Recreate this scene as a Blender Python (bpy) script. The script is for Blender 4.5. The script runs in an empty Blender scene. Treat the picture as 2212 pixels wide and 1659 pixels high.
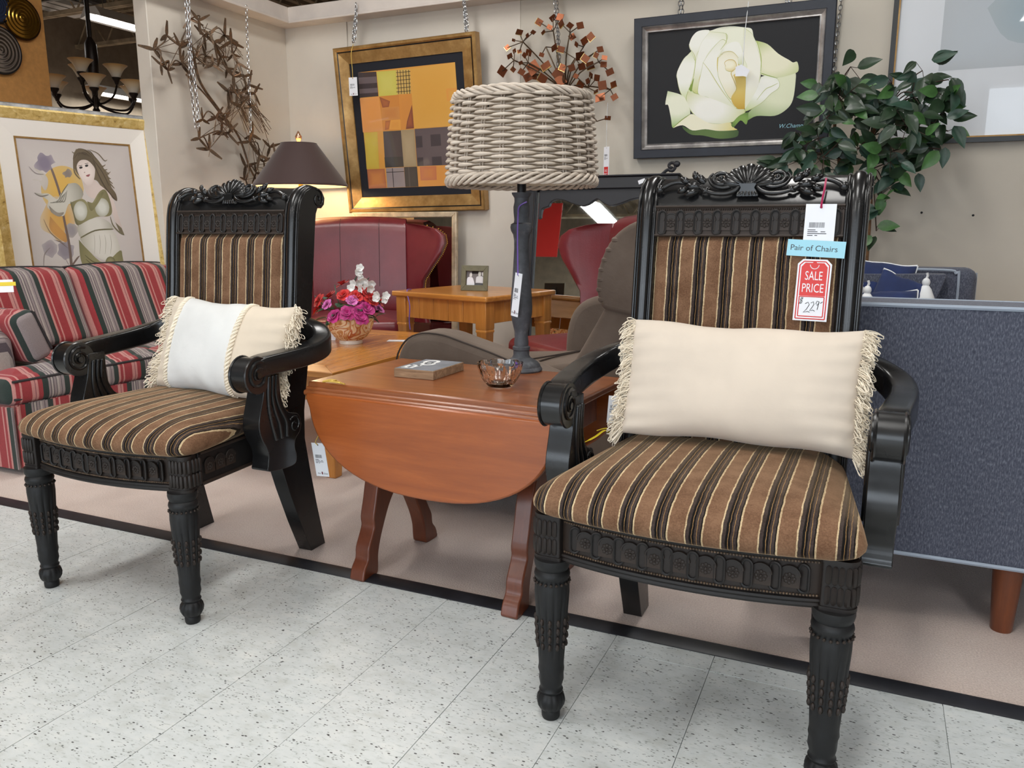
import bpy, bmesh, math, random
from mathutils import Vector, Matrix, Euler
random.seed(7)
R = math.radians
SC = bpy.context.scene
COL = SC.collection
# ---------------------------------------------------------------- camera
CAM_H, PITCH, YAW, FPX = 0.95, R(11.1), R(24.1), 1735.0
cam = bpy.data.cameras.new('camera'); cam.sensor_width = 36; cam.lens = FPX / 2212 * 36
cam.clip_start = 0.02; cam.clip_end = 100
camo = bpy.data.objects.new('camera', cam); COL.objects.link(camo)
camo.location = (0, 0, CAM_H); camo.rotation_euler = (R(90) - PITCH, 0, YAW)
SC.camera = camo
# ---------------------------------------------------------------- world, exposure, lights
SC.view_settings.view_transform = 'Standard'; SC.view_settings.look = 'None'
SC.view_settings.gamma = 1; SC.view_settings.use_curve_mapping = False
SC.view_settings.exposure = 0.0
W = bpy.data.worlds.new('sky'); SC.world = W; W.use_nodes = True
bg = W.node_tree.nodes['Background']; bg.inputs[0].default_value = (0.80, 0.90, 1.0, 1); bg.inputs[1].default_value = 4.0
def area(name, loc, size, power, col, rot=(0, 0, 0), spread=R(180)):
    l = bpy.data.lights.new(name, 'AREA'); l.shape = 'RECTANGLE'; l.size, l.size_y = size
    l.energy = power; l.color = col; l.spread = spread
    o = bpy.data.objects.new(name, l); COL.objects.link(o); o.location = loc; o.rotation_euler = rot
    return o
FIX_Z = 3.3
FIXTURES = [(-2.6, 0.55), (-0.3, 0.3), (-2.5, 3.0), (-0.4, 3.0), (2.2, 1.6), (-10.48, 9.38), (-1.4, -2.4), (1.6, -2.4), (-3.95, -2.96), (-9.0, 4.2), (-8.2, 7.6)]  # last two are added out of view to brighten the far bay
FIX_W = [37, 31, 25, 23, 30, 34, 32, 32, 27, 44, 44]
for (fx, fy), w in zip(FIXTURES, FIX_W):
    area('tube_light', (fx, fy, (FIX_Z if fx > -10 else 2.9) - 0.075), (0.34, 1.5), w, (1.0, 0.985, 0.955))
# daylight through the storefront windows behind the camera
for wx in (-3.4, -0.4, 2.6):
    area('window_daylight', (wx, -4.85, 1.55), (2.5, 2.2), 22, (0.86, 0.93, 1.0), (R(90), 0, R(0)))
# ---------------------------------------------------------------- helpers
_f0 = Vector((-math.sin(YAW), math.cos(YAW), 0)); _rt = Vector((math.cos(YAW), math.sin(YAW), 0)); _u0 = Vector((0, 0, 1))
_fw = _f0 * math.cos(PITCH) - _u0 * math.sin(PITCH); _up = _f0 * math.sin(PITCH) + _u0 * math.cos(PITCH)
def at(u, v, X=None, Y=None, Z=None):
    """point of a real plane (x=X, y=Y or z=Z) measured from the photograph"""
    d = _fw + _rt * ((u - 1106) / FPX) - _up * ((v - 829.5) / FPX)
    t = X / d.x if X is not None else Y / d.y if Y is not None else (Z - CAM_H) / d.z
    return Vector((0, 0, CAM_H)) + d * t
def lerp(a, b, t): return a + (b - a) * t
def tab(pts, t):
    for (a, x), (b, y) in zip(pts, pts[1:]):
        if t <= b: return lerp(x, y, (t - a) / (b - a) if b > a else 0)
    return pts[-1][1]
def spline(pts, n):
    """Catmull-Rom through pts, n samples per span"""
    P = [Vector(p) for p in pts]; out = []
    for i in range(len(P) - 1):
        a, b, c, d = P[max(i - 1, 0)], P[i], P[i + 1], P[min(i + 2, len(P) - 1)]
        for k in range(n):
            t = k / n
            out.append(0.5 * ((2 * b) + (c - a) * t + (2 * a - 5 * b + 4 * c - d) * t * t + (3 * b - a - 3 * c + d) * t ** 3))
    return out + [P[-1]]
class G:
    def __init__(s): s.v = []; s.f = []; s.m = []; s.mi = 0
    def add(s, vs, fs):
        b = len(s.v); s.v += [tuple(v) for v in vs]
        for f in fs: s.f.append(tuple(b + i for i in f)); s.m.append(s.mi)
        return s
    def box(s, x0, x1, y0, y1, z0, z1, M=None):
        vs = [Vector((x, y, z)) for z in (z0, z1) for y in (y0, y1) for x in (x0, x1)]
        if M is not None: vs = [M @ v for v in vs]
        return s.add(vs, [(0, 2, 3, 1), (4, 5, 7, 6), (0, 1, 5, 4), (2, 6, 7, 3), (0, 4, 6, 2), (1, 3, 7, 5)])
    def rings(s, rs, closed=True, cap=True, loop=False):
        n = len(rs[0]); vs = [p for r in rs for p in r]; fs = []
        m = len(rs)
        for i in range(m if loop else m - 1):
            j = (i + 1) % m
            for k in range(n if closed else n - 1):
                l = (k + 1) % n
                fs.append((i * n + k, i * n + l, j * n + l, j * n + k))
        if cap and closed and not loop:
            fs.append(tuple(reversed(range(n)))); fs.append(tuple((m - 1) * n + k for k in range(n)))
        return s.add(vs, fs)
    def tube(s, pts, r, n=8, cap=True, loop=False, flat=1.0, up=None):
        P = [Vector(p) for p in pts]; m = len(P); rs = []
        nrm = None
        for i in range(m):
            a = P[(i - 1) % m] if (loop or i > 0) else P[i]; b = P[(i + 1) % m] if (loop or i < m - 1) else P[i]
            t = (b - a)
            t = t.normalized() if t.length > 1e-9 else Vector((0, 0, 1))
            if up is not None: nrm = Vector(up) - t * Vector(up).dot(t)
            elif nrm is None:
                w = Vector((0, 0, 1)) if abs(t.z) < 0.9 else Vector((1, 0, 0)); nrm = w - t * w.dot(t)
            else: nrm = nrm - t * nrm.dot(t)
            if nrm.length < 1e-6: nrm = t.orthogonal()
            nrm = nrm.normalized(); bi = t.cross(nrm)
            rr = r[i] if isinstance(r, (list, tuple)) else r(i / max(1, m - 1)) if callable(r) else r
            rs.append([P[i] + bi * (math.cos(2 * math.pi * k / n) * rr) + nrm * (math.sin(2 * math.pi * k / n) * rr * flat) for k in range(n)])
        return s.rings(rs, True, cap, loop)
    def lathe(s, prof, n=24, c=(0, 0, 0), mod=None, M=None, cap=True):
        """prof: (r, z) pairs upwards; mod(theta, z, r) -> r"""
        rs = []
        for r, z in prof:
            ring = []
            for k in range(n):
                th = 2 * math.pi * k / n; q = mod(th, z, r) if mod else r
                p = Vector((c[0] + q * math.cos(th), c[1] + q * math.sin(th), c[2] + z))
                ring.append(M @ p if M is not None else p)
            rs.append(ring)
        return s.rings(rs, True, cap)
    def prism(s, poly, a, b, ax='x', M=None):
        """2D poly extruded along an axis: x -> (y,z), y -> (x,z), z -> (x,y)"""
        def P(p, t):
            q = Vector((t, p[0], p[1])) if ax == 'x' else Vector((p[0], t, p[1])) if ax == 'y' else Vector((p[0], p[1], t))
            return M @ q if M is not None else q
        return s.rings([[P(p, a) for p in poly], [P(p, b) for p in poly]])
    def grid(s, fn, nu, nv, loop_u=False):
        vs = [fn(i / nu, j / nv) for j in range(nv + 1) for i in range(nu if loop_u else nu + 1)]
        w = nu if loop_u else nu + 1; fs = []
        for j in range(nv):
            for i in range(nu):
                k = (i + 1) % w if loop_u else i + 1
                fs.append((j * w + i, j * w + k, (j + 1) * w + k, (j + 1) * w + i))
        return s.add(vs, fs)
    def ball(s, c, r, nu=10, nv=6, M=None):
        r = r if isinstance(r, (tuple, list)) else (r, r, r); c = Vector(c); vs = []; fs = []
        for j in range(1, nv):
            ph = math.pi * j / nv
            for i in range(nu):
                th = 2 * math.pi * i / nu
                vs.append(Vector((r[0] * math.sin(ph) * math.cos(th), r[1] * math.sin(ph) * math.sin(th), r[2] * math.cos(ph))))
        vs += [Vector((0, 0, r[2])), Vector((0, 0, -r[2]))]; T = len(vs) - 2; B = T + 1
        for j in range(nv - 2):
            for i in range(nu): fs.append((j * nu + i, (j + 1) * nu + i, (j + 1) * nu + (i + 1) % nu, j * nu + (i + 1) % nu))
        for i in range(nu): fs.append((T, i, (i + 1) % nu)); fs.append((B, (nv - 2) * nu + (i + 1) % nu, (nv - 2) * nu + i))
        vs = [c + (M @ v if M is not None else v) for v in vs]
        return s.add(vs, fs)
    def quad(s, a, b, c, d): return s.add([a, b, c, d], [(0, 1, 2, 3)])
def mesh_of(name, g, mats, ang=38):
    me = bpy.data.meshes.new(name); me.from_pydata(g.v, [], g.f)
    for m in (mats if isinstance(mats, (list, tuple)) else [mats]): me.materials.append(m)
    if any(g.m): me.polygons.foreach_set('material_index', g.m)
    bm = bmesh.new(); bm.from_mesh(me); bmesh.ops.recalc_face_normals(bm, faces=bm.faces); bm.to_mesh(me); bm.free()
    if ang:
        me.polygons.foreach_set('use_smooth', [True] * len(me.polygons)); me.set_sharp_from_angle(angle=R(ang))
    me.update(); return me
def tag(o, label=None, cat=None, group=None, kind=None):
    if label: o['label'] = label
    if cat: o['category'] = cat
    if group: o['group'] = group
    if kind: o['kind'] = kind
    return o
def obj(name, g, mats, parent=None, bevel=0, ang=38, kind=None, label=None, loc=None, rot=None, seg=2):
    me = g if isinstance(g, bpy.types.Mesh) else mesh_of(name, g, mats, ang)
    o = bpy.data.objects.new(name, me); COL.objects.link(o)
    if parent is not None: o.parent = parent
    if loc is not None: o.location = loc
    if rot is not None: o.rotation_euler = rot
    if bevel:
        b = o.modifiers.new('bevel', 'BEVEL'); b.width = bevel; b.segments = seg; b.limit_method = 'ANGLE'; b.angle_limit = R(40); b.harden_normals = False
    if kind: o['kind'] = kind
    if label: o['label'] = label
    return o
def thing(name, label, cat, loc=(0, 0, 0), rz=0, group=None):
    o = bpy.data.objects.new(name, None); COL.objects.link(o); o.empty_display_size = 0.1
    o.location = loc; o.rotation_euler = (0, 0, rz)
    return tag(o, label, cat, group)
def dup(o, parent=None):
    c = o.copy(); COL.objects.link(c); c.parent = parent
    for ch in list(o.children): dup(ch, c)
    return c
def text_mesh(s, size, mat, depth=0.0, shear=0.0, width=None):
    cu = bpy.data.curves.new('text', 'FONT'); cu.body = s; cu.size = size; cu.align_x = 'CENTER'; cu.align_y = 'CENTER'
    cu.extrude = depth; cu.shear = shear; cu.resolution_u = 3
    t = bpy.data.objects.new('text', cu); COL.objects.link(t)
    dg = bpy.context.evaluated_depsgraph_get(); me = bpy.data.meshes.new_from_object(t.evaluated_get(dg))
    bpy.data.objects.remove(t); me.materials.clear(); me.materials.append(mat)
    if width:
        xs = [v.co.x for v in me.vertices]; k = width / max(1e-6, max(xs) - min(xs))
        for v in me.vertices: v.co.x *= k
    return me
# ---------------------------------------------------------------- materials
def lin(c):
    f = lambda x: (x / 255) / 12.92 if x / 255 <= 0.04045 else (((x / 255) + 0.055) / 1.055) ** 2.4
    return (f(c[0]), f(c[1]), f(c[2]), 1)
class Mat:
    def __init__(s, name, col=(128, 128, 128), rough=0.5, metal=0, **kw):
        s.m = bpy.data.materials.new(name); s.m.use_nodes = True; s.t = s.m.node_tree
        s.b = s.t.nodes['Principled BSDF']; I = s.b.inputs
        I['Base Color'].default_value = lin(col); I['Roughness'].default_value = rough; I['Metallic'].default_value = metal
        names = dict(coat='Coat Weight', coat_r='Coat Roughness', sheen='Sheen Weight', trans='Transmission Weight', ior='IOR', spec='Specular IOR Level', sheen_r='Sheen Roughness', alpha='Alpha', sss='Subsurface Weight', aniso='Anisotropic')
        for k, v in kw.items():
            if k == 'emit': I['Emission Color'].default_value = lin(v[0]); I['Emission Strength'].default_value = v[1]
            elif k == 'sheen_c': I['Sheen Tint'].default_value = lin(v)
            else: I[names[k]].default_value = v
    def n(s, typ, **kw):
        x = s.t.nodes.new(typ)
        for k, v in kw.items():
            if k.startswith('i_'):
                x.inputs[int(k[2:]) if k[2:].isdigit() else k[2:]].default_value = v
            else: setattr(x, k, v)
        return x
    def link(s, a, b): s.t.links.new(a, b); return s
    def coord(s, kind='Object', scale=(1, 1, 1), rot=(0, 0, 0), loc=(0, 0, 0)):
        c = s.n('ShaderNodeTexCoord'); mp = s.n('ShaderNodeMapping'); mp.inputs['Scale'].default_value = scale; mp.inputs['Rotation'].default_value = rot; mp.inputs['Location'].default_value = loc
        s.link(c.outputs[kind], mp.inputs[0]); return mp.outputs[0]
    def noise(s, vec, scale=5, detail=4, rough=0.55, dist=0):
        x = s.n('ShaderNodeTexNoise'); x.inputs['Scale'].default_value = scale; x.inputs['Detail'].default_value = detail; x.inputs['Roughness'].default_value = rough; x.inputs['Distortion'].default_value = dist
        s.link(vec, x.inputs['Vector']); return x.outputs['Fac']
    def vor(s, vec, scale=10, feat='F1', out='Distance', rnd=1.0):
        x = s.n('ShaderNodeTexVoronoi'); x.feature = feat; x.inputs['Scale'].default_value = scale; x.inputs['Randomness'].default_value = rnd
        s.link(vec, x.inputs['Vector']); return x.outputs[out]
    def ramp(s, fac, stops, interp='LINEAR'):
        x = s.n('ShaderNodeValToRGB'); x.color_ramp.interpolation = interp; e = x.color_ramp.elements
        while len(e) < len(stops): e.new(0.5)
        for el, (p, c) in zip(e, stops): el.position = p; el.color = lin(c) if len(c) == 3 else c
        s.link(fac, x.inputs[0]); return x.outputs[0]
    def math(s, op, a, b=None, c=None):
        x = s.n('ShaderNodeMath'); x.operation = op
        for i, q in enumerate((a, b, c)):
            if q is None: continue
            if isinstance(q, (int, float)): x.inputs[i].default_value = q
            else: s.link(q, x.inputs[i])
        return x.outputs[0]
    def mix(s, fac, a, b, mode='MIX'):
        x = s.n('ShaderNodeMix'); x.data_type = 'RGBA'; x.blend_type = mode
        for i, q in ((0, fac), (6, a), (7, b)):
            if isinstance(q, (int, float)): x.inputs[i].default_value = q
            elif isinstance(q, tuple): x.inputs[i].default_value = lin(q) if len(q) == 3 else q
            else: s.link(q, x.inputs[i])
        return x.outputs[2]
    def sep(s, vec):
        x = s.n('ShaderNodeSeparateXYZ'); s.link(vec, x.inputs[0]); return x.outputs
    def color(s, sock): s.link(sock, s.b.inputs['Base Color']); return s
    def rough(s, sock): s.link(sock, s.b.inputs['Roughness']); return s
    def bump(s, h, strength=0.3, dist=0.01):
        x = s.n('ShaderNodeBump'); x.inputs['Strength'].default_value = strength; x.inputs['Distance'].default_value = dist
        s.link(h, x.inputs['Height']); s.link(x.outputs[0], s.b.inputs['Normal']); return s
def simple(name, col, rough=0.5, metal=0, var=0.0, nscale=8, bump=0, bscale=60, bdist=0.002, **kw):
    """colour with a little cloudy variation and fine relief"""
    M = Mat(name, col, rough, metal, **kw); v = M.coord()
    if var:
        c2 = tuple(max(0, int(q * (1 - var))) for q in col); c3 = tuple(min(255, int(q * (1 + var * 0.6))) for q in col)
        M.color(M.ramp(M.noise(v, nscale, 5), [(0.3, c2), (0.7, c3)]))
    if bump: M.bump(M.noise(v, bscale, 4), bump, bdist)
    return M.m
def wood(name, dark, light, axis='x', scale=1.0, rough=0.35, coat=0.3, knots=False):
    M = Mat(name, light, rough, coat=coat, coat_r=0.2)
    sc = dict(x=(1.2, 14, 14), y=(14, 1.2, 14), z=(14, 14, 1.2))[axis]
    v = M.coord('Object', tuple(q * scale for q in sc))
    n1 = M.noise(v, 2.2, 8, 0.62, 0.7); n2 = M.noise(v, 14, 6, 0.7)
    f = M.math('ADD', M.math('MULTIPLY', n1, 0.75), M.math('MULTIPLY', n2, 0.25))
    c = M.ramp(f, [(0.32, dark), (0.52, tuple((a + b) // 2 for a, b in zip(dark, light))), (0.68, light)])
    if knots:
        k = M.vor(M.coord('Object', (3.2, 5.0, 5.0)), 1.7); c = M.mix(M.ramp(k, [(0.0, (255, 255, 255)), (0.075, (0, 0, 0))]), c, tuple(int(q * 0.45) for q in dark))
    M.color(c).bump(n2, 0.06, 0.002); return M.m
# ---------------------------------------------------------------- shared materials
def tile_mat():
    M = Mat('vinyl_tile', (222, 224, 220), 0.32, spec=0.45)
    g = M.n('ShaderNodeNewGeometry'); oi = M.n('ShaderNodeObjectInfo')
    mp = M.n('ShaderNodeMapping'); M.link(g.outputs['Position'], mp.inputs[0])
    off = M.n('ShaderNodeCombineXYZ'); M.link(M.math('MULTIPLY', oi.outputs['Random'], 37.0), off.inputs[0]); M.link(M.math('MULTIPLY', oi.outputs['Random'], 11.0), off.inputs[1])
    M.link(off.outputs[0], mp.inputs['Location'])
    def sc(vec, s):
        q = M.n('ShaderNodeVectorMath'); q.operation = 'MULTIPLY'; M.link(vec, q.inputs[0]); q.inputs[1].default_value = s; return q.outputs[0]
    v = mp.outputs[0]
    cloud = M.noise(sc(v, (9, 14, 9)), 1.6, 6, 0.65)
    c = M.ramp(cloud, [(0.3, (196, 200, 197)), (0.5, (208, 213, 213)), (0.7, (217, 220, 218))])
    st = M.noise(sc(v, (55, 170, 55)), 1.0, 3, 0.6)
    c = M.mix(M.ramp(st, [(0.56, (0, 0, 0)), (0.66, (190, 190, 190))]), c, (160, 168, 164))
    d2 = M.vor(sc(v, (85, 190, 85)), 1.0); gate2 = M.noise(sc(v, (30, 50, 30)), 1.0, 2)
    m2 = M.math('MULTIPLY', M.math('LESS_THAN', d2, 0.23), M.math('GREATER_THAN', gate2, 0.49))
    c = M.mix(M.math('MULTIPLY', m2, 0.7), c, (92, 97, 94))
    d = M.vor(sc(v, (52, 105, 52)), 1.0); gate = M.noise(sc(v, (20, 31, 20)), 1.0, 2)
    m1 = M.math('MULTIPLY', M.math('LESS_THAN', d, 0.17), M.math('GREATER_THAN', gate, 0.52))
    c = M.mix(M.math('MULTIPLY', m1, 0.92), c, (32, 33, 32))
    M.color(c).bump(cloud, 0.03, 0.002); return M.m
TILE = tile_mat()
def carpet_mat():
    M = Mat('carpet', (200, 182, 172), 0.95, sheen=0.25, spec=0.1)
    v = M.coord(); n = M.noise(v, 3.0, 6, 0.6); f = M.noise(v, 240, 2)
    c = M.ramp(n, [(0.3, (194, 175, 166)), (0.5, (210, 192, 183)), (0.7, (218, 203, 194))])
    c = M.mix(0.35, c, M.ramp(f, [(0.3, (150, 132, 124)), (0.7, (226, 210, 200))]))
    stain = M.ramp(M.noise(M.coord('Object', (2.3, 6, 1)), 2.6, 3), [(0.66, (0, 0, 0)), (0.78, (90, 90, 90))])
    M.color(M.mix(stain, c, (142, 112, 98))).bump(f, 0.5, 0.004); return M.m
CARPET = carpet_mat()
WALL = simple('wall_paint', (214, 206, 194), 0.75, var=0.03, nscale=2, bump=0.05, bscale=180)
WALL2 = simple('wall_paint_unlit', (198, 190, 177), 0.75, var=0.03, nscale=2, bump=0.05, bscale=180)  # same paint, darkened in colour where the corner lamp's light gives out
BEAM = simple('beam_paint', (216, 206, 198), 0.7, var=0.05, nscale=5)
RUBBER = simple('black_rubber', (34, 35, 40), 0.42, var=0.35, nscale=14, bump=0.1, bscale=90)
EBONY = Mat('ebonised_wood', (24, 24, 25), 0.36, coat=0.12, coat_r=0.15, spec=0.5)
_v = EBONY.coord(); EBONY.color(EBONY.ramp(EBONY.noise(_v, 9, 6), [(0.35, (19, 19, 20)), (0.6, (27, 27, 28)), (0.8, (38, 31, 27))])).bump(EBONY.noise(_v, 45, 4), 0.05, 0.003)
EBONY.rough(EBONY.ramp(EBONY.noise(_v, 6, 5), [(0.3, (0.2, 0.2, 0.2, 1)), (0.7, (0.32, 0.32, 0.32, 1))])); EBONY = EBONY.m
CARVED = Mat('rubbed_black_wood', (24, 25, 27), 0.5, spec=0.35)
_v = CARVED.coord(); _p = CARVED.n('ShaderNodeNewGeometry')
CARVED.color(CARVED.mix(CARVED.ramp(_p.outputs['Pointiness'], [(0.56, (0, 0, 0)), (0.7, (0.22, 0.22, 0.22, 1))]), CARVED.ramp(CARVED.noise(_v, 18, 5), [(0.3, (19, 20, 22)), (0.7, (28, 28, 29))]), (108, 78, 54))).bump(CARVED.noise(_v, 90, 4), 0.12, 0.002); CARVED = CARVED.m
BEADM = simple('rubbed_bead', (92, 74, 58), 0.45, var=0.5, nscale=60)
PAPER = simple('white_card', (236, 238, 244), 0.6, var=0.02)
INK = simple('ink', (70, 72, 78), 0.7); INKB = simple('black_ink', (24, 24, 28), 0.6)
REDC = simple('red_card', (214, 52, 50), 0.45); BLUEP = simple('blue_paper', (160, 214, 232), 0.6)
STEEL = simple('bright_chain', (205, 208, 212), 0.25, 1.0)
GOLDS = simple('gold_cord', (212, 178, 84), 0.35, 0.3)
PURPLE = simple('purple_cord', (118, 88, 176), 0.45); PINK = simple('pink_cord', (170, 40, 84), 0.35)
MIRROR = Mat('mirror_silver', (232, 234, 232), 0.015, 1.0).m
# ---------------------------------------------------------------- the setting
def struct(name, g, m, **kw): return obj(name, g, m, kind='structure', **kw)
floor = struct('floor', G().box(-11, 6, -5, 1.70, -0.06, -0.0045).box(-11, 6, 1.70, 11, -0.06, -0.012), TILE)
T = 0.22786; tile_me = mesh_of('tile', G().box(-T / 2 + 0.0007, T / 2 - 0.0007, -T / 2 + 0.00012, T / 2 - 0.00012, -0.004, 0.0), TILE)
for i in range(-11, 9):
    for j in range(-8, 3):
        y0 = 1.176 + j * T; hy = min(T, 1.702 - y0)
        if hy < 0.02: continue
        t = bpy.data.objects.new('tile', tile_me); COL.objects.link(t); t.parent = floor
        t.location = (-0.716 + (i + 0.5) * T, y0 + hy / 2, random.uniform(-0.0003, 0.0003)); t.scale = (1, hy / T, 1)
obj('carpet', G().box(-11, 6, 1.742, 11, -0.03, 0.0), CARPET, floor)
tr = G().prism([(1.700, -0.004), (1.700, 0.002), (1.708, 0.005), (1.738, 0.008), (1.748, 0.006), (1.748, -0.004)], -8, 6, 'x')
struct('trim_1', tr, RUBBER)
WY, WX = 4.75, -3.83
wl = struct('wall_left', G().box(WX - 0.1, WX, 3.555, WY + 0.1, -0.01, 2.42), WALL, bevel=0.004)
wb = struct('wall_back', G().box(WX - 0.1, 5, WY, WY + 0.1, -0.01, 2.42), WALL2)
obj('wall_panel', G().box(WX, -3.323, WY - 0.012, WY + 0.001, 0.0, 2.32), WALL, wb, bevel=0.002)
obj('wall_panel', G().box(-3.318, -2.068, WY - 0.006, WY + 0.001, 0.0, 2.32), WALL, wb, bevel=0.002)
for nx, nz in ((0.435, 1.005), (0.2, 1.02)):
    obj('nail_hole', G().ball((nx, WY - 0.001, nz), (0.006, 0.003, 0.006), 8, 5), INKB, wb)
struct('trim_2', G().box(WX, 5, 4.63, WY, 2.295, 2.385).box(WX, 5, 4.618, WY, 2.281, 2.297), BEAM, bevel=0.003)
struct('trim_3', G().box(WX, WX + 0.12, 3.4, 4.63, 2.295, 2.385).box(WX, WX + 0.132, 3.4, 4.618, 2.281, 2.297), BEAM, bevel=0.003)
DECK = simple('ceiling_deck', (128, 112, 92), 0.85, var=0.3, nscale=2.0)
dk = G()
prof = []
x = -11.2
while x < 6.2:
    prof += [(x, 4.0), (x + 0.09, 4.0), (x + 0.11, 4.05), (x + 0.2, 4.05)]; x += 0.22
prof += [(6.2, 4.1), (-11.2, 4.1)]
ceil = struct('ceiling', G().prism(prof, -5.1, 11.1, 'y'), DECK, ang=None)
JOIST = simple('joist_paint', (176, 160, 134), 0.7, var=0.25, nscale=6); DARKP = simple('dark_pipe', (40, 38, 38), 0.5)
jg = G()
for z in (3.52, 3.94):
    jg.box(-11, 6, -0.045, -0.008, z, z + 0.05); jg.box(-11, 6, 0.008, 0.045, z, z + 0.05)
q = -11.0
while q < 5.6:
    jg.tube([(q, 0, 3.54), (q + 0.3, 0, 3.97)], 0.012, 5); jg.tube([(q + 0.3, 0, 3.97), (q + 0.6, 0, 3.54)], 0.012, 5); q += 0.6
jm = mesh_of('joist', jg, JOIST)
for k in range(11):
    o = bpy.data.objects.new('joist', jm); COL.objects.link(o); o.parent = ceil; o.location = (0, -3.9 + 1.42 * k, 0)
for px_ in (-6.9, -3.1, 0.9):
    obj('pipe', G().tube([(px_, -5, 3.44), (px_, 11, 3.44)], 0.035, 8), DARKP, ceil)
OUTER = simple('store_wall', (150, 138, 120), 0.85, var=0.08)
struct('wall_west', G().box(-11.2, -11, -5, 11, -0.01, 4.1), OUTER)
struct('wall_north', G().box(-11, 6, 11, 11.2, -0.01, 4.1), OUTER)
struct('wall_east', G().box(6, 6.2, -5, 11, -0.01, 4.1), OUTER)
fr = G(); xs = [-11, -4.7, -2.1, -1.7, 0.9, 1.3, 3.9, 6]
for a, b in ((0, 1), (2, 3), (4, 5), (6, 7)): fr.box(xs[a], xs[b], -5.2, -5, -0.01, 4.1)
for a, b in ((1, 2), (3, 4), (5, 6)): fr.box(xs[a], xs[b], -5.2, -5, -0.01, 0.45); fr.box(xs[a], xs[b], -5.2, -5, 2.7, 4.1)
struct('wall_front', fr, OUTER)
ALU = simple('window_frame_paint', (190, 190, 188), 0.5)
for k, (a, b) in enumerate(((-4.7, -2.1), (-1.7, 0.9), (1.3, 3.9))):
    wg = G()
    for p, q in ((a, a + 0.06), ((a + b) / 2 - 0.03, (a + b) / 2 + 0.03), (b - 0.06, b)): wg.box(p, q, -5.14, -5.06, 0.45, 2.7)
    wg.box(a, b, -5.14, -5.06, 0.45, 0.51); wg.box(a, b, -5.14, -5.06, 2.64, 2.7)
    struct('window_%d' % (k + 1), wg, ALU)
struct('trim_4', G().box(-40, 40, -60, -5.25, -0.2, -0.05), simple('parking_lot', (150, 150, 150), 0.9, var=0.1))
# ---------------------------------------------------------------- ceiling fixtures
LENS = Mat('tube_lens', (255, 255, 255), 0.4, emit=((255, 252, 245), 9.0)).m
HOUS = simple('fixture_enamel', (225, 225, 222), 0.4)
names = {5: 'bright fluorescent strip light seen through the opening beside the chandelier'}
for k, (fx, fy) in enumerate(FIXTURES):
    t = thing('strip_light', names.get(k, 'white fluorescent strip light hanging under the open joists'), 'light', (fx, fy, FIX_Z if fx > -10 else 2.9), 0, 'fluorescent strip lights')
    obj('housing', G().prism([(-0.17, -0.06), (-0.09, 0.05), (0.09, 0.05), (0.17, -0.06), (0.16, -0.06), (0, -0.02), (-0.16, -0.06)], -0.78, 0.78, 'y'), HOUS, t)
    for s in (-1, 1): obj('tube', G().tube([(s * 0.07, -0.75, -0.052), (s * 0.07, 0.75, -0.052)], 0.016, 8), LENS, t)
    for s in (-0.6, 0.6): obj('hanger_wire', G().tube([(0, s, 0.05), (0, s, 0.72 if fx > -10 else 1.1)], 0.004, 5), STEEL, t)
# ---------------------------------------------------------------- carved armchairs
def chair_fabric():
    M = Mat('striped_velour', (120, 86, 60), 0.85, sheen=0.55, sheen_r=0.35, sheen_c=(214, 184, 148), spec=0.15)
    v = M.coord(); x = M.sep(v)[0]
    wob = M.math('MULTIPLY', M.math('SUBTRACT', M.noise(M.coord('Object', (60, 60, 60)), 1.0, 2), 0.5), 0.0032)
    f = M.math('FRACT', M.math('DIVIDE', M.math('ADD', M.math('ADD', x, wob), 0.0585 * 20.27), 0.0585))
    B, C, K, N, Gd = (130, 99, 76), (212, 190, 152), (20, 17, 17), (70, 60, 57), (172, 136, 88)
    stripes = M.ramp(f, [(0, B), (0.455, C), (0.50, N), (0.60, K), (0.665, Gd), (0.682, K), (0.735, N), (0.80, Gd), (0.815, N), (0.90, K), (0.935, C), (0.985, B)], 'CONSTANT')
    pile = M.noise(v, 330, 3, 0.7); blot = M.noise(v, 24, 4)
    sh = M.math('ADD', M.math('MULTIPLY', pile, 0.5), M.math('MULTIPLY', blot, 0.5))
    c = M.mix(M.ramp(sh, [(0.38, (0.75, 0.75, 0.75, 1)), (0.6, (0, 0, 0))]), stripes, M.mix(1.0, stripes, (168, 150, 138), 'MULTIPLY'))
    M.color(c).bump(pile, 0.25, 0.002); return M.m
FABRIC = chair_fabric()
def cap_poly(hw, hh, n=8):
    """upright stadium outline"""
    k = hh - hw
    return [(hw * math.cos(math.pi * i / n), k + hw * math.sin(math.pi * i / n)) for i in range(n + 1)] + [(-hw * math.cos(math.pi * i / n), -k - hw * math.sin(math.pi * i / n)) for i in range(n + 1)]
def rosette_mesh():
    g = G()
    g.prism([(0.0165 * math.cos(a), 0.0165 * math.sin(a) + 0.004) for a in [math.pi * i / 10 for i in range(11)]] + [(-0.0165, -0.017), (0.0165, -0.017)], 0, -0.0035, 'y')
    for k in range(8):
        a = math.pi * k / 4; g.ball((0.0075 * math.cos(a), -0.0042, 0.0075 * math.sin(a) - 0.001), (0.0034, 0.0016, 0.0034), 6, 4)
    g.ball((0, -0.0045, -0.001), (0.003, 0.002, 0.003), 6, 4)
    g.tube([(0.0165 * math.cos(a), -0.003, 0.0165 * math.sin(a) + 0.004) for a in [math.pi * i / 10 for i in range(11)]], 0.0021, 5)
    return mesh_of('rosette', g, CARVED, 50)
def pod_mesh(hh=0.024):
    g = G(); P = cap_poly(0.0085, hh)
    g.tube([(x, -0.0035, z) for x, z in P], 0.0026, 6, loop=True)
    g.prism(P, 0, -0.0016, 'y'); return mesh_of('pod', g, CARVED, 50)
ROS, POD = rosette_mesh(), pod_mesh()
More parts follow.
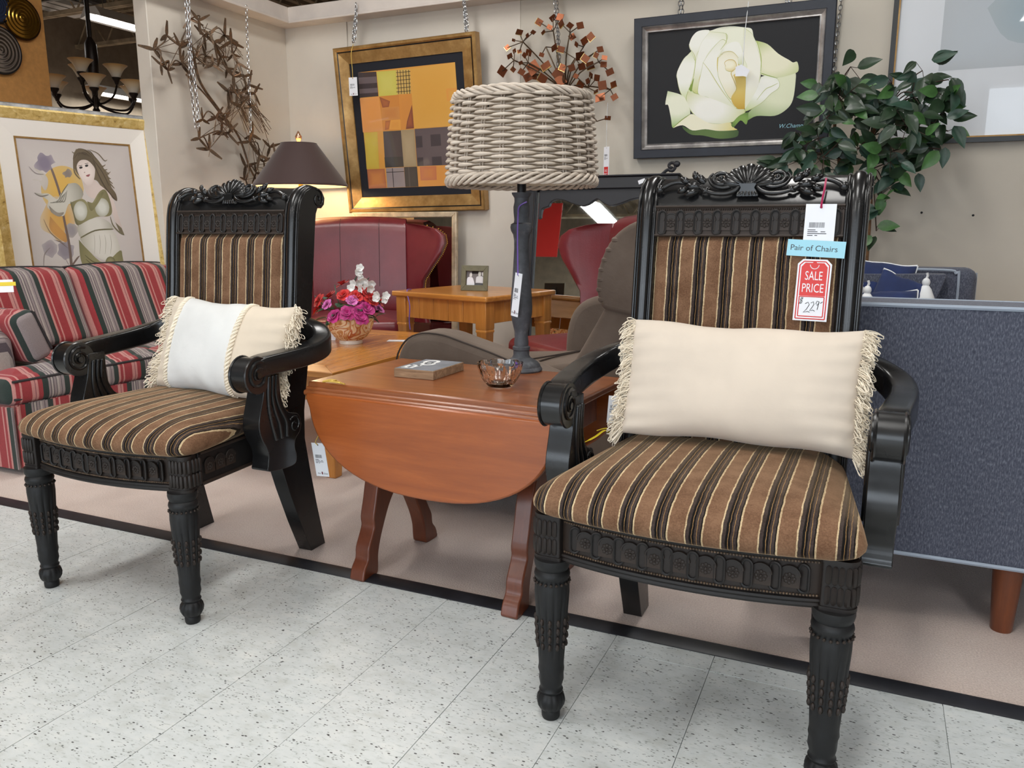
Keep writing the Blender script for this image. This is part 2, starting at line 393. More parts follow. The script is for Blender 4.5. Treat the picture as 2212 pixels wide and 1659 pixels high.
def lk(me, name, parent, loc, rot=(0, 0, 0), sc=None):
    o = bpy.data.objects.new(name, me); COL.objects.link(o); o.parent = parent; o.location = loc; o.rotation_euler = rot
    if sc: o.scale = sc
    return o
def front_leg():
    g = G()
    def md(th, z, r):
        if 0.018 < z < 0.056: return r * (1 + 0.07 * abs(math.sin(6 * th)))
        if 0.068 < z < 0.112: return r * (1 + 0.05 * math.sin(5 * th + 60 * z) * math.sin(90 * z))
        if 0.135 < z < 0.285: return r * (1 - 0.075 * max(0, math.cos(12 * th)) ** 2 * min(1, (0.285 - z) / 0.03, (z - 0.135) / 0.02))
        return r
    pr = [(0.0165, 0), (0.018, 0.004), (0.0185, 0.014), (0.0175, 0.018), (0.021, 0.022), (0.025, 0.030), (0.0265, 0.040), (0.0245, 0.050), (0.0205, 0.056), (0.0225, 0.059), (0.0235, 0.062),
          (0.021, 0.066), (0.0215, 0.072), (0.024, 0.082), (0.0235, 0.096), (0.0255, 0.106), (0.0245, 0.114)]
    pr += [(lerp(0.0245, 0.0325, k / 10), lerp(0.12, 0.25, k / 10)) for k in range(11)]
    pr += [(0.0335, 0.268), (0.033, 0.283), (0.0305, 0.294), (0.033, 0.298), (0.0345, 0.304), (0.033, 0.310), (0.030, 0.314), (0.033, 0.320), (0.0345, 0.327), (0.034, 0.336)]
    g.lathe(pr, 72, mod=md)
    for k in range(12):                        # bellflower strings standing proud of the flutes
        a = 2 * math.pi * (k + 0.5) / 12
        for j in range(4):
            z = 0.212 - 0.017 * j; r = tab([(0.12, 0.0245), (0.25, 0.0325)], z) + 0.0008
            g.ball((r * math.cos(a), r * math.sin(a), z), (0.0042, 0.0042, 0.0078), 6, 4)
    for k in range(20):
        a = 2 * math.pi * k / 20; g.ball((0.0335 * math.cos(a), 0.0335 * math.sin(a), 0.290), (0.0032, 0.0032, 0.003), 5, 4)
    return g
def corner_block(s):
    """rounded outer corner with two rows of reeds"""
    g = G(); w = 0.0275; r = 0.02; poly = []
    for cx, cy, a0 in ((w - r, -w + r, -90), (w - r, w - 0.004, 0), (-w + 0.004, w - 0.004, 90), (-w + 0.004, -w + 0.004, 180)):
        rr = r if (cx > 0 and cy < 0) else 0.004
        for k in range(6): a = R(a0 + 18 * k); poly.append((cx + rr * math.cos(a), cy + rr * math.sin(a)))
    poly = [(s * x, y) for x, y in poly]
    g.prism(poly, 0.336, 0.424, 'z')
    g.prism([(x * 1.07, y * 1.07) for x, y in poly], 0.336, 0.343, 'z'); g.prism([(x * 1.05, y * 1.05) for x, y in poly], 0.418, 0.424, 'z')
    path = [(-0.017, -w)] + [(-0.007, -w), (0.003, -w)] + [(w - r + r * math.cos(R(a)), -w + r + r * math.sin(R(a))) for a in (-72, -45, -18)] + [(w, -0.002), (w, 0.008), (w, 0.018)]
    for x, y in path:
        for z0, z1 in ((0.382, 0.414), (0.347, 0.379)):
            g.tube([(s * x, y, z) for z in (z0, z0 + 0.003, (z0 + z1) / 2, z1 - 0.003, z1)], [0.002, 0.0046, 0.0052, 0.0046, 0.002], 6)
    return g
POST = [(0.478, 0), (0.435, 0.1), (0.391, 0.216), (0.36, 0.31), (0.368, 0.4), (0.40, 0.46), (0.427, 0.54), (0.446, 0.62), (0.466, 0.74), (0.482, 0.88), (0.490, 0.945), (0.497, 0.99), (0.508, 1.02), (0.53, 1.045), (0.557, 1.057), (0.585, 1.056), (0.606, 1.046), (0.618, 1.03), (0.614, 1.012), (0.60, 1.001), (0.584, 1.003), (0.574, 0.985), (0.566, 0.94), (0.538, 0.74), (0.507, 0.57), (0.478, 0.43), (0.474, 0.35), (0.49, 0.256), (0.515, 0.13), (0.545, 0.0)]
FRONT = POST[4:18]
def yfront(z): return tab([(p[1], p[0]) for p in FRONT[:10]], z)
def rear_post(s):
    g = G(); x0, x1 = s * 0.196, s * 0.243
    g.prism(POST, x0, x1, 'x')
    face = spline([(0, y, z) for y, z in FRONT], 3)
    for xo, rr, fl in ((0.2005, 0.0036, 1), (0.2195, 0.0140, 0.62), (0.2385, 0.0036, 1)):
        g.tube([(s * xo, p.y - 0.001, p.z) for p in face], rr, 10, flat=fl, up=None if fl == 1 else (1, 0, 0)) if fl == 1 else g.rings([[Vector((s * xo + rr * math.cos(a), 0, 0)) + Vector((0, p.y, p.z)) + nrm * (rr * fl * max(0, math.sin(a))) for a in [math.pi * k / 10 for k in range(11)]] for p, nrm in zip(face, norms(face))], closed=False, cap=False)
    # volute end cap
    c = (0.585, 1.027); sp = [(s * 0.244, c[0] + r * math.cos(a), c[1] + r * math.sin(a)) for a, r in [(R(100 - 24 * k), 0.027 - 0.0011 * k) for k in range(22)]]
    g.tube(sp, 0.003, 6); return g
def norms(P):
    out = []
    for i in range(len(P)):
        a, b = P[max(i - 1, 0)], P[min(i + 1, len(P) - 1)]; t = (b - a).normalized()
        out.append(Vector((0, -t.z, t.y)))
    return out
def cz(z): return tab([(0.98, 0.492), (1.02, 0.500), (1.045, 0.512), (1.075, 0.530), (1.1, 0.545)], z)
def carving():
    g = G()
    SQ = lambda z: 1.014 + (z - 0.994) * 0.78
    P = lambda x, z, o=0.006: Vector((x * 1.08, cz(SQ(z)) - o, SQ(z)))
    for k in range(9):                                          # shell
        a = R(-76 + 19 * k); L = 0.060 - 0.012 * abs(k - 4) / 4
        pts = [P(math.sin(a) * L * t + 0.0014 * (k - 4), 1.022 + math.cos(a) * L * t, 0.008 + 0.004 * math.sin(math.pi * t)) for t in (0, 0.2, 0.4, 0.6, 0.8, 0.95, 1.0)]
        g.tube(pts, [0.0034, 0.0048, 0.0068, 0.0092, 0.0106, 0.0094, 0.005], 10, flat=0.55, up=(0, -1, 0))
        g.tube([p + Vector((0, -0.0055, 0)) for p in pts[1:6]], 0.0012, 5)
    g.prism([(x, SQ(z)) for x, z in ((-0.018, 1.028), (0.018, 1.028), (0.014, 1.017), (0.022, 0.994), (-0.022, 0.994), (-0.014, 1.017))], 0.491, 0.51, 'y')
    for k in range(6): x = -0.0155 + 0.0062 * k; g.tube([P(x * 0.8, 1.015), P(x, 1.005, 0.009), P(x * 1.25, 0.995, 0.006)], [0.0018, 0.0032, 0.0036], 6)
    for s in (-1, 1):
        c = spline([P(s * x, z, 0.007) for x, z in ((0.016, 1.024), (0.024, 1.011), (0.042, 1.002), (0.066, 1.003), (0.086, 1.012), (0.098, 1.022))], 5)
        g.tube(c, lambda t: 0.0066 * (1 - 0.45 * t), 8)
        sp = [P(s * (0.054 + r * math.cos(a)), 1.046 + r * math.sin(a), 0.008) for a, r in [(R(-150 + 24 * k), 0.020 - 0.00068 * k) for k in range(26)]]
        g.tube(sp, lambda t: 0.0058 * (1 - 0.4 * t), 7); g.ball(P(s * 0.054, 1.046, 0.009), 0.005, 8, 6)
        g.tube(spline([P(s * x, z, 0.007) for x, z in ((0.034, 1.022), (0.05, 1.018), (0.07, 1.026), (0.079, 1.045), (0.072, 1.058))], 4), lambda t: 0.0055 * (1 - 0.5 * t), 7)
        for x, z, a, L, w in ((0.086, 1.032, 40, 0.03, 0.008), (0.094, 1.022, 5, 0.036, 0.009), (0.098, 1.012, -18, 0.034, 0.008), (0.104, 1.044, 62, 0.02, 0.007), (0.118, 1.034, 25, 0.026, 0.007), (0.12, 1.020, -25, 0.026, 0.007), (0.076, 1.018, -35, 0.02, 0.006)):
            d = Vector((s * math.cos(R(a)), 0, math.sin(R(a))))
            b = P(s * x, z, 0.006); pts = [b + d * (L * t) + Vector((0, cz(z + d.z * L * t) - cz(z) - 0.004 * math.sin(math.pi * t), 0)) for t in (0, 0.25, 0.55, 0.8, 1)]
            g.tube(pts, [w * q for q in (0.5, 1.0, 1.1, 0.7, 0.15)], 8, flat=0.7, up=(0, -1, 0))
        g.tube(spline([P(s * x, z, 0.004) for x, z in ((0.125, 1.032), (0.142, 1.036), (0.158, 1.032), (0.172, 1.022))], 4), lambda t: 0.004 + 0.002 * t, 7)
        g.ball(P(s * 0.178, 1.016, 0.005), (0.0098, 0.008, 0.0098), 10, 8)
    return g
def arm(s):
    g = G(); pts = spline([(0.235, 0.505, 0.700), (0.280, 0.507, 0.680), (0.318, 0.475, 0.660), (0.334, 0.42, 0.647), (0.334, 0.35, 0.640), (0.326, 0.28, 0.636), (0.317, 0.22, 0.632), (0.312, 0.185, 0.622)], 5)
    rs = []; n = len(pts)
    for i, p in enumerate(pts):
        a, b = pts[max(0, i - 1)], pts[min(n - 1, i + 1)]; t = (b - a); t.z = 0; t.normalize(); side = Vector((-t.y, t.x, 0)); f = i / (n - 1)
        hw = lerp(0.024, 0.029, f); th = lerp(0.030, 0.025, f); ring = []
        for k in range(24):
            an = 2 * math.pi * (k + 0.5) / 24; cx = math.copysign(abs(math.cos(an)) ** 0.28, math.cos(an)); sx = math.copysign(abs(math.sin(an)) ** 0.36, math.sin(an))
            q = p + side * (hw * cx) + Vector((0, 0, th * sx - th)); ring.append((s * q.x, q.y, q.z))
        rs.append(ring)
    g.rings(rs)
    c = Vector((0.312, 0.186, 0.588))
    g.prism([(c.y + 0.0445 * math.cos(R(12 * k)), c.z + 0.0445 * math.sin(R(12 * k))) for k in range(30)], s * 0.285, s * 0.339, 'x')
    for xe in (0.288, 0.336): g.tube([(s * xe, c.y + 0.0445 * math.cos(R(12 * k)), c.z + 0.0445 * math.sin(R(12 * k))) for k in range(30)], 0.0036, 6, loop=True)
    return g
def arm_volute(s, xe):
    g = G(); c = Vector((0.312, 0.186, 0.588))
    g.tube([(s * xe, c.y + r * math.cos(a), c.z + r * math.sin(a)) for a, r in [(R(60 + 22 * k), 0.036 - 0.001 * k) for k in range(30)]], lambda t: 0.0048 * (1 - 0.4 * t), 6)
    g.tube([(s * xe - 0.004, c.y, c.z), (s * xe + 0.004, c.y, c.z)], 0.0075, 10)
    return g
def arm_support(s):
    g = G(); S = [(0.214, 0.60), (0.209, 0.565), (0.203, 0.535), (0.193, 0.505), (0.183, 0.475), (0.181, 0.447), (0.190, 0.420), (0.203, 0.397), (0.209, 0.375), (0.206, 0.352), (0.210, 0.334), (0.30, 0.326), (0.318, 0.345), (0.312, 0.375), (0.318, 0.396), (0.336, 0.412), (0.343, 0.436), (0.332, 0.460), (0.308, 0.468), (0.288, 0.478), (0.274, 0.50), (0.267, 0.53), (0.266, 0.60)]
    P = [(p.x, p.y) for p in spline([(a, b, 0) for a, b in S], 5)]
    g.prism(P, s * 0.283, s * 0.337, 'x')
    for off in (0.012, 0.026, 0.040):                # moulded ribs down the inner and outer face
        ln = spline([(s * 0.3375, 0.214 + off, 0.58), (s * 0.3375, 0.208 + off, 0.53), (s * 0.3375, 0.204 + off * 1.4, 0.49), (s * 0.3375, 0.206 + off * 1.9, 0.45), (s * 0.3375, 0.222 + off * 1.5, 0.41)], 4)
        g.tube(ln, 0.0058, 7); g.tube([(s * 0.2825, p.y, p.z) for p in ln], 0.0058, 7)
    for x in (0.3375, 0.2825):
        g.tube([(s * x, 0.315 + r * math.cos(a), 0.435 + r * math.sin(a)) for a, r in [(R(140 - 25 * k), 0.024 - 0.001 * k) for k in range(20)]], 0.0036, 6)
    return g
def edge(t, p=2.6): return (1 - (1 - min(max(t, 0), 1)) ** p) ** (1 / p)
def seat_grid():
    """boxed cushion: rounded corners, sides that bulge and tuck in, soft crown"""
    plan = []
    def corner(cx, cy, r, a0):
        for k in range(9): a = R(a0 + 90 * k / 8); plan.append((cx + r * math.cos(a), cy + r * math.sin(a)))
    hf, hb, r = 0.288, 0.236, 0.05
    for k in range(1, 12): x = lerp(-hf + r, hf - r, k / 12); plan.append((x, -0.030 - 0.028 * (1 - (x / (hf - r)) ** 2)))
    corner(hf - r, -0.030 + r, r, -90)
    for k in range(1, 12): plan.append((lerp(hf, hb, k / 12), lerp(0.03, 0.44, k / 12)))
    corner(hb - 0.02, 0.45, 0.02, 0)
    for k in range(1, 12): plan.append((lerp(hb - 0.02, -hb + 0.02, k / 12), 0.47))
    corner(-hb + 0.02, 0.45, 0.02, 90)
    for k in range(1, 12): plan.append((lerp(-hb, -hf, k / 12), lerp(0.44, 0.03, k / 12)))
    corner(-hf + r, -0.030 + r, r, 180)
    c = (0.0, 0.2); rs = []
    lv = [(0.035, 0.422), (0.012, 0.4235), (0.003, 0.429), (-0.002, 0.437), (-0.003, 0.446), (0.0, 0.455), (0.006, 0.464), (0.016, 0.4725), (0.030, 0.480), (0.050, 0.487), (0.075, 0.4925), (0.105, 0.497), (0.14, 0.5), (0.18, 0.502), (0.215, 0.503)]
    for ins, z in lv:
        rs.append([Vector((c[0] + (x - c[0]) * (1 - ins / 0.285), c[1] + (y - c[1]) * (1 - ins / 0.255), z)) for x, y in plan])
    g = G(); g.rings(rs); return g
def bow(x): return 0.001 - 0.030 * (1 - (x / 0.225) ** 2)
def build_chair():
    t = thing('carved_armchair', 'carved black armchair with striped seat holding the plain cream fringed pillow', 'armchair')
    obj('seat', seat_grid(), FABRIC, t, ang=60)
    def pad(i, j):
        x = lerp(-0.1975, 0.1975, i); z = lerp(0.44, 0.930, j); e = edge(min(i, 1 - i) / 0.12, 2.2) * edge(min(j + .2, 1 - j) / 0.08, 2.2)
        return (x, yfront(z) + 0.012 - 0.020 * e, z)
    g = G(); g.grid(pad, 30, 30); obj('back_panel', g, FABRIC, t, ang=60)
    obj('back_lining', G().prism([(yfront(z) + 0.013, z) for z in (0.44, 0.6, 0.8, 0.93)] + [(yfront(z) + 0.05, z) for z in (0.93, 0.8, 0.6, 0.44)], -0.196, 0.196, 'x'), FABRIC, t)
    for s in (-1, 1):
        obj('front_leg', front_leg(), CARVED, t, loc=(s * 0.249, 0.004, 0), ang=50)
        obj('corner_block', corner_block(s), CARVED, t, loc=(s * 0.2545, 0.012, 0), ang=45)
        obj('rear_post', rear_post(s), EBONY, t, bevel=0.003, ang=40)
        a = obj('arm', arm(s), EBONY, t, ang=40); obj('volute', arm_volute(s, 0.2845), EBONY, a); obj('volute', arm_volute(s, 0.3395), EBONY, a)
        obj('arm_support', arm_support(s), EBONY, t, bevel=0.002, ang=40)
    # crest rail with carving
    cr = [p for p in POST[10:21]] + [(0.575, 1.0), (0.545, 1.02), (0.53, 1.0), (0.525, 0.94)]
    c = obj('crest_rail', G().prism(cr, -0.198, 0.198, 'x'), EBONY, t, bevel=0.002)
    obj('shell_carving', carving(), EBONY, c, ang=60)
    # back frieze
    y0, y1 = yfront(0.932), yfront(0.99); ti = math.atan2(y1 - y0, 0.058)
    fz = obj('back_frieze', G().prism([(y0 - 0.002, 0.928), (y1 - 0.002, 0.990), (y1 + 0.03, 0.990), (y0 + 0.03, 0.928)], -0.198, 0.198, 'x'), CARVED, t)
    my = (y0 + y1) / 2 - 0.002
    for k in range(10):
        lk(POD, 'pod', fz, (-0.1825 + 0.04056 * k, my, 0.958), (-ti, 0, 0), (1, 1, 1.08))
        if k < 9: lk(ROS, 'rosette', fz, (-0.1622 + 0.04056 * k, my, 0.958), (-ti, 0, 0))
    g = G()
    for k in range(84): x = -0.1965 + 0.00474 * k; g.ball((x, y1 - 0.004, 0.9865), 0.0023, 5, 4)
    obj('bead_trim', g, CARVED, fz, kind='stuff'); obj('moulding', G().tube([(-0.198, y1 - 0.004, 0.993), (0.198, y1 - 0.004, 0.993)], 0.0035, 6).tube([(-0.198, y0 - 0.004, 0.9305), (0.198, y0 - 0.004, 0.9305)], 0.003, 6), CARVED, fz)
    # front apron, bowed
    xs = [-0.228 + 0.456 * k / 16 for k in range(17)]
    def strip(z0, z1, d0, d1): return [[(x, bow(x) - d0, z0), (x, bow(x) - d1, z1), (x, bow(x) + 0.02, z1), (x, bow(x) + 0.02, z0)] for x in xs]
    ap = obj('front_apron', G().rings(strip(0.342, 0.424, 0, 0)), CARVED, t)
    mg = G()
    for z, r in ((0.3445, 0.0046), (0.4185, 0.0042), (0.337, 0.0052)): mg.tube([(x, bow(x) - 0.003, z) for x in xs], r, 7)
    obj('moulding', mg, CARVED, ap)
    g = G()
    for k in range(88):
        x = -0.222 + 0.0051 * k
        for z in (0.3525, 0.411): g.ball((x, bow(x) - 0.002, z), 0.0023, 5, 4)
    obj('bead_trim', g, BEADM, ap, kind='stuff')
    for k in range(10):
        x = -0.2 + 0.0445 * k; lk(POD, 'pod', ap, (x, bow(x) - 0.001, 0.3815), (0, 0, -math.atan(0.06 * x / 0.0506)), (1, 1, 1.02))
        x += 0.02225
        if k < 9: lk(ROS, 'rosette', ap, (x, bow(x) - 0.001, 0.3815), (0, 0, 0))
    for s in (-1, 1):
        M_ = Matrix.Rotation(s * R(2.5), 4, 'Z')
        sa = obj('side_apron', G().prism([(s * 0.268, 0.04), (s * 0.25, 0.40), (s * 0.225, 0.40), (s * 0.24, 0.04)], 0.338, 0.424, 'z'), CARVED, t, bevel=0.002)
        obj('moulding', G().tube([(s * 0.27, 0.045, 0.342), (s * 0.252, 0.40, 0.342)], 0.0045, 7).tube([(s * 0.27, 0.045, 0.418), (s * 0.252, 0.40, 0.418)], 0.004, 7), CARVED, sa)
        for k, yy in enumerate((0.075, 0.113, 0.151, 0.335, 0.373)):
            lk(ROS, 'rosette', sa, (s * (0.2685 - 0.05 * (yy - 0.04)), yy, 0.38), (0, 0, s * R(90 + 3)))
    obj('rear_rail', G().box(-0.2, 0.2, 0.41, 0.44, 0.35, 0.425), EBONY, t, bevel=0.002)
    return t
RC = build_chair(); RC.location = (-0.266, 1.333, 0); RC.rotation_euler.z = R(-0.4)
LC = dup(RC); LC.location = (-1.705, 1.335, 0); LC.rotation_euler.z = R(0.6)
for o, l in ((RC, None), (LC, 'carved black armchair with striped seat holding the pillow with a white centre panel')): tag(o, l, None, 'pair of carved armchairs')
# ---------------------------------------------------------------- cushions on the armchairs
def cream(name, col, bumps=0.25, sc=30):
    M = Mat(name, col, 0.8, sheen=0.25, spec=0.2); v = M.coord()
    M.color(M.ramp(M.noise(v, 5, 4), [(0.35, tuple(int(q * 0.95) for q in col)), (0.65, col)])).bump(M.noise(v, sc, 5, 0.6, 0.4), bumps, 0.004); return M.m
CREAM = cream('cream_cotton', (224, 210, 194), 0.12); BEIGE = cream('beige_velvet', (222, 207, 187), 0.15)
WHITE = cream('white_damask', (226, 226, 224), 0.3, 22); FRINGE = simple('fringe_thread', (240, 228, 207), 0.45, sheen=0.3)
def pillow_pt(a, b, t, u, w, side):
    e = (max(0, 1 - abs(u) ** 2.6) * max(0, 1 - abs(w) ** 2.6)) ** 0.42
    x = a * u * (1 - 0.035 * (1 - w * w)); z = b * w * (1 - 0.075 * (1 - u * u) + 0.02 * math.sin(7 * u))
    wr = 0.0035 * math.sin(19 * u + 6 * w) * abs(w) ** 2 * (1 - abs(u)) + 0.003 * math.sin(23 * w - 4 * u) * abs(u) ** 3 + 0.0015 * math.sin(7 * (u + 0.6 * w)) * e
    return Vector((x, side * (t * e + wr * min(1, 3 * e)), z))
def pillow_mesh(a, b, t, n=36, u0=-1, u1=1, grow=0.0):
    g = G()
    for s in (-1, 1):
        def fn(i, j, s=s):
            u = math.sin(math.pi / 2 * lerp(-1, 1, i)) if u0 == -1 else lerp(u0, u1, i); w = math.sin(math.pi / 2 * lerp(-1, 1, j))
            p = pillow_pt(a, b, t, u, w, s); p.y += s * grow; p.z *= 1 + grow * 4; return p
        g.grid(fn, n, n)
    bm = bmesh.new(); me = bpy.data.meshes.new('t'); me.from_pydata(g.v, [], g.f); bm.from_mesh(me); bmesh.ops.remove_doubles(bm, verts=bm.verts, dist=0.0004)
    g2 = G(); g2.v = [tuple(v.co) for v in bm.verts]; bm.verts.index_update(); g2.f = [tuple(v.index for v in f.verts) for f in bm.faces]; g2.m = [0] * len(g2.f); bm.free(); return g2
def fringe(a, b, t, s, n=330, L=0.034, rr=0.00095, seed=1):
    """bullion fringe: soft tangled loops falling outwards and down"""
    rnd = random.Random(seed); g = G()
    for k in range(n):
        w = rnd.uniform(-1.0, 0.99); base = pillow_pt(a, b, t, s * 1.0, w, 1); b0 = base + Vector((-s * 0.006, rnd.uniform(-0.013, 0.009), 0))
        d = Vector((s * rnd.uniform(0.35, 1), rnd.uniform(-0.7, 0.3), rnd.uniform(-0.75, 0.45))).normalized(); l = L * rnd.uniform(0.55, 1.15); q = rnd.uniform(0.003, 0.0065)
        s1_ = Vector((rnd.uniform(-1, 1), rnd.uniform(-1, 1), rnd.uniform(-1, 1))).cross(d).normalized(); s2 = d.cross(s1_); cu = rnd.uniform(2, 5); ph = rnd.uniform(0, 6); pts = []
        for i in range(14):
            f = i / 13; y = math.sin(math.pi * f) ** 0.8
            pts.append(b0 + d * (l * y) + s1_ * (q * math.cos(math.pi * f) * (0.4 + 1.2 * y)) + s2 * (0.0032 * math.sin(cu * 2 * f + ph) * y) + Vector((0, 0, -0.014 * y * y)))
        g.tube(pts, rr, 3, cap=False)
    g.tube([pillow_pt(a, b, t, s * 0.995, w / 20, 1) for w in range(-20, 21)], 0.0032, 6)
    return g
pr_ = thing('throw_pillow', 'plain cream oblong pillow with looped side fringe on the right-hand armchair', 'pillow', (-0.240, 1.690, 0.627), R(1))
pr_.rotation_euler = (R(-20), R(0.5), R(1))
obj('cover', pillow_mesh(0.238, 0.128, 0.058), CREAM, pr_, ang=70)
for s in (-1, 1): obj('fringe', fringe(0.238, 0.128, 0.058, s, seed=3 + s), FRINGE, pr_, kind='stuff', ang=80)
pl_ = thing('throw_pillow', 'cream fringed pillow with white centre panel and twisted cords on the left-hand armchair', 'pillow', (-1.628, 1.688, 0.618), R(-8))
pl_.rotation_euler = (R(-20), R(1.0), R(-6))
obj('cover', pillow_mesh(0.243, 0.134, 0.058), BEIGE, pl_, ang=70)
obj('centre_panel', pillow_mesh(0.243, 0.134, 0.058, 26, -0.69, 0.37, 0.0018), WHITE, pl_, ang=70, label='white damask centre panel')
for u in (-0.70, 0.38):
    g = G()
    for ph in range(3):
        pts = []
        for k in range(121):
            q = k / 120; w = math.sin(math.pi / 2 * lerp(-1, 1, q)); p = pillow_pt(0.243, 0.134, 0.058, u, w, -1); a = 2 * math.pi * (q * 11 + ph / 3)
            pts.append(p + Vector((0.0046 * math.cos(a), -0.003 + 0.0046 * math.sin(a), 0)))
        g.tube(pts, 0.0036, 6)
    obj('twisted_cord', g, FRINGE, pl_)
for s in (-1, 1): obj('fringe', fringe(0.243, 0.134, 0.058, s, seed=9 + s), FRINGE, pl_, kind='stuff', ang=80)
# ---------------------------------------------------------------- price cards
DOOR = simple('maroon_print', (104, 32, 44), 0.6)
def printing(parent, w, h, y=-0.0007, logo=True, zc=0.0):
    g = G(); rnd = random.Random(5); x = -w * 0.34
    while x < w * 0.16:
        d = rnd.choice((0.006, 0.010, 0.014)) * w; g.quad((x, y, zc + h * 0.05), (x + d, y, zc + h * 0.05), (x + d, y, zc + h * 0.15), (x, y, zc + h * 0.15)); x += d + w * 0.012
    for k, spans in enumerate((((-0.38, -0.12),), ((-0.38, -0.05), (0.05, 0.2)), ((-0.38, 0.24),), ((-0.38, -0.2), (-0.14, -0.05)))):
        for a, b in spans: z = zc - h * (0.0 + 0.035 * k); g.quad((a * w, y, z), (b * w, y, z), (b * w, y, z + h * 0.014), (a * w, y, z + h * 0.014))
    obj('print', g, INK, parent, ang=None)
    if logo:
        obj('door_emblem', G().quad((-w * 0.05, y, zc - h * 0.44), (w * 0.05, y, zc - h * 0.44), (w * 0.05, y, zc - h * 0.36), (-w * 0.05, y, zc - h * 0.36)), DOOR, parent, ang=None)
        for tx, s in ((-0.24, 'Red'), (0.27, 'Door')):
            obj('lettering', text_mesh(s, h * 0.07, INK, shear=0.3), None, parent, loc=(tx * w, y, zc - h * 0.415), rot=(R(90), 0, 0))
def card(name, label, loc, rot, w, h, cord=None, cmat=None, cr=0.0011, logo=True, cat='price tag'):
    t = thing(name, label, cat, loc); t.rotation_euler = rot
    g = G().box(-w / 2, w / 2, -0.0004, 0.0004, -h / 2, h / 2); c = obj('card', g, PAPER, t, ang=None)
    printing(c, w, h, logo=logo)
    obj('punch_hole', G().tube([(0, -0.0006, h * 0.44), (0, -0.0009, h * 0.44)], w * 0.045, 10), INKB, t)
    if cord: obj('cord', G().tube(spline(cord, 5), cr, 6), cmat, t)
    return t
tg = card('price_tag', 'white price tag with blue strip and red sale card hanging on the right-hand armchair', (-0.111, 1.8085, 0.942), (R(-7.5), R(0.6), 0), 0.060, 0.108,
          [(0.004, 0.0085, 0.108), (0.003, 0.001, 0.085), (0.001, -0.0015, 0.066), (0, -0.002, 0.05), (0.001, -0.0005, 0.046)], PINK, 0.0022, logo=False)
bs = obj('blue_strip', G().box(-0.057, 0.057, -0.0012, -0.0006, -0.017, 0.017), BLUEP, tg, loc=(-0.003, -0.0012, -0.038), rot=(0, R(2), 0), ang=None)
obj('lettering', text_mesh('Pair of Chairs', 0.0165, INK, width=0.092), None, bs, loc=(-0.004, -0.0014, 0), rot=(R(90), 0, 0))
sw, sh = 0.0335, 0.064; cc = 0.010
def tagpoly(w, h, c): return [(-w, -h), (w, -h), (w, h - c), (w - c, h), (-w + c, h), (-w, h - c)]
sc_ = obj('sale_card', G().prism(tagpoly(sw, sh, cc), -0.0006, 0.0002, 'y'), PAPER, tg, loc=(-0.0025, -0.0022, -0.124), rot=(0, R(0.5), 0), bevel=0.0)
def frame_lines(g, P, y, w):
    for a, b in zip(P, P[1:] + P[:1]): g.tube([(a[0], y, a[1]), (b[0], y, b[1])], w, 4)
    return g
obj('red_panel', G().prism([(-0.0255, -0.012), (0.0255, -0.012), (0.0255, 0.048), (0.0185, 0.0565), (-0.0185, 0.0565), (-0.0255, 0.048)], -0.0009, -0.0005, 'y'), REDC, sc_)
obj('red_border', frame_lines(G(), tagpoly(sw - 0.0045, sh - 0.0045, cc - 0.002), -0.0006, 0.0011), REDC, sc_)
obj('price_box_edge', frame_lines(G(), [(-0.0245, -0.0545), (0.0245, -0.0545), (0.0245, -0.0135), (-0.0245, -0.0135)], -0.0006, 0.0010), REDC, sc_)
obj('eyelet_ring', G().tube([(0.0085 * math.cos(a), -0.001, 0.0525 + 0.0085 * math.sin(a)) for a in [R(180 + 180 * k / 14) for k in range(15)]], 0.0008, 4), PAPER, sc_)
obj('eyelet', G().tube([(0, -0.0008, 0.0535), (0, -0.0013, 0.0535)], 0.0055, 14), REDC, sc_)
for s, z, wd in (('SALE', 0.029, 0.034), ('PRICE', 0.0035, 0.042)):
    obj('lettering', text_mesh(s, 0.026, PAPER, width=wd), None, sc_, loc=(0, -0.0011, z), rot=(R(90), 0, 0))
obj('handwriting', G().tube([(x, -0.001, z) for x, z in ((-0.0115, -0.0285), (-0.006, -0.025), (-0.003, -0.030), (-0.008, -0.040), (-0.014, -0.0465), (-0.005, -0.0445), (-0.001, -0.046))], 0.0006, 4)
    .tube([(x, -0.001, z) for x, z in ((-0.0005, -0.0265), (0.0045, -0.0235), (0.006, -0.029), (0.002, -0.037), (-0.002, -0.0425), (0.005, -0.041), (0.0085, -0.043))], 0.0006, 4)
    .tube([(x, -0.001, z) for x, z in ((0.0155, -0.023), (0.0115, -0.022), (0.0095, -0.027), (0.012, -0.031), (0.0155, -0.026), (0.0155, -0.023), (0.014, -0.034), (0.013, -0.040))], 0.0006, 4)
    .tube([(0.018, -0.001, -0.0265), (0.0225, -0.001, -0.023)], 0.0006, 4)
    .tube([(x, -0.001, z) for x, z in ((-0.0165, -0.018), (-0.0205, -0.0165), (-0.0225, -0.020), (-0.0175, -0.0235), (-0.019, -0.028), (-0.023, -0.0275))], 0.0005, 4)
    .tube([(-0.0165, -0.001, -0.0155), (-0.0215, -0.001, -0.0295)], 0.0004, 4).tube([(-0.0185, -0.001, -0.0155), (-0.0235, -0.001, -0.0295)], 0.0004, 4), INKB, sc_)
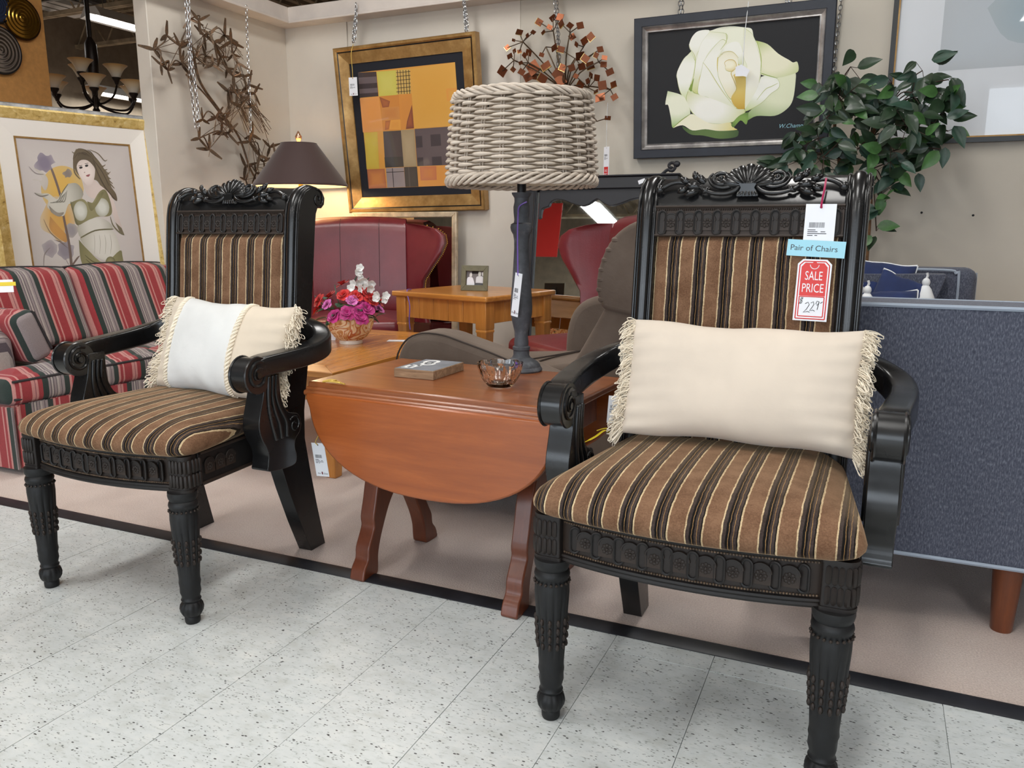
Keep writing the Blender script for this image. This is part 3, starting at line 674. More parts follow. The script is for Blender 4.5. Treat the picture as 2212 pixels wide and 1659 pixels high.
# tag and ribbon beside the right pillow
pt = at(1329, 885, Y=1.72)
card('price_tag', 'white barcode tag tucked behind the left fringe of the plain cream pillow', pt, (R(-12), R(4), R(18)), 0.034, 0.062, logo=False)
g = G(); P0 = [at(1234, 963, Y=1.60), at(1258, 957, Y=1.61), at(1285, 944, Y=1.63), at(1306, 930, Y=1.65), at(1320, 938, Y=1.67)]
YEL = simple('yellow_ribbon', (226, 200, 40), 0.5)
t = obj('ribbon', G().tube(spline(P0, 5), [0.0012] * 5 + [0.0025] * 3 + [0.0055] * 10 + [0.003] * 3, 6, flat=0.3).tube(spline([at(1290, 930, Y=1.655), at(1303, 926, Y=1.655), at(1312, 925, Y=1.66)], 4), 0.004, 5, flat=0.35), YEL)
tag(t, 'yellow ribbon lying on the striped seat left of the plain cream pillow', 'ribbon')
# ---------------------------------------------------------------- drop-leaf table
PINE = wood('red_pine', (122, 64, 32), (164, 98, 54), 'x', 1.0, 0.28, 0.45, knots=True)
PINE_L = wood('leaf_pine', (138, 68, 26), (172, 92, 40), 'x', 0.8, 0.3, 0.4)
MAHOG = wood('table_leg_wood', (92, 44, 24), (124, 64, 38), 'z', 1.0, 0.36, 0.3)
TB = thing('drop_leaf_table', 'red pine drop-leaf table with rounded hanging leaf between the two armchairs', 'table', (-0.965, 1.87, 0), R(-3.0))
obj('tabletop', G().box(-0.365, 0.365, -0.212, 0.215, 0.531, 0.55), PINE, TB, bevel=0.005)
mg = G()
for yy, z, r in ((-0.212, 0.5295, 0.008), (-0.222, 0.522, 0.0075)): mg.tube([(-0.365, yy, z), (0.34, yy, z)], r, 10)
obj('rule_joint', mg, PINE, TB)
lp = [(-0.362, 0.0), (-0.362, -0.014)]
for k in range(1, 32):
    a = math.pi * k / 32; lp.append((-0.353 * math.copysign(abs(math.cos(a)) ** 0.86, math.cos(a)), -0.012 - 0.222 * math.sin(a) ** 0.9))
lp += [(0.348, -0.014), (0.348, 0.0)]
lf = obj('drop_leaf', G().prism(lp, -0.012, 0.012, 'y'), PINE_L, TB, bevel=0.005, loc=(0.008, -0.2235, 0.523), rot=(R(-1.5), 0, 0))
obj('far_leaf', G().prism(lp, -0.011, 0.011, 'y'), PINE_L, TB, bevel=0.005, loc=(0.0, 0.224, 0.523))
LEG = [(0.045, 0.531), (0.05, 0.44), (0.07, 0.36), (0.10, 0.285), (0.118, 0.215), (0.132, 0.165), (0.130, 0.14), (0.142, 0.115), (0.158, 0.085), (0.162, 0.055), (0.178, 0.035), (0.186, 0.014), (0.184, 0.0), (0.128, 0.0), (0.118, 0.02), (0.116, 0.055), (0.104, 0.095), (0.085, 0.135), (0.06, 0.18), (0.03, 0.215), (0, 0.225)]
LEGP = [(p.x, p.y) for p in spline([(a, b, 0) for a, b in LEG], 3)]
full = LEGP + [(-a, b) for a, b in reversed(LEGP[:-1])]
for x0 in (-0.272, 0.195):
    obj('trestle_leg', G().prism(full, x0, x0 + 0.047, 'x'), MAHOG, TB, bevel=0.004)
obj('stretcher', G().box(-0.235, 0.205, -0.012, 0.012, 0.255, 0.335), MAHOG, TB, bevel=0.003)
obj('apron', G().box(-0.31, 0.31, -0.15, -0.13, 0.44, 0.531).box(-0.31, 0.31, 0.13, 0.15, 0.44, 0.531).box(-0.31, -0.29, -0.13, 0.13, 0.44, 0.531).box(0.29, 0.31, -0.13, 0.13, 0.44, 0.531), MAHOG, TB, bevel=0.002)
# tag under the leaf
c0 = at(692, 993, Y=1.70)
card('price_tag', 'white shop tag with barcode hanging from the left edge of the drop leaf', c0, (R(3), R(-6), R(-8)), 0.048, 0.094, [(0.0, -0.001, 0.042), (-0.004, -0.004, 0.05), (0.004, -0.002, 0.062), (0.012, 0.004, 0.075)], GOLDS, 0.0012)
cl = G()
for pts in ([(0, 0, 0.002), (0.02, 0.008, 0.006), (0.045, 0.006, 0.003), (0.06, -0.006, 0.004)], [(0.005, -0.008, 0.002), (0.03, -0.012, 0.006), (0.055, -0.004, 0.003), (0.075, -0.010, 0.002)], [(0.03, 0.01, 0.004), (0.04, 0.0, 0.008), (0.03, -0.006, 0.006), (0.02, 0.002, 0.004)]):
    cl.tube(spline([(a, b, c + 0.001) for a, b, c in pts], 5), 0.0021, 6)
cb = obj('gold_cord', cl, GOLDS, loc=at(698, 826, Z=0.551)); tag(cb, 'loose gold cord lying on the front left corner of the drop-leaf table', 'cord')
# ---------------------------------------------------------------- things on the table
bl = thing('wooden_block', 'small distressed wooden block with grey top and white marks on the drop-leaf table', 'decor', (-1.102, 1.905, 0.55), R(-1.5))
RAW = wood('distressed_wood', (120, 92, 68), (186, 154, 120), 'x', 2.0, 0.8, 0.0)
obj('block', G().box(-0.062, 0.062, -0.083, 0.083, 0, 0.024), RAW, bl, bevel=0.0015)
obj('grey_face', G().box(-0.0595, 0.0595, -0.080, 0.080, 0.0235, 0.0246), simple('grey_chalk', (128, 130, 136), 0.85, var=0.1, nscale=30), bl)
mk = G()
def ringmark(g, cx, cy, a, b, w):
    g.rings([[(cx + (a + o) * math.cos(R(15 * k)), cy + (b + o) * math.sin(R(15 * k)), 0.02475) for k in range(24)] for o in (-w, w)], cap=False)
ringmark(mk, -0.02, 0.045, 0.018, 0.022, 0.0055); ringmark(mk, -0.012, 0.012, 0.016, 0.018, 0.005)
for x in (-0.045, -0.022): mk.box(x - 0.005, x + 0.005, -0.062, -0.018, 0.0245, 0.0248)
mk.box(-0.05, -0.012, -0.026, -0.017, 0.0245, 0.0248); mk.box(-0.05, -0.03, -0.066, -0.057, 0.0245, 0.0248)
obj('white_mark', mk, simple('white_paint', (232, 232, 230), 0.7), bl, ang=None, kind='stuff')
GLASS = Mat('crystal', (255, 255, 255), 0.01, trans=1.0, ior=1.5, spec=0.6).m
bw = thing('crystal_bowl', 'cut crystal bowl standing in front of the wicker lamp base', 'bowl', (-0.848, 1.822, 0.55), R(10))
out = [(0.0, 0.0), (0.022, 0.0), (0.03, 0.002), (0.037, 0.010), (0.045, 0.022), (0.051, 0.036), (0.055, 0.050), (0.0565, 0.062)]
inn = [(0.0535, 0.062), (0.0515, 0.050), (0.0475, 0.037), (0.041, 0.024), (0.032, 0.012), (0.018, 0.006), (0.0, 0.005)]
def cut(th, z, r):
    if r < 0.02: return r
    k = abs(math.sin(4 * th)); return r * (1 + 0.05 * k ** 0.35) - (0.0035 * max(0, math.sin(8 * th + 130 * z)) * max(0, math.sin(8 * th - 130 * z)) if 0.008 < z < 0.052 else 0)
g = G(); rs = []
for i, (r, z) in enumerate(out + inn):
    ring = []
    for k in range(48):
        th = 2 * math.pi * k / 48; q = cut(th, z, r) if i < len(out) else r
        zz = z - (0.0035 * (1 - abs(math.sin(4 * th)) ** 0.4) if z > 0.055 else 0); ring.append((q * math.cos(th), q * math.sin(th), zz))
    rs.append(ring)
obj('bowl', g.rings(rs, cap=False), GLASS, bw, ang=None)
obj('sticker', G().box(-0.006, 0.006, -0.0004, 0.0004, -0.006, 0.006), PURPLE, bw, loc=(0.034, 0.038, 0.052), rot=(R(-20), 0, R(130)))
# ---------------------------------------------------------------- wicker lamp
LP = at(1126, 800, Z=0.55); 
LM = thing('wicker_lamp', 'tall table lamp with woven wicker drum shade and dark turned post', 'table lamp', LP)
GREYW = Mat('weathered_grey_wood', (74, 76, 82), 0.6); _v = GREYW.coord()
GREYW.color(GREYW.ramp(GREYW.noise(_v, 22, 6, 0.65), [(0.3, (56, 58, 62)), (0.55, (76, 78, 84)), (0.75, (120, 122, 126))])).bump(GREYW.noise(_v, 60, 5), 0.15, 0.002); GREYW = GREYW.m
px = 0.00132
pf = [(0.0, 0), (0.058, 0), (0.060, 0.004), (0.057, 0.010), (0.054, 0.013), (0.053, 0.018), (0.046, 0.026), (0.034, 0.033), (0.026, 0.038), (0.0225, 0.045), (0.0225, 0.058), (0.0245, 0.060), (0.0245, 0.068), (0.020, 0.071), (0.0205, 0.083), (0.0185, 0.095), (0.0195, 0.112), (0.025, 0.135), (0.0298, 0.16), (0.0305, 0.18), (0.029, 0.21), (0.0255, 0.25), (0.0225, 0.30), (0.0205, 0.34), (0.0205, 0.362), (0.023, 0.378), (0.029, 0.388), (0.031, 0.398), (0.029, 0.406), (0.0215, 0.410), (0.020, 0.418), (0.022, 0.436), (0.0225, 0.452), (0.0195, 0.466), (0.020, 0.476), (0.0265, 0.486), (0.027, 0.490), (0.0, 0.491)]
obj('post', G().lathe(pf, 32), GREYW, LM, ang=30)
obj('neck', G().lathe([(0.0, 0.489), (0.0125, 0.489), (0.0125, 0.62), (0.006, 0.625), (0.006, 0.74), (0.0, 0.74)], 16), simple('black_metal', (22, 22, 26), 0.35, 0.2), LM)
WICK = Mat('washed_willow', (190, 174, 156), 0.7, spec=0.3); _v = WICK.coord(); _oi = WICK.n('ShaderNodeObjectInfo')
_c = WICK.ramp(WICK.noise(WICK.coord('Object', (10, 10, 70)), 2.2, 4), [(0.28, (170, 156, 142)), (0.5, (204, 190, 175)), (0.72, (220, 208, 194))])
WICK.color(_c).bump(WICK.noise(_v, 130, 3), 0.15, 0.001); WICK = WICK.m
shz0, shz1, r0, r1 = 0.506, 0.740, 0.196, 0.175
SHD = obj('shade', G().lathe([(r0 - 0.014, shz0 + 0.01), (r1 - 0.014, shz1 - 0.006)], 64, cap=False), simple('shade_lining', (176, 160, 140), 0.9), LM, label='woven wicker drum shade')
rad = lambda z: lerp(r0, r1, (z - shz0) / (shz1 - shz0)) * (1 + 0.012 * math.sin(math.pi * (z - shz0) / (shz1 - shz0)))
NST = 22; rows = 23
for k in range(NST):
    a = 2 * math.pi * k / NST; g = G()
    for o in (-0.013, 0.013):
        g.tube([((rad(z) - 0.001) * math.cos(a + o * 1.6), (rad(z) - 0.001) * math.sin(a + o * 1.6), z) for z in [lerp(shz0, shz1, q / 8) for q in range(9)]], 0.0022, 5)
    obj('stake', g, WICK, SHD)
rnd = random.Random(2)
for r in range(rows):
    z = lerp(shz0 + 0.026, shz1 - 0.014, (r + 0.5) / rows); g = G(); n = NST * 10; th = []; pts = []; ph = 0 if r % 2 else math.pi
    jit = [rnd.uniform(0.82, 1.18) for _ in range(NST + 1)]; jz = [rnd.uniform(-0.0012, 0.0012) for _ in range(NST + 1)]
    for k in range(n):
        a = 2 * math.pi * k / n; s = math.cos(NST / 2 * a + ph)
        rr = rad(z) + (0.0088 * max(0, s) ** 0.8 if s > 0 else -0.0085 * (-s) ** 0.8); i = int(k / 10); f = (k % 10) / 10
        pts.append((rr * math.cos(a), rr * math.sin(a), z + lerp(jz[i], jz[(i + 1) % NST], f))); th.append((0.0024 + 0.0025 * max(0, s) ** 0.7) * lerp(jit[i], jit[(i + 1) % NST], f))
    g.tube(pts, th, 7, loop=True); obj('willow_rod', g, WICK, SHD, ang=80)
for zc, rr_, amp, hz, hr, tw_ in ((shz0 + 0.013, r0 + 0.001, 1, 0.0115, 0.0075, 9), (shz1 - 0.008, r1, -1, 0.0085, 0.0075, 8)):
    for ph in range(5):
        g = G(); n = 360; pts = []; ths = []
        for k in range(n):
            a = 2 * math.pi * k / n; q = tw_ * a * amp + 2 * math.pi * ph / 5
            rr = rr_ + hr * math.cos(q); pts.append((rr * math.cos(a), rr * math.sin(a), zc + hz * math.sin(q))); ths.append(0.0046 + 0.0008 * math.sin(5 * a + ph))
        g.tube(pts, ths, 7, loop=True); obj('rim_strand', g, WICK, SHD, ang=80)
for k in range(3):
    a = 2 * math.pi * k / 3 + 0.4; obj('spider_arm', G().tube([(0, 0, 0.69), ((r1 - 0.01) * math.cos(a), (r1 - 0.01) * math.sin(a), 0.695)], 0.003, 6), simple('dark_wire', (40, 40, 40), 0.5), LM)
tp = LP + Vector((-0.008, -0.036, 0.255))
t = card('price_tag', 'narrow white tag on a purple cord against the dark lamp post', at(1116, 637, Y=LP.y - 0.05), (R(-4), R(5), R(-30)), 0.032, 0.118, None)
k0 = at(1116, 640, Y=LP.y - 0.05)
tops = [at(1119, 595, Y=LP.y - 0.047), at(1118, 520, Y=LP.y - 0.045), at(1119, 470, Y=LP.y - 0.038), at(1122, 446, Y=LP.y - 0.026), at(1138, 436, Y=LP.y - 0.02)]
c = obj('cord', G().tube(spline(tops, 5), 0.0021, 6), PURPLE, t); c.matrix_parent_inverse = (Matrix.Translation(t.location) @ t.rotation_euler.to_matrix().to_4x4()).inverted()
# ---------------------------------------------------------------- wing chairs
LEATH = Mat('oxblood_leather', (112, 34, 42), 0.33, coat=0.2, coat_r=0.3); _v = LEATH.coord()
LEATH.color(LEATH.ramp(LEATH.noise(_v, 3, 4), [(0.3, (98, 26, 34)), (0.7, (124, 40, 47))])).bump(LEATH.math('ADD', LEATH.noise(_v, 170, 3), LEATH.math('MULTIPLY', LEATH.noise(LEATH.coord('Object', (9, 9, 1.6)), 1.4, 3), 4.0)), 0.12, 0.004); LEATH = LEATH.m
PIPE = simple('lit_piping', (186, 150, 150), 0.35)  # leather welt, with the light it catches put into its colour
BRASS = simple('brass', (190, 150, 70), 0.3, 1.0)
DKW = simple('dark_turned_wood', (46, 24, 20), 0.4)
def box_cushion(hx, y0, y1, z0, z1, r=0.045, crown=0.02, n=22, bx=0.0):
    """soft box: rounded edges, crowned top"""
    g = G(); cy = (y0 + y1) / 2; hy = (y1 - y0) / 2; hz = (z1 - z0) / 2; cz_ = (z0 + z1) / 2; rs = []
    def ring(ins, z):
        out = []; a, b = hx - ins, hy - ins; rr = max(0.004, r - ins)
        rr = min(rr, a, b)
        for qx, qy, a0 in ((a - rr, -b + rr, -90), (a - rr, b - rr, 0), (-a + rr, b - rr, 90), (-a + rr, -b + rr, 180)):
            for k in range(7): th = R(a0 + 15 * k); out.append(Vector((qx + rr * math.cos(th), cy + qy + rr * math.sin(th), z)))
        return out
    m = min(hx, hy) * 0.98
    for k in range(7):
        th = math.pi / 2 * k / 6; rs.append(ring(r * (1 - math.sin(th)) * 0.9, z0 + r * (1 - math.cos(th)) * 0.8))
    for k in range(7):
        th = math.pi / 2 * k / 6; rs.append(ring(r * (1 - math.cos(th)) * 0.9, z1 - crown - r * 0.8 * (1 - math.sin(th))))
    for k in range(1, 7): f = k / 6; ins = lerp(r * 0.9, m, f); rs.append(ring(ins, z1 - crown + crown * math.sin(math.pi / 2 * f)))
    return g.rings(rs)
def wing_chair(name, label, loc, rz):
    t = thing(name, label, 'armchair', loc, rz, 'oxblood wing chairs')
    def back(i, j):
        u = 2 * i - 1; z = lerp(0.40, 1.0 - 0.014 * abs(u) ** 2.5, j)
        return (0.29 * u, 0.02 + 0.045 * (1 - u * u) * 0.5 - 0.05 * edge(min(j * 3, (1 - j) * 8), 2) + 0.07 * j, z)
    g = G(); g.grid(back, 24, 24); g.grid(lambda i, j: Vector(back(i, j)) + Vector((0, 0.13 - 0.05 * j, -0.004)), 8, 8)
    g.rings([[back(i / 24, 1) for i in range(25)], [Vector(back(i / 24, 1)) + Vector((0, 0.03, 0.012)) for i in range(25)], [Vector(back(i / 24, 1)) + Vector((0, 0.082, -0.004)) for i in range(25)]], closed=False, cap=False)
    b = obj('backrest', g, LEATH, t, ang=70)
    for u in (-0.42, 0.42): obj('seam', G().tube([Vector(back((u + 1) / 2, j / 20)) + Vector((0, -0.001, 0)) for j in range(6, 21)], 0.0022, 5), simple('seam_thread', (70, 18, 24), 0.4), b)
    L = [(0.36, 0.16), (0.45, 0.14), (0.55, 0.115), (0.62, 0.125), (0.70, 0.185), (0.78, 0.25), (0.85, 0.285), (0.90, 0.275), (0.935, 0.225), (0.955, 0.14), (0.966, 0.06)]
    zs = [p.x for p in spline([(z, 0, 0) for z, l in L], 3)]
    for s in (-1, 1):
        def w(f, z, o):
            l = tab(L, z); d = l * f; ph = R(30); y = 0.07 * (z - 0.4) / 0.6
            return Vector((s * (0.285 + d * math.cos(ph) + o * math.sin(ph)), y - 0.015 - d * math.sin(ph) - 0.03 * f * f + o * math.cos(ph), z))
        g = G(); rs = []
        for z in zs:
            th = 0.05 if z < 0.9 else lerp(0.05, 0.02, (z - 0.9) / 0.066)
            rs.append([w(f, z, 0) for f in (0, 0.2, 0.4, 0.6, 0.8, 0.95)] + [w(1.0, z, th * 0.2), w(1.0, z, th * 0.8)] + [w(f, z, th) for f in (0.95, 0.7, 0.4, 0)])
        g.rings(rs); wg = obj('wing', g, LEATH, t, ang=60)
        obj('piping', G().tube([w(0, z, -0.004) for z in zs], 0.0045, 6), PIPE, wg)
        g = G()
        for k in range(52):
            z = lerp(0.46, 0.955, k / 51); g.ball(w(1.0, z, 0.046), 0.0042, 6, 4)
        obj('nailhead_trim', g, BRASS, wg, kind='stuff')
    obj('seat_cushion', box_cushion(0.305, -0.56, 0.03, 0.315, 0.455, 0.05, 0.03), LEATH, t, ang=60)
    obj('seat_base', G().box(-0.30, 0.30, -0.53, 0.1, 0.16, 0.32), LEATH, t, bevel=0.02, seg=3)
    obj('base_piping', G().tube([(-0.302, -0.532, 0.315), (0.302, -0.532, 0.315)], 0.005, 6).tube([(-0.302, -0.532, 0.315), (-0.302, 0.0, 0.315)], 0.005, 6).tube([(0.302, -0.532, 0.315), (0.302, 0, 0.315)], 0.005, 6), LEATH, t)
    for x in (-0.25, 0.25):
        for y in (-0.48, 0.06): obj('leg', G().lathe([(0.014, 0), (0.018, 0.01), (0.022, 0.08), (0.028, 0.165)], 12), DKW, t, loc=(x, y, 0))
    return t
pc = at(776, 560, Y=4.25)
wing_chair('wing_chair', 'oxblood leather wing chair facing out beside the carved armchair with white panel pillow', (pc.x, 4.25, 0), R(27))
wing_chair('wing_chair', 'oxblood leather wing chair turned left in front of the black framed mirror', (-1.03, 3.78, 0), R(-38))
# ---------------------------------------------------------------- brown recliner
TAUPE = Mat('taupe_microsuede', (112, 98, 88), 0.9, sheen=0.4, sheen_c=(190, 176, 164), spec=0.1); _v = TAUPE.coord()
TAUPE.color(TAUPE.ramp(TAUPE.noise(_v, 4, 5), [(0.3, (98, 85, 76)), (0.7, (120, 107, 97))])).bump(TAUPE.noise(_v, 16, 5, 0.6, 0.6), 0.25, 0.012); TAUPE = TAUPE.m
WELT = simple('dark_welt', (62, 52, 46), 0.8)
RE = thing('recliner', 'taupe upholstered recliner leaning back behind the drop-leaf table', 'recliner', (-1.0, 2.64, 0))
def loc_(p): return (p[0] + 1.0, p[1])
AR = [(-1.435, 0.13), (-1.452, 0.40), (-1.45, 0.50), (-1.435, 0.548), (-1.40, 0.588), (-1.345, 0.608), (-1.27, 0.606), (-1.20, 0.588), (-1.10, 0.560), (-1.0, 0.527), (-0.92, 0.50), (-0.82, 0.475), (-0.7, 0.46), (-0.6, 0.46), (-0.55, 0.3), (-0.55, 0.13)]
ar = [(p.x, p.y) for p in spline([(a + 1.0, b, 0) for a, b in AR], 3)]
a1 = obj('arm', G().prism(ar, -0.36, -0.22, 'y'), TAUPE, RE, bevel=0.028, seg=4)
obj('welt', G().tube([(x, -0.356, z - 0.004) for x, z in ar[3:40]], 0.003, 6), WELT, a1)
AF = [(-1.05, 0.13), (-1.06, 0.45), (-1.055, 0.56), (-1.03, 0.635), (-0.98, 0.68), (-0.90, 0.70), (-0.75, 0.70), (-0.6, 0.66), (-0.55, 0.4), (-0.55, 0.13)]
af = [(p.x, p.y) for p in spline([(a + 1.0, b, 0) for a, b in AF], 3)]
obj('arm', G().prism(af, 0.22, 0.36, 'y'), TAUPE, RE, bevel=0.03, seg=4)
obj('base', G().box(-0.42, 0.42, -0.33, 0.33, 0.085, 0.33), simple('recliner_base', (84, 72, 66), 0.9), RE, bevel=0.02)
for x in (-0.34, 0.34):
    for y in (-0.27, 0.27): obj('foot', G().lathe([(0.022, 0), (0.026, 0.02), (0.024, 0.09)], 12), DKW, RE, loc=(x, y, 0))
sp = [(-0.44, 0.30), (-0.46, 0.40), (-0.40, 0.455), (-0.2, 0.475), (0.0, 0.49), (0.12, 0.51), (0.2, 0.48), (0.2, 0.30)]
sp = [(p.x, p.y) for p in spline([(a, b, 0) for a, b in sp], 3)]
st = obj('seat', G().prism(sp, -0.225, 0.225, 'y'), TAUPE, RE, bevel=0.03, seg=4)
obj('seam', G().tube(spline([(-0.25, -0.2, 0.471), (-0.1, -0.05, 0.486), (0.05, 0.15, 0.503)], 6), 0.003, 5).tube(spline([(-0.05, -0.2, 0.489), (-0.02, 0.0, 0.493), (0.08, 0.2, 0.508)], 6), 0.003, 5), WELT, st, kind='stuff')
bk = [(0.12, 0.42), (0.135, 0.50), (0.18, 0.58), (0.225, 0.66), (0.26, 0.715), (0.33, 0.74), (0.44, 0.70), (0.46, 0.56), (0.42, 0.40), (0.3, 0.36)]
bk = [(p.x, p.y) for p in spline([(a, b, 0) for a, b in bk + bk[:1]], 3)][:-1]
obj('back_cushion', G().prism(bk, -0.27, 0.27, 'y'), TAUPE, RE, bevel=0.05, seg=5)
hd = [(0.245, 0.70), (0.225, 0.76), (0.232, 0.83), (0.262, 0.90), (0.305, 0.945), (0.36, 0.968), (0.42, 0.955), (0.47, 0.88), (0.49, 0.78), (0.47, 0.70), (0.36, 0.68)]
hd = [(p.x, p.y) for p in spline([(a, b, 0) for a, b in hd + hd[:1]], 3)][:-1]
hc = obj('head_cushion', G().prism(hd, -0.28, 0.28, 'y'), TAUPE, RE, bevel=0.05, seg=5)
g = G()
for k in range(7):
    z = 0.73 + 0.03 * k; x = tab([(0.70, 0.238), (0.76, 0.226), (0.83, 0.233), (0.90, 0.262), (0.97, 0.33)], z)
    g.ball((x + 0.012, -0.268, z), (0.016, 0.016, 0.011), 8, 5)
obj('gathers', g, TAUPE, hc, kind='stuff')
# ---------------------------------------------------------------- honey coloured tables
HONEY = wood('honey_pine', (176, 112, 44), (220, 154, 80), 'y', 0.8, 0.25, 0.45); HONEYX = wood('honey_pine_cross', (176, 112, 44), (220, 154, 80), 'x', 0.8, 0.28, 0.4); HONEYZ = wood('honey_pine_upright', (180, 116, 48), (220, 154, 80), 'z', 0.8, 0.32, 0.3)
CT = thing('coffee_table', 'honey pine coffee table with mitred border carrying the flower bowl', 'table', (-2.17, 2.955, 0))
hx, hy, bw_ = 0.375, 0.565, 0.13
def board(P, z0, z1): return G().prism(P, z0, z1, 'z')
for P, m in (([(-hx, -hy), (hx, -hy), (hx - bw_, -hy + bw_), (-hx + bw_, -hy + bw_)], HONEYX), ([(hx, -hy), (hx, hy), (hx - bw_, hy - bw_), (hx - bw_, -hy + bw_)], HONEY), ([(hx, hy), (-hx, hy), (-hx + bw_, hy - bw_), (hx - bw_, hy - bw_)], HONEYX), ([(-hx, hy), (-hx, -hy), (-hx + bw_, -hy + bw_), (-hx + bw_, hy - bw_)], HONEY)):
    obj('border_board', board(P, 0.396, 0.42), m, CT, bevel=0.003)
obj('top_panel', G().box(-hx + bw_ + 0.001, hx - bw_ - 0.001, -hy + bw_ + 0.001, hy - bw_ - 0.001, 0.396, 0.4195), HONEY, CT, bevel=0.001)
for s in (-1, 1):
    obj('apron', G().box(s * 0.335 - 0.012, s * 0.335 + 0.012, -0.50, 0.50, 0.30, 0.396), HONEY, CT, bevel=0.002)
    obj('apron', G().box(-0.32, 0.32, s * 0.525 - 0.012, s * 0.525 + 0.012, 0.30, 0.396), HONEYX, CT, bevel=0.002)
    for q in (-1, 1): obj('leg', G().rings([[(s * 0.325 + a * w, q * 0.515 + b * w, z) for a, b in ((-1, -1), (1, -1), (1, 1), (-1, 1))] for w, z in ((0.022, 0), (0.034, 0.27), (0.034, 0.396))]), HONEYZ, CT, bevel=0.004)
ET = thing('end_table', 'honey pine end table with planked apron carrying the small photo frame', 'table', (-2.368, 3.699, 0), math.atan2(-0.157, 0.639))
obj('tabletop', G().box(0, 0.665, 0, 0.60, 0.582, 0.61), HONEYX, ET, bevel=0.008, seg=3)
for k in range(5):
    a = 0.075 + 0.103 * k; obj('apron_plank', G().box(a + 0.0008, a + 0.1022, 0.03, 0.048, 0.47, 0.582), HONEYZ, ET, bevel=0.0025)
for k in range(4):
    a = 0.075 + 0.112 * k; obj('apron_plank', G().box(0.617, 0.635, a, a + 0.11, 0.47, 0.582), HONEYZ, ET, bevel=0.0025)
obj('apron', G().box(0.03, 0.048, 0.07, 0.53, 0.47, 0.582), HONEY, ET, bevel=0.002); obj('apron', G().box(0.07, 0.6, 0.552, 0.57, 0.47, 0.582), HONEYX, ET, bevel=0.002)
for x in (0.052, 0.613):
    for y in (0.052, 0.548):
        obj('leg', G().rings([[(x + a * w, y + b * w, z) for a, b in ((-1, -1), (1, -1), (1, 1), (-1, 1))] for w, z in ((0.02, 0), (0.031, 0.425), (0.0345, 0.43), (0.0345, 0.437), (0.031, 0.442), (0.0345, 0.447), (0.0345, 0.582))]), HONEYZ, ET, bevel=0.003)
ce = obj('tag_cord', G().tube(spline([at(884, 626, Z=0.611) + Vector((0, 0.02, 0)), at(883, 628, Z=0.613) + Vector((-0.004, -0.012, 0)), at(885, 660, Y=3.66), at(884, 690, Y=3.66), at(886, 712, Y=3.66)], 5), 0.003, 6), PURPLE)
tag(ce, 'purple tag cord hanging over the front of the honey pine end table', 'cord')
fp = at(1019, 629, Z=0.61); PF = thing('photo_frame', 'small olive photo frame with a black and white picture on the end table', 'photo frame', (fp.x, fp.y + 0.03, 0.61), R(3))
PF.rotation_euler = (R(-8), 0, R(6))
OLIVE = simple('olive_leatherette', (112, 108, 84), 0.5, var=0.1, nscale=30, bump=0.1)
fw, fh, fb, fbv = 0.076, 0.135, 0.026, 0.03
g = G()
for P in ([(-fw, 0), (fw, 0), (fw - fb, fbv), (-fw + fb, fbv)], [(fw, 0), (fw, fh), (fw - fb, fh - fbv), (fw - fb, fbv)], [(fw, fh), (-fw, fh), (-fw + fb, fh - fbv), (fw - fb, fh - fbv)], [(-fw, fh), (-fw, 0), (-fw + fb, fbv), (-fw + fb, fh - fbv)]):
    g.prism(P, -0.008, 0.006, 'y')
obj('frame', g, OLIVE, PF, bevel=0.0015)
obj('backing', G().box(-fw + 0.004, fw - 0.004, 0.0055, 0.009, 0.004, fh - 0.004), INKB, PF)
obj('strut', G().prism([(0.0, 0.10), (0.045, 0.006), (0.05, 0.006), (0.008, 0.11)], -0.018, 0.018, 'x'), INKB, PF)
# ---------------------------------------------------------------- flat printed pictures
PAINT = Mat('printed_colour', (255, 255, 255), 0.55); _a = PAINT.n('ShaderNodeVertexColor'); _a.layer_name = 'Col'; PAINT.color(_a.outputs['Color']); PAINT = PAINT.m
GLOSSP = Mat('glazed_print', (255, 255, 255), 0.5, coat=1.0, coat_r=0.02); _a = GLOSSP.n('ShaderNodeVertexColor'); _a.layer_name = 'Col'; GLOSSP.color(_a.outputs['Color']); GLOSSP = GLOSSP.m
def homog(Q):
    """projective map from a quad of crop pixels (tl, tr, br, bl) to the unit square"""
    import numpy as np
    A = []; B = []
    for (x, y), (u, v) in zip(Q, ((0, 1), (1, 1), (1, 0), (0, 0))):
        A += [[x, y, 1, 0, 0, 0, -u * x, -u * y], [0, 0, 0, x, y, 1, -v * x, -v * y]]; B += [u, v]
    h = np.linalg.solve(np.array(A, float), np.array(B, float))
    return lambda p: ((h[0] * p[0] + h[1] * p[1] + h[2]) / (h[6] * p[0] + h[7] * p[1] + 1), (h[3] * p[0] + h[4] * p[1] + h[5]) / (h[6] * p[0] + h[7] * p[1] + 1))
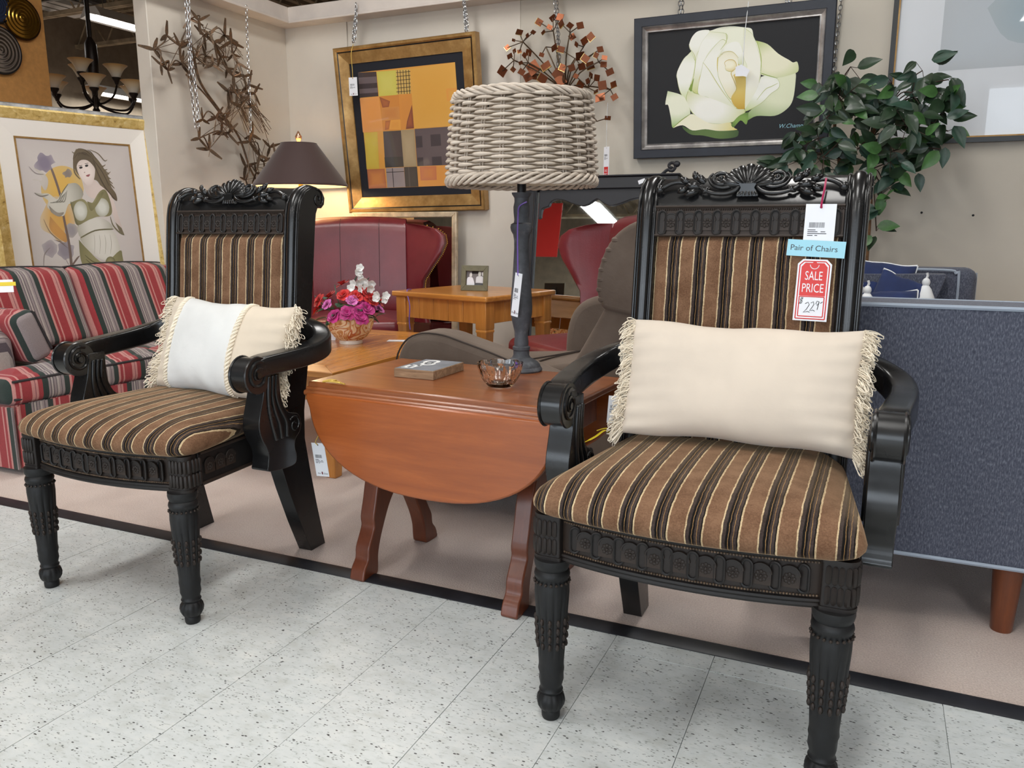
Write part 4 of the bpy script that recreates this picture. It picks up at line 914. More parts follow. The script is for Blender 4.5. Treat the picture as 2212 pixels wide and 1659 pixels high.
def picture(name, layers, w, h, mp, parent, mat, y=-0.001, dy=0.00012, smooth=True, kind='stuff'):
    """layers: (outline px, edge colour, centre colour[, centre px]) painted back to front on a w x h sheet facing -y"""
    from mathutils.geometry import tessellate_polygon
    v = []; f = []; cols = []
    for k, L in enumerate(layers):
        yy = y - dy * k; b = len(v)
        if L[0] == 's':                       # brush stroke: ('s', points, width px, colour)
            P = spline([(p[0], p[1], 0) for p in L[1]], 5); n = len(P)
            for i, p in enumerate(P):
                t = (P[min(i + 1, n - 1)] - P[max(i - 1, 0)]).normalized(); hw = L[2] / 2 * (0.35 + 0.65 * math.sin(math.pi * (i + 0.5) / n))
                for s in (-1, 1):
                    q = mp((p.x - t.y * hw * s, p.y + t.x * hw * s)); v.append(((q[0] - 0.5) * w, yy, (q[1] - 0.5) * h)); cols.append(lin(L[3]))
            f += [(b + 2 * i, b + 2 * i + 1, b + 2 * i + 3, b + 2 * i + 2) for i in range(n - 1)]; continue
        P, ce, cc = L[0], L[1], L[2]
        if smooth and len(P) > 4: P = [(p.x, p.y) for p in spline([(a, b_, 0) for a, b_ in list(P) + [P[0]]], 4)][:-1]
        P = [mp(p) for p in P]; c = mp(L[3]) if len(L) > 3 else (sum(p[0] for p in P) / len(P), sum(p[1] for p in P) / len(P))
        if smooth and len(L[0]) > 4:
            from mathutils.geometry import delaunay_2d_cdt
            try:
                xs = [p[0] for p in P]; ys = [p[1] for p in P]; st = max(max(xs) - min(xs), max(ys) - min(ys)) / 16; n0 = len(P)
                def inside(x, y):
                    r = False
                    for i in range(n0):
                        x1, y1 = P[i]; x2, y2 = P[i - 1]
                        if (y1 > y) != (y2 > y) and x < (x2 - x1) * (y - y1) / (y2 - y1) + x1: r = not r
                    return r
                pts = [Vector(p) for p in P] + [Vector((min(xs) + st * i, min(ys) + st * j)) for i in range(1, 17) for j in range(1, 17) if inside(min(xs) + st * i, min(ys) + st * j)]
                res = delaunay_2d_cdt(pts, [], [list(range(n0))], 1, 1e-6)
                dm = max(math.hypot(q[0] - c[0], q[1] - c[1]) for q in P) or 1
                if not res[2]: raise ValueError
                for q in res[0]:
                    t = 1 - min(1, math.hypot(q[0] - c[0], q[1] - c[1]) / dm); t = min(1, t * 1.6) ** 0.9
                    v.append(((q[0] - 0.5) * w, yy, (q[1] - 0.5) * h)); cols.append(tuple(lerp(x, d, t) for x, d in zip(lin(ce), lin(cc))))
                f += [tuple(b + i for i in fc) for fc in res[2]]; continue
            except Exception: v[b:] = []; cols[b:] = []
        n = len(P); cr = [(P[i][0] - c[0]) * (P[(i + 1) % n][1] - c[1]) - (P[i][1] - c[1]) * (P[(i + 1) % n][0] - c[0]) for i in range(n)]
        if min(cr) < -1e-7 and max(cr) > 1e-7:      # not star-shaped: plain fill
            for p in P: v.append(((p[0] - 0.5) * w, yy, (p[1] - 0.5) * h)); cols.append(tuple(lerp(a, d, 0.4) for a, d in zip(lin(ce), lin(cc))))
            f += [tuple(b + i for i in t) for t in tessellate_polygon([[Vector((p[0], p[1], 0)) for p in P]])]; continue
        for q, t in ((1.0, 0), (0.82, 0.4), (0.45, 0.85)):
            for p in P: v.append(((lerp(c[0], p[0], q) - 0.5) * w, yy, (lerp(c[1], p[1], q) - 0.5) * h)); cols.append(tuple(lerp(a, d, t) for a, d in zip(lin(ce), lin(cc))))
        v.append(((c[0] - 0.5) * w, yy, (c[1] - 0.5) * h)); cols.append(lin(cc))
        for r in range(2):
            for i in range(n): f.append((b + r * n + i, b + r * n + (i + 1) % n, b + (r + 1) * n + (i + 1) % n, b + (r + 1) * n + i))
        for i in range(n): f.append((b + 2 * n + i, b + 2 * n + (i + 1) % n, b + 3 * n))
    me = bpy.data.meshes.new(name); me.from_pydata(v, [], f); a = me.color_attributes.new('Col', 'FLOAT_COLOR', 'POINT')
    for i, c in enumerate(cols): a.data[i].color = c
    me.materials.append(mat); o = bpy.data.objects.new(name, me); COL.objects.link(o); o.parent = parent
    return o
def rect(x0, y0, x1, y1): return [(x0, y0), (x1, y0), (x1, y1), (x0, y1)]
ident = lambda p: (p[0] / 100, 1 - p[1] / 100)
ph = picture('photograph', [(rect(0, 0, 100, 100), (96, 90, 92), (128, 122, 124)), ([(4, 100), (6, 52), (16, 42), (30, 42), (40, 55), (46, 100)], (226, 228, 236), (240, 240, 248)), ([(18, 38), (20, 18), (27, 12), (33, 20), (32, 38), (26, 44)], (214, 212, 212), (236, 234, 232)),
    ([(55, 90), (56, 48), (66, 36), (88, 36), (98, 50), (99, 90)], (206, 206, 212), (226, 226, 230)), ([(68, 32), (68, 12), (76, 5), (83, 12), (82, 30), (75, 38)], (206, 210, 204), (226, 228, 222)), ([(90, 34), (88, 12), (96, 8), (100, 20), (98, 34)], (206, 206, 206), (230, 230, 230)), ([(50, 92), (56, 82), (98, 84), (98, 94), (60, 96)], (60, 60, 64), (84, 84, 88))], 0.102, 0.078, ident, PF, PAINT)
ph.location = (0, 0.005, fh / 2)
# ---------------------------------------------------------------- flowers
FB = thing('flower_bowl', 'painted porcelain bowl of red, pink and white artificial flowers on the coffee table', 'flower arrangement', (-2.185, 3.06, 0.42), R(15))
POR = Mat('imari_porcelain', (232, 214, 188), 0.12, coat=0.4); _v = POR.coord()
_n = POR.noise(_v, 17, 2, 0.4, 1.2); _c = POR.ramp(_n, [(0.36, (234, 220, 198)), (0.4, (190, 128, 70)), (0.46, (236, 214, 178)), (0.52, (238, 224, 200)), (0.56, (176, 88, 58)), (0.62, (200, 150, 96)), (0.66, (232, 216, 190)), (0.74, (140, 128, 130))])
POR.color(_c); POR = POR.m; CHINA = simple('white_china', (236, 232, 224), 0.12, coat=0.4)
obj('bowl', G().lathe([(0.0, 0.016), (0.052, 0.016), (0.075, 0.032), (0.094, 0.058), (0.106, 0.09), (0.112, 0.118), (0.108, 0.118), (0.1, 0.085), (0.07, 0.04), (0.0, 0.03)], 40), POR, FB, ang=30)
obj('foot_ring', G().lathe([(0.0, 0), (0.052, 0), (0.054, 0.006), (0.052, 0.018), (0.0, 0.018)], 32), CHINA, FB)
PET = {n: simple(n, c, 0.55, var=0.25, nscale=60, sheen=0.2) for n, c in (('red_silk', (204, 34, 32)), ('magenta_silk', (188, 44, 128)), ('pink_silk', (210, 110, 180)), ('white_silk', (240, 238, 232)))}
LEAFM = simple('silk_leaf', (40, 74, 46), 0.5, var=0.35, nscale=25); LEAFG = simple('grey_leaf', (74, 108, 92), 0.5, var=0.25, nscale=25)
def blossom(n, r, seed):
    rnd = random.Random(seed); g = G()
    for ring, (m, tilt, k) in enumerate(((6, 70, 1.0), (5, 42, 0.8), (4, 18, 0.55))):
        for i in range(m):
            a = 2 * math.pi * (i + 0.5 * ring) / m + rnd.uniform(-0.2, 0.2); t = R(tilt + rnd.uniform(-10, 10)); L = r * k * rnd.uniform(0.85, 1.15); w = L * 0.55
            d = Vector((math.cos(a) * math.sin(t), math.sin(a) * math.sin(t), math.cos(t))); s = Vector((-math.sin(a), math.cos(a), 0)); u = d.cross(s)
            def fn(i_, j_): q = i_ * 2 - 1; ww = w * math.sin(math.pi * (0.12 + 0.72 * j_)) ; return d * (L * j_) + s * (q * ww) + u * (-0.25 * L * j_ * j_ + 0.18 * w * q * q + 0.06 * L * math.sin(9 * q + seed) * j_)
            g.grid(fn, 4, 4)
    return mesh_of('blossom', g, n, 70)
BL = {k: [blossom(PET[k], r, s) for s in (1, 2)] for k, r in (('red_silk', 0.034), ('magenta_silk', 0.036), ('pink_silk', 0.028))}
def rot_to(d, roll=0): return Vector(d).to_track_quat('Z', 'Y').to_euler()
def lk2(me, name, parent, loc, d): o = bpy.data.objects.new(name, me); COL.objects.link(o); o.parent = parent; o.location = loc; o.rotation_euler = rot_to(d); return o
rnd = random.Random(11)
for k, x, y, z in (('red_silk', -0.12, -0.06, 0.20), ('red_silk', -0.135, -0.02, 0.165), ('red_silk', -0.09, 0.0, 0.215), ('red_silk', -0.005, -0.06, 0.225), ('red_silk', 0.05, -0.05, 0.222), ('red_silk', 0.10, -0.03, 0.235), ('red_silk', 0.115, -0.04, 0.205), ('red_silk', 0.02, 0.06, 0.245), ('red_silk', -0.04, 0.03, 0.268), ('red_silk', 0.12, 0.05, 0.19),
                   ('magenta_silk', -0.035, -0.105, 0.135), ('magenta_silk', 0.075, -0.09, 0.155), ('magenta_silk', 0.105, -0.07, 0.17), ('magenta_silk', 0.09, -0.10, 0.13), ('magenta_silk', 0.03, -0.11, 0.15), ('magenta_silk', 0.06, -0.05, 0.20), ('pink_silk', -0.075, -0.08, 0.185), ('pink_silk', 0.04, -0.08, 0.205), ('magenta_silk', -0.13, 0.07, 0.17), ('pink_silk', 0.13, 0.02, 0.16), ('red_silk', -0.16, 0.02, 0.15)):
    lk2(BL[k][rnd.randrange(2)], 'blossom', FB, (x, y, z), (x, y - 0.04, 0.09))
def leaf_mesh(L, w, mat, fold=0.25, name='leaf', curl=0.3):
    g = G()
    def fn(i, j): q = 2 * i - 1; ww = w * (math.sin(math.pi * min(1, j ** 0.8)) ** 0.9) * (1 - 0.25 * j); return (q * ww, j * L, fold * abs(q) * ww - curl * L * j * j * 0.5)
    g.grid(fn, 4, 7); return mesh_of(name, g, mat, 60)
LF = [leaf_mesh(0.06, 0.017, LEAFM), leaf_mesh(0.055, 0.02, LEAFG)]
for k in range(46):
    a = rnd.uniform(0, 2 * math.pi); r = rnd.uniform(0.06, 0.13); o = bpy.data.objects.new('leaf', LF[k % 2 if k % 3 else 0]); COL.objects.link(o); o.parent = FB
    o.location = (r * 0.9 * math.cos(a), r * 0.9 * math.sin(a), rnd.uniform(0.112, 0.19)); o.rotation_euler = (R(rnd.uniform(-25, 40)), R(rnd.uniform(-20, 20)), a - math.pi / 2 + rnd.uniform(-0.5, 0.5))
g = G(); sprig = []
for tgt in ((0.06, 0.0, 0.34), (0.03, 0.02, 0.30), (0.12, -0.02, 0.27), (0.19, -0.04, 0.225), (-0.06, -0.02, 0.27), (-0.15, -0.04, 0.22), (0.09, 0.02, 0.30)):
    p = spline([(0, 0, 0.10), (tgt[0] * 0.4 - 0.02, tgt[1], tgt[2] * 0.7), tgt], 6); g.tube(p, 0.0022, 5); sprig.append(p)
obj('stem', g, LEAFG, FB, kind='stuff')
WB = mesh_of('white_blossom', (lambda g: [g.grid(lambda i, j, a=a: Vector((math.cos(a), math.sin(a), 0)) * (0.019 * j) + Vector((-math.sin(a), math.cos(a), 0)) * ((2 * i - 1) * 0.011 * math.sin(math.pi * (0.15 + 0.75 * j))) + Vector((0, 0, 0.008 * j * j)), 3, 3) for a in [2 * math.pi * k / 5 for k in range(5)]] and g)(G()), PET['white_silk'], 70)
for k, (x, y, z) in enumerate(((0.06, -0.01, 0.345), (0.055, -0.02, 0.325), (0.068, -0.02, 0.305), (0.085, -0.03, 0.29), (0.06, -0.03, 0.28), (0.03, -0.02, 0.275), (0.02, -0.03, 0.255), (0.095, -0.03, 0.262), (0.075, -0.04, 0.255), (0.12, -0.03, 0.278), (0.115, -0.04, 0.255), (0.15, -0.05, 0.228), (0.145, -0.05, 0.212), (0.19, -0.05, 0.225), (0.188, -0.05, 0.208), (0.075, -0.03, 0.238))):
    lk2(WB, 'white_blossom', FB, (x, y, z), (0.5 * math.sin(k * 2.1) + 0.2, -0.9, 0.4 * math.cos(k)))
wp = obj('paper_slip', G().box(-0.045, 0.045, -0.025, 0.025, 0, 0.0008), PAPER, loc=at(858, 736, Z=0.4205), rot=(0, 0, R(20))); tag(wp, 'white paper slip lying on the coffee table behind the recliner arm', 'paper')
wp = obj('paper_slip', G().box(-0.03, 0.03, -0.0005, 0.0005, 0, 0.05), PAPER, loc=at(712, 735, Z=0.4205), rot=(R(-25), 0, R(10))); tag(wp, 'white card leaning on the left of the painted flower bowl', 'paper')
# ---------------------------------------------------------------- striped sofa
def sofa_fabric(axis):
    M = Mat('striped_twill_' + axis, (160, 80, 80), 0.9, sheen=0.2, spec=0.1); v = M.coord(); x = M.sep(v)['XYZ'.index(axis)]
    f = M.math('FRACT', M.math('DIVIDE', M.math('ADD', x, 24.06), 0.235))
    Rd, Pk, Gn, Gy, Dk = (158, 62, 66), (198, 140, 134), (52, 62, 58), (150, 138, 138), (92, 82, 88)
    c = M.ramp(f, [(0, Rd), (0.10, Pk), (0.16, (150, 92, 96)), (0.175, Pk), (0.215, Rd), (0.30, Gn), (0.405, Gy), (0.44, Dk), (0.455, (176, 166, 160)), (0.49, Dk), (0.505, Gy), (0.55, Dk), (0.56, (176, 166, 160)), (0.60, Gy), (0.64, Dk), (0.65, Gy), (0.70, Gn), (0.80, Pk), (0.84, Rd), (0.90, Pk), (0.93, Rd)], 'CONSTANT')
    n = M.noise(M.coord('Object', (300, 300, 300)), 1, 2); M.color(M.mix(0.25, c, M.mix(1.0, c, M.ramp(n, [(0.3, (120, 120, 120)), (0.7, (255, 255, 255))]), 'MULTIPLY'))).bump(n, 0.2, 0.002); return M.m
STX = sofa_fabric('X'); STY = sofa_fabric('Y'); PIPD = simple('dark_sofa_piping', (44, 40, 42), 0.8)
SF = thing('striped_sofa', 'sofa in red, grey and green striped fabric along the left wall', 'sofa', (-3.36, 2.725, 0), R(90))
def back_cushion(hw):
    def P(u, w, s):
        e = edge((1 - abs(u)) / 0.22, 2.4) * edge((1 - abs(w)) / 0.3, 2.4); x = hw * u * (1 - 0.01 * (1 - w * w)); z = 0.575 + 0.178 * w + 0.012 * (1 - u * u) * max(0, w)
        return Vector((x, 0.16 + 0.13 * (z - 0.4) / 0.35 + s * (0.02 + 0.075 * e), z))
    g = G()
    for s in (-1, 1): g.grid(lambda i, j, s=s: P(2 * i - 1, 2 * j - 1, s), 26, 22)
    for w0 in ('u', 'w'):
        for q in (-1, 1):
            g.rings([[P(q, 2 * k / 26 - 1, s) if w0 == 'u' else P(2 * k / 26 - 1, q, s) for k in range(27)] for s in (-1, 1)], closed=False, cap=False)
    pp = G(); rim = [P(2 * k / 20 - 1, 1, -1) for k in range(21)] + [P(1, 1 - 2 * k / 16, -1) for k in range(1, 17)]; lim = [P(-1, 1 - 2 * k / 16, -1) for k in range(17)]
    pp.tube(rim, 0.006, 6); pp.tube(lim, 0.006, 6); return g, pp
for k in (-0.5, 0.5):
    g, pp = back_cushion(0.295); b = obj('back_cushion', g, STX, SF, loc=(k * 0.592, 0, 0), ang=60); obj('piping', pp, PIPD, b)
    c = obj('seat_cushion', box_cushion(0.295, -0.24, 0.16, 0.265, 0.405, 0.05, 0.025), STX, SF, loc=(k * 0.592, 0, 0), ang=60)
    c = obj('seat_cushion_front', box_cushion(0.387, -0.40, -0.2, 0.265, 0.405, 0.05, 0.02), STX, SF, loc=(k * 0.776, 0, 0), ang=60)
    obj('piping', G().tube([(-0.37, -0.393, 0.366), (0.37, -0.393, 0.366)], 0.0055, 6).tube([(-0.37, -0.393, 0.296), (0.37, -0.393, 0.296)], 0.0055, 6), PIPD, c)
obj('frame', G().box(-0.76, 0.76, -0.37, 0.37, 0.13, 0.27).box(-0.76, 0.80, 0.26, 0.38, 0.1, 0.735), STX, SF, bevel=0.025, seg=3)
for s in (-1, 1):
    a = [(-0.20, 0.12), (-0.215, 0.40), (-0.205, 0.50), (-0.16, 0.545), (-0.05, 0.55), (0.2, 0.57), (0.36, 0.58), (0.38, 0.12)]
    obj('arm', G().prism(a, s * 0.60, s * 0.775, 'x'), STY, SF, bevel=0.04, seg=4)
g = G(); n = 120
def sk(k, z): x = lerp(-0.775, 0.775, k / n); f = abs(((k / n * 4) % 1) - 0.5) * 2; pl = 0.018 * (1 if f > 0.93 else 0); return (x, -0.40 - pl - 0.006 * math.sin(k * 1.3) * (0.27 - z) * 3, z)
g.rings([[sk(k, z) for k in range(n + 1)] for z in (0.275, 0.2, 0.1, 0.025)], closed=False, cap=False)
g.rings([[(lerp(-0.775, 0.775, k / n), -0.385, z) for k in range(n + 1)] for z in (0.025, 0.275)], closed=False, cap=False)
obj('skirt', g, STX, SF, ang=50)
for s in (-1, 1): obj('side_skirt', G().box(s * 0.775 - 0.004, s * 0.775 + 0.004, -0.40, 0.37, 0.025, 0.27), STY, SF)
for x in (-0.68, 0.68):
    for y in (-0.32, 0.32): obj('leg', G().lathe([(0.02, 0), (0.028, 0.14)], 10), DKW, SF, loc=(x, y, 0))
ap_ = thing('arm_cushion', 'faded striped box cushion propped against the near arm of the striped sofa', 'cushion', (-3.27, 2.21, 0.408), R(90))
ap_.rotation_euler = (R(0), R(-20), R(90))
c = obj('cover', box_cushion(0.055, -0.17, 0.17, 0.0, 0.225, 0.04, 0.01), STY, ap_, ang=60)
obj('piping', G().tube([(0.04, -0.16, 0.2), (0.04, 0.16, 0.2)], 0.005, 6).tube([(0.045, -0.165, 0.03), (0.04, -0.165, 0.2)], 0.005, 6), PIPD, c)
t = thing('price_tag', 'white tag with yellow strip on the striped sofa back at the left edge', 'price tag', at(8, 618, X=-3.40) , 0)
t.rotation_euler = (R(-30), 0, R(55))
obj('card', G().box(-0.035, 0.035, -0.0005, 0.0005, -0.03, 0.03), PAPER, t); obj('yellow_strip', G().box(-0.045, 0.045, -0.0016, -0.0006, 0.0, 0.018), YEL, t)
# ---------------------------------------------------------------- blue-grey sofas
TWEED = Mat('blue_grey_tweed', (92, 96, 112), 0.95, sheen=0.2, spec=0.1)
_n1 = TWEED.noise(TWEED.coord('Object', (420, 420, 130)), 1, 2); _n2 = TWEED.noise(TWEED.coord('Object', (260, 260, 90)), 1, 3)
_c = TWEED.ramp(TWEED.math('ADD', TWEED.math('MULTIPLY', _n1, 0.5), TWEED.math('MULTIPLY', _n2, 0.5)), [(0.34, (62, 64, 77)), (0.5, (82, 85, 98)), (0.66, (112, 116, 128))])
TWEED.color(_c).bump(_n1, 0.3, 0.002); TWEED = TWEED.m; PIPL = simple('light_grey_piping', (158, 168, 182), 0.8); WALN = wood('walnut_leg', (92, 46, 24), (126, 68, 38), 'z', 1.0, 0.35, 0.3)
GS = thing('grey_sofa', 'blue-grey tweed sofa seen from behind on tapered wooden legs at right', 'sofa', (0.62, 2.05, 0))
obj('back', G().box(-0.86, 0.86, 0.0, 0.17, 0.172, 0.775), TWEED, GS, bevel=0.012, seg=3)
pg = G()
for z in (0.772, 0.176): pg.tube([(-0.86, 0.001, z), (0.86, 0.001, z)], 0.0055, 6)
pg.tube([(-0.856, 0.168, 0.772), (0.856, 0.168, 0.772)], 0.005, 6)
for s in (-1, 1): pg.tube([(s * 0.858, 0.001, 0.176), (s * 0.858, 0.001, 0.772)], 0.0055, 6)
obj('piping', pg, PIPL, GS)
for s in (-1, 1):
    obj('arm', G().box(s * 0.86 - (0.13 if s > 0 else 0), s * 0.86 + (0.13 if s < 0 else 0), 0.17, 0.86, 0.172, 0.60), TWEED, GS, bevel=0.015, seg=3)
    c = obj('back_cushion', box_cushion(0.355, 0.17, 0.31, 0.42, 0.80 if s > 0 else 0.765, 0.05, 0.02), TWEED, GS, loc=(s * 0.36, 0, 0), ang=60)
    obj('seat_cushion', box_cushion(0.355, 0.2, 0.86, 0.28, 0.44, 0.04, 0.02), TWEED, GS, loc=(s * 0.36, 0, 0), ang=60)
obj('seat_frame', G().box(-0.73, 0.73, 0.15, 0.84, 0.172, 0.29), TWEED, GS, bevel=0.01)
for x in (-0.70, -0.275, 0.70):
    for y in (0.055, 0.78):
        if abs(x) < 0.5 and y > 0.5: continue
        obj('leg', G().lathe([(0.0225, 0), (0.024, 0.004), (0.034, 0.18)], 18), WALN, GS, loc=(x, y, 0))
FSF = thing('grey_loveseat', 'blue-grey tweed loveseat by the back wall facing us with navy pillows', 'sofa', (-0.35, 4.16, 0))
obj('back', G().box(-0.24, 0.775, -0.02, 0.16, 0.17, 0.765), TWEED, FSF, bevel=0.045, seg=4)
obj('piping', G().tube(spline([(0.70, -0.022, 0.17), (0.70, -0.022, 0.70), (0.685, -0.022, 0.742), (0.64, -0.022, 0.757), (0.3, -0.022, 0.757), (-0.20, -0.022, 0.757)], 5), 0.006, 6).tube(spline([(0.774, 0.05, 0.17), (0.774, 0.05, 0.69), (0.765, 0.05, 0.735), (0.73, 0.05, 0.762)], 5), 0.006, 6), PIPL, FSF)
cg = G(); cg.prism([(0.16, 0.43), (0.60, 0.43), (0.585, 0.55), (0.645, 0.735), (0.64, 0.742), (0.16, 0.735)], -0.12, -0.02, 'y'); bc = obj('back_cushion', cg, TWEED, FSF, bevel=0.03, seg=4)
obj('piping', G().tube([(0.16, -0.108, 0.730), (0.625, -0.108, 0.734), (0.632, -0.108, 0.728), (0.575, -0.108, 0.56), (0.585, -0.108, 0.45)], 0.0055, 6), PIPL, bc)
obj('back_cushion', G().box(-0.2, 0.15, -0.12, -0.02, 0.43, 0.735), TWEED, FSF, bevel=0.03, seg=4)
obj('seat_cushion', box_cushion(0.50, -0.60, -0.02, 0.29, 0.44, 0.04, 0.02), TWEED, FSF, ang=60, loc=(0.265, 0, 0))
obj('seat_frame', G().box(-0.24, 0.775, -0.60, 0.1, 0.16, 0.29), TWEED, FSF, bevel=0.012)
for x in (-0.16, 0.7):
    for y in (-0.52, 0.08): obj('leg', G().lathe([(0.018, 0), (0.03, 0.165)], 14), WALN, FSF, loc=(x, y, 0))
NAVY = simple('navy_canvas', (30, 46, 92), 0.85, var=0.15, nscale=9, bump=0.15, bscale=40, sheen=0.15); TASS = simple('white_cotton_yarn', (236, 238, 240), 0.9)
def tassel_mesh():
    g = G(); g.ball((0, 0, 0), (0.017, 0.017, 0.02), 12, 8); g.tube([(0, 0, 0.015), (0.004, 0, 0.03), (0, 0, 0.042)], 0.006, 6)
    g.lathe([(0.012, -0.012), (0.024, -0.03), (0.038, -0.065), (0.05, -0.105), (0.046, -0.112), (0, -0.105)], 40, mod=lambda th, z, r: r * (1 + 0.07 * math.sin(20 * th))); return mesh_of('tassel', g, TASS, 60)
TSM = tassel_mesh()
def navy_pillow(label, p, rot, a, b, t_, tas):
    t = thing('tassel_pillow', label, 'pillow', p); t.rotation_euler = rot
    obj('cover', pillow_mesh(a, b, t_, 24), NAVY, t, ang=70)
    obj('edging', G().tube([pillow_pt(a, b, t_, k / 16, 1, 1) for k in range(-16, 17)], 0.006, 6).tube([pillow_pt(a, b, t_, 1, k / 12, 1) for k in range(-12, 13)], 0.005, 6), TASS, t)
    R_ = Euler(rot).to_matrix().inverted()
    for x, z, y in tas:
        o = bpy.data.objects.new('tassel', TSM); COL.objects.link(o); o.parent = t; o.location = (x, y, z); o.rotation_euler = R_.to_euler()
q = at(1898, 598, Y=4.10); navy_pillow('navy pillow with white edging standing behind the other tasselled pillows', (q.x - 0.03, 4.10, 0.655), (R(-15), R(8), 0), 0.17, 0.145, 0.07, [(-0.04, -0.02, -0.085), (0.05, -0.01, -0.085), (0.11, 0.005, -0.08)])
q = at(1948, 608, Y=3.98); navy_pillow('navy pillow with tassels leaning right of the upright navy pillow', (q.x - 0.03, 3.99, 0.60), (R(-25), R(20), 0), 0.10, 0.15, 0.05, [(0.085, 0.145, -0.03), (0.09, -0.05, -0.05)])
q = at(1905, 628, Y=3.88); navy_pillow('navy pillow with long white tassels lowest and in front of the group', (q.x - 0.02, 3.86, 0.565), (R(-35), R(-4), 0), 0.17, 0.12, 0.06, [(-0.03, 0.09, -0.07), (0.15, -0.02, -0.04)])
# ---------------------------------------------------------------- mirrors
BLKF = simple('black_painted_frame', (30, 31, 37), 0.5, var=0.1)
BM = thing('framed_mirror', 'large black framed standing mirror with scalloped top rail behind the wing chair', 'mirror', (-1.51, 4.40, 0)); BM.rotation_euler = (R(-8.0), 0, 0)
for x in (-0.432, 0.392):
    obj('post', G().box(x - 0.0, x + 0.075, -0.02, 0.03, 0, 1.175), BLKF, BM, bevel=0.004)
    obj('bead', G().tube([(x + 0.062, -0.022, 0.05), (x + 0.062, -0.022, 1.16)], 0.006, 6) if x < 0 else G().tube([(x + 0.013, -0.022, 0.05), (x + 0.013, -0.022, 1.16)], 0.006, 6), BLKF, BM)
sc = [(-0.36, 1.2), (-0.36, 1.0), (-0.345, 1.01), (-0.338, 1.06), (-0.30, 1.075), (-0.285, 1.10), (-0.25, 1.115), (-0.20, 1.108), (-0.15, 1.09), (-0.09, 1.075), (-0.05, 1.085), (-0.02, 1.105), (0.0, 1.115)]
scp = [(p.x, p.y) for p in spline([(a, b, 0) for a, b in sc[2:]], 4)]; scp = sc[:2] + scp + [(-a, b) for a, b in reversed(scp[:-1])] + [(0.36, 1.0), (0.36, 1.2)]
obj('scalloped_rail', G().prism([(x + 0.0, z) for x, z in scp], -0.018, 0.012, 'y'), BLKF, BM, bevel=0.003, loc=(0.017, 0, 0))
obj('top_rail', G().box(-0.45, 0.485, -0.035, 0.04, 1.17, 1.235).box(-0.46, 0.495, -0.045, 0.045, 1.235, 1.245), BLKF, BM, bevel=0.004)
obj('bottom_rail', G().box(-0.36, 0.40, -0.018, 0.02, 0.2, 0.29), BLKF, BM, bevel=0.004)
obj('glass', G().box(-0.36, 0.395, 0.0, 0.008, 0.28, 1.16), MIRROR, BM, ang=None)
obj('backboard', G().box(-0.37, 0.405, 0.012, 0.028, 0.22, 1.17), DKW, BM)
for x in (-0.405, 0.435):
    g = G(); s = -1 if x < 0 else 1
    g.tube([(x + s * (r * math.cos(a)), -0.01, 1.29 + r * math.sin(a)) for a, r in [(R(-90 + 30 * k), 0.028 - 0.0016 * k) for k in range(15)]], 0.009, 7); g.tube(spline([(x - s * 0.05, -0.01, 1.245), (x - s * 0.02, -0.01, 1.27), (x, -0.01, 1.262)], 5), 0.009, 7); g.ball((x + s * 0.03, -0.01, 1.30), (0.02, 0.015, 0.018), 8, 6)
    obj('finial_scroll', g, BLKF, BM)
stk = obj('price_sticker', G().box(-0.02, 0.02, -0.0008, 0, -0.011, 0.011), PAPER, BM, loc=(0.28, -0.036, 1.205), rot=(0, R(-20), 0)); 
CHAMP = simple('champagne_leaf', (206, 188, 160), 0.4, 0.4, var=0.15, nscale=20)
GM = thing('framed_mirror', 'tall mirror in a slim champagne frame leaning behind the left wing chair', 'mirror', (-2.855, 4.60, 0)); GM.rotation_euler = (R(-2.0), 0, 0)
g_h, g_w, fb_ = 1.043, 0.40, 0.035
for P in ([(-g_w, 0), (g_w, 0), (g_w - fb_, fb_), (-g_w + fb_, fb_)], [(g_w, 0), (g_w, g_h), (g_w - fb_, g_h - fb_), (g_w - fb_, fb_)], [(g_w, g_h), (-g_w, g_h), (-g_w + fb_, g_h - fb_), (g_w - fb_, g_h - fb_)], [(-g_w, g_h), (-g_w, 0), (-g_w + fb_, fb_), (-g_w + fb_, g_h - fb_)]):
    obj('frame_rail', G().prism(P, -0.015, 0.015, 'y'), CHAMP, GM, bevel=0.005)
obj('glass', G().box(-g_w + 0.03, g_w - 0.03, 0.0, 0.006, 0.03, g_h - 0.03), MIRROR, GM, ang=None)
obj('backboard', G().box(-g_w + 0.01, g_w - 0.01, 0.008, 0.018, 0.01, g_h - 0.01), DKW, GM)
# ---------------------------------------------------------------- brown lamp in the corner
lx, ly = -3.46, 4.36
tb = thing('side_table', 'small round dark side table hidden in the corner under the brown shaded lamp', 'table', (lx, ly, 0))
obj('tabletop', G().lathe([(0, 0.60), (0.14, 0.60), (0.145, 0.61), (0.14, 0.625), (0, 0.625)], 32), DKW, tb); obj('pedestal', G().lathe([(0, 0), (0.11, 0), (0.11, 0.02), (0.03, 0.05), (0.025, 0.3), (0.035, 0.6), (0, 0.6)], 20), DKW, tb)
BLm = thing('table_lamp', 'lit table lamp with dark brown coolie shade in the room corner', 'table lamp', (lx, ly, 0.625))
obj('base', G().lathe([(0, 0), (0.09, 0), (0.09, 0.02), (0.05, 0.04), (0.03, 0.1), (0.07, 0.2), (0.075, 0.28), (0.03, 0.4), (0.015, 0.46), (0.015, 0.62), (0, 0.62)], 28), BRASS, BLm)
SHB = Mat('brown_shade', (66, 46, 44), 0.7, sheen=0.3); SHB.bump(SHB.noise(SHB.coord('Object', (300, 300, 40)), 1, 2), 0.1, 0.001); SHB = SHB.m
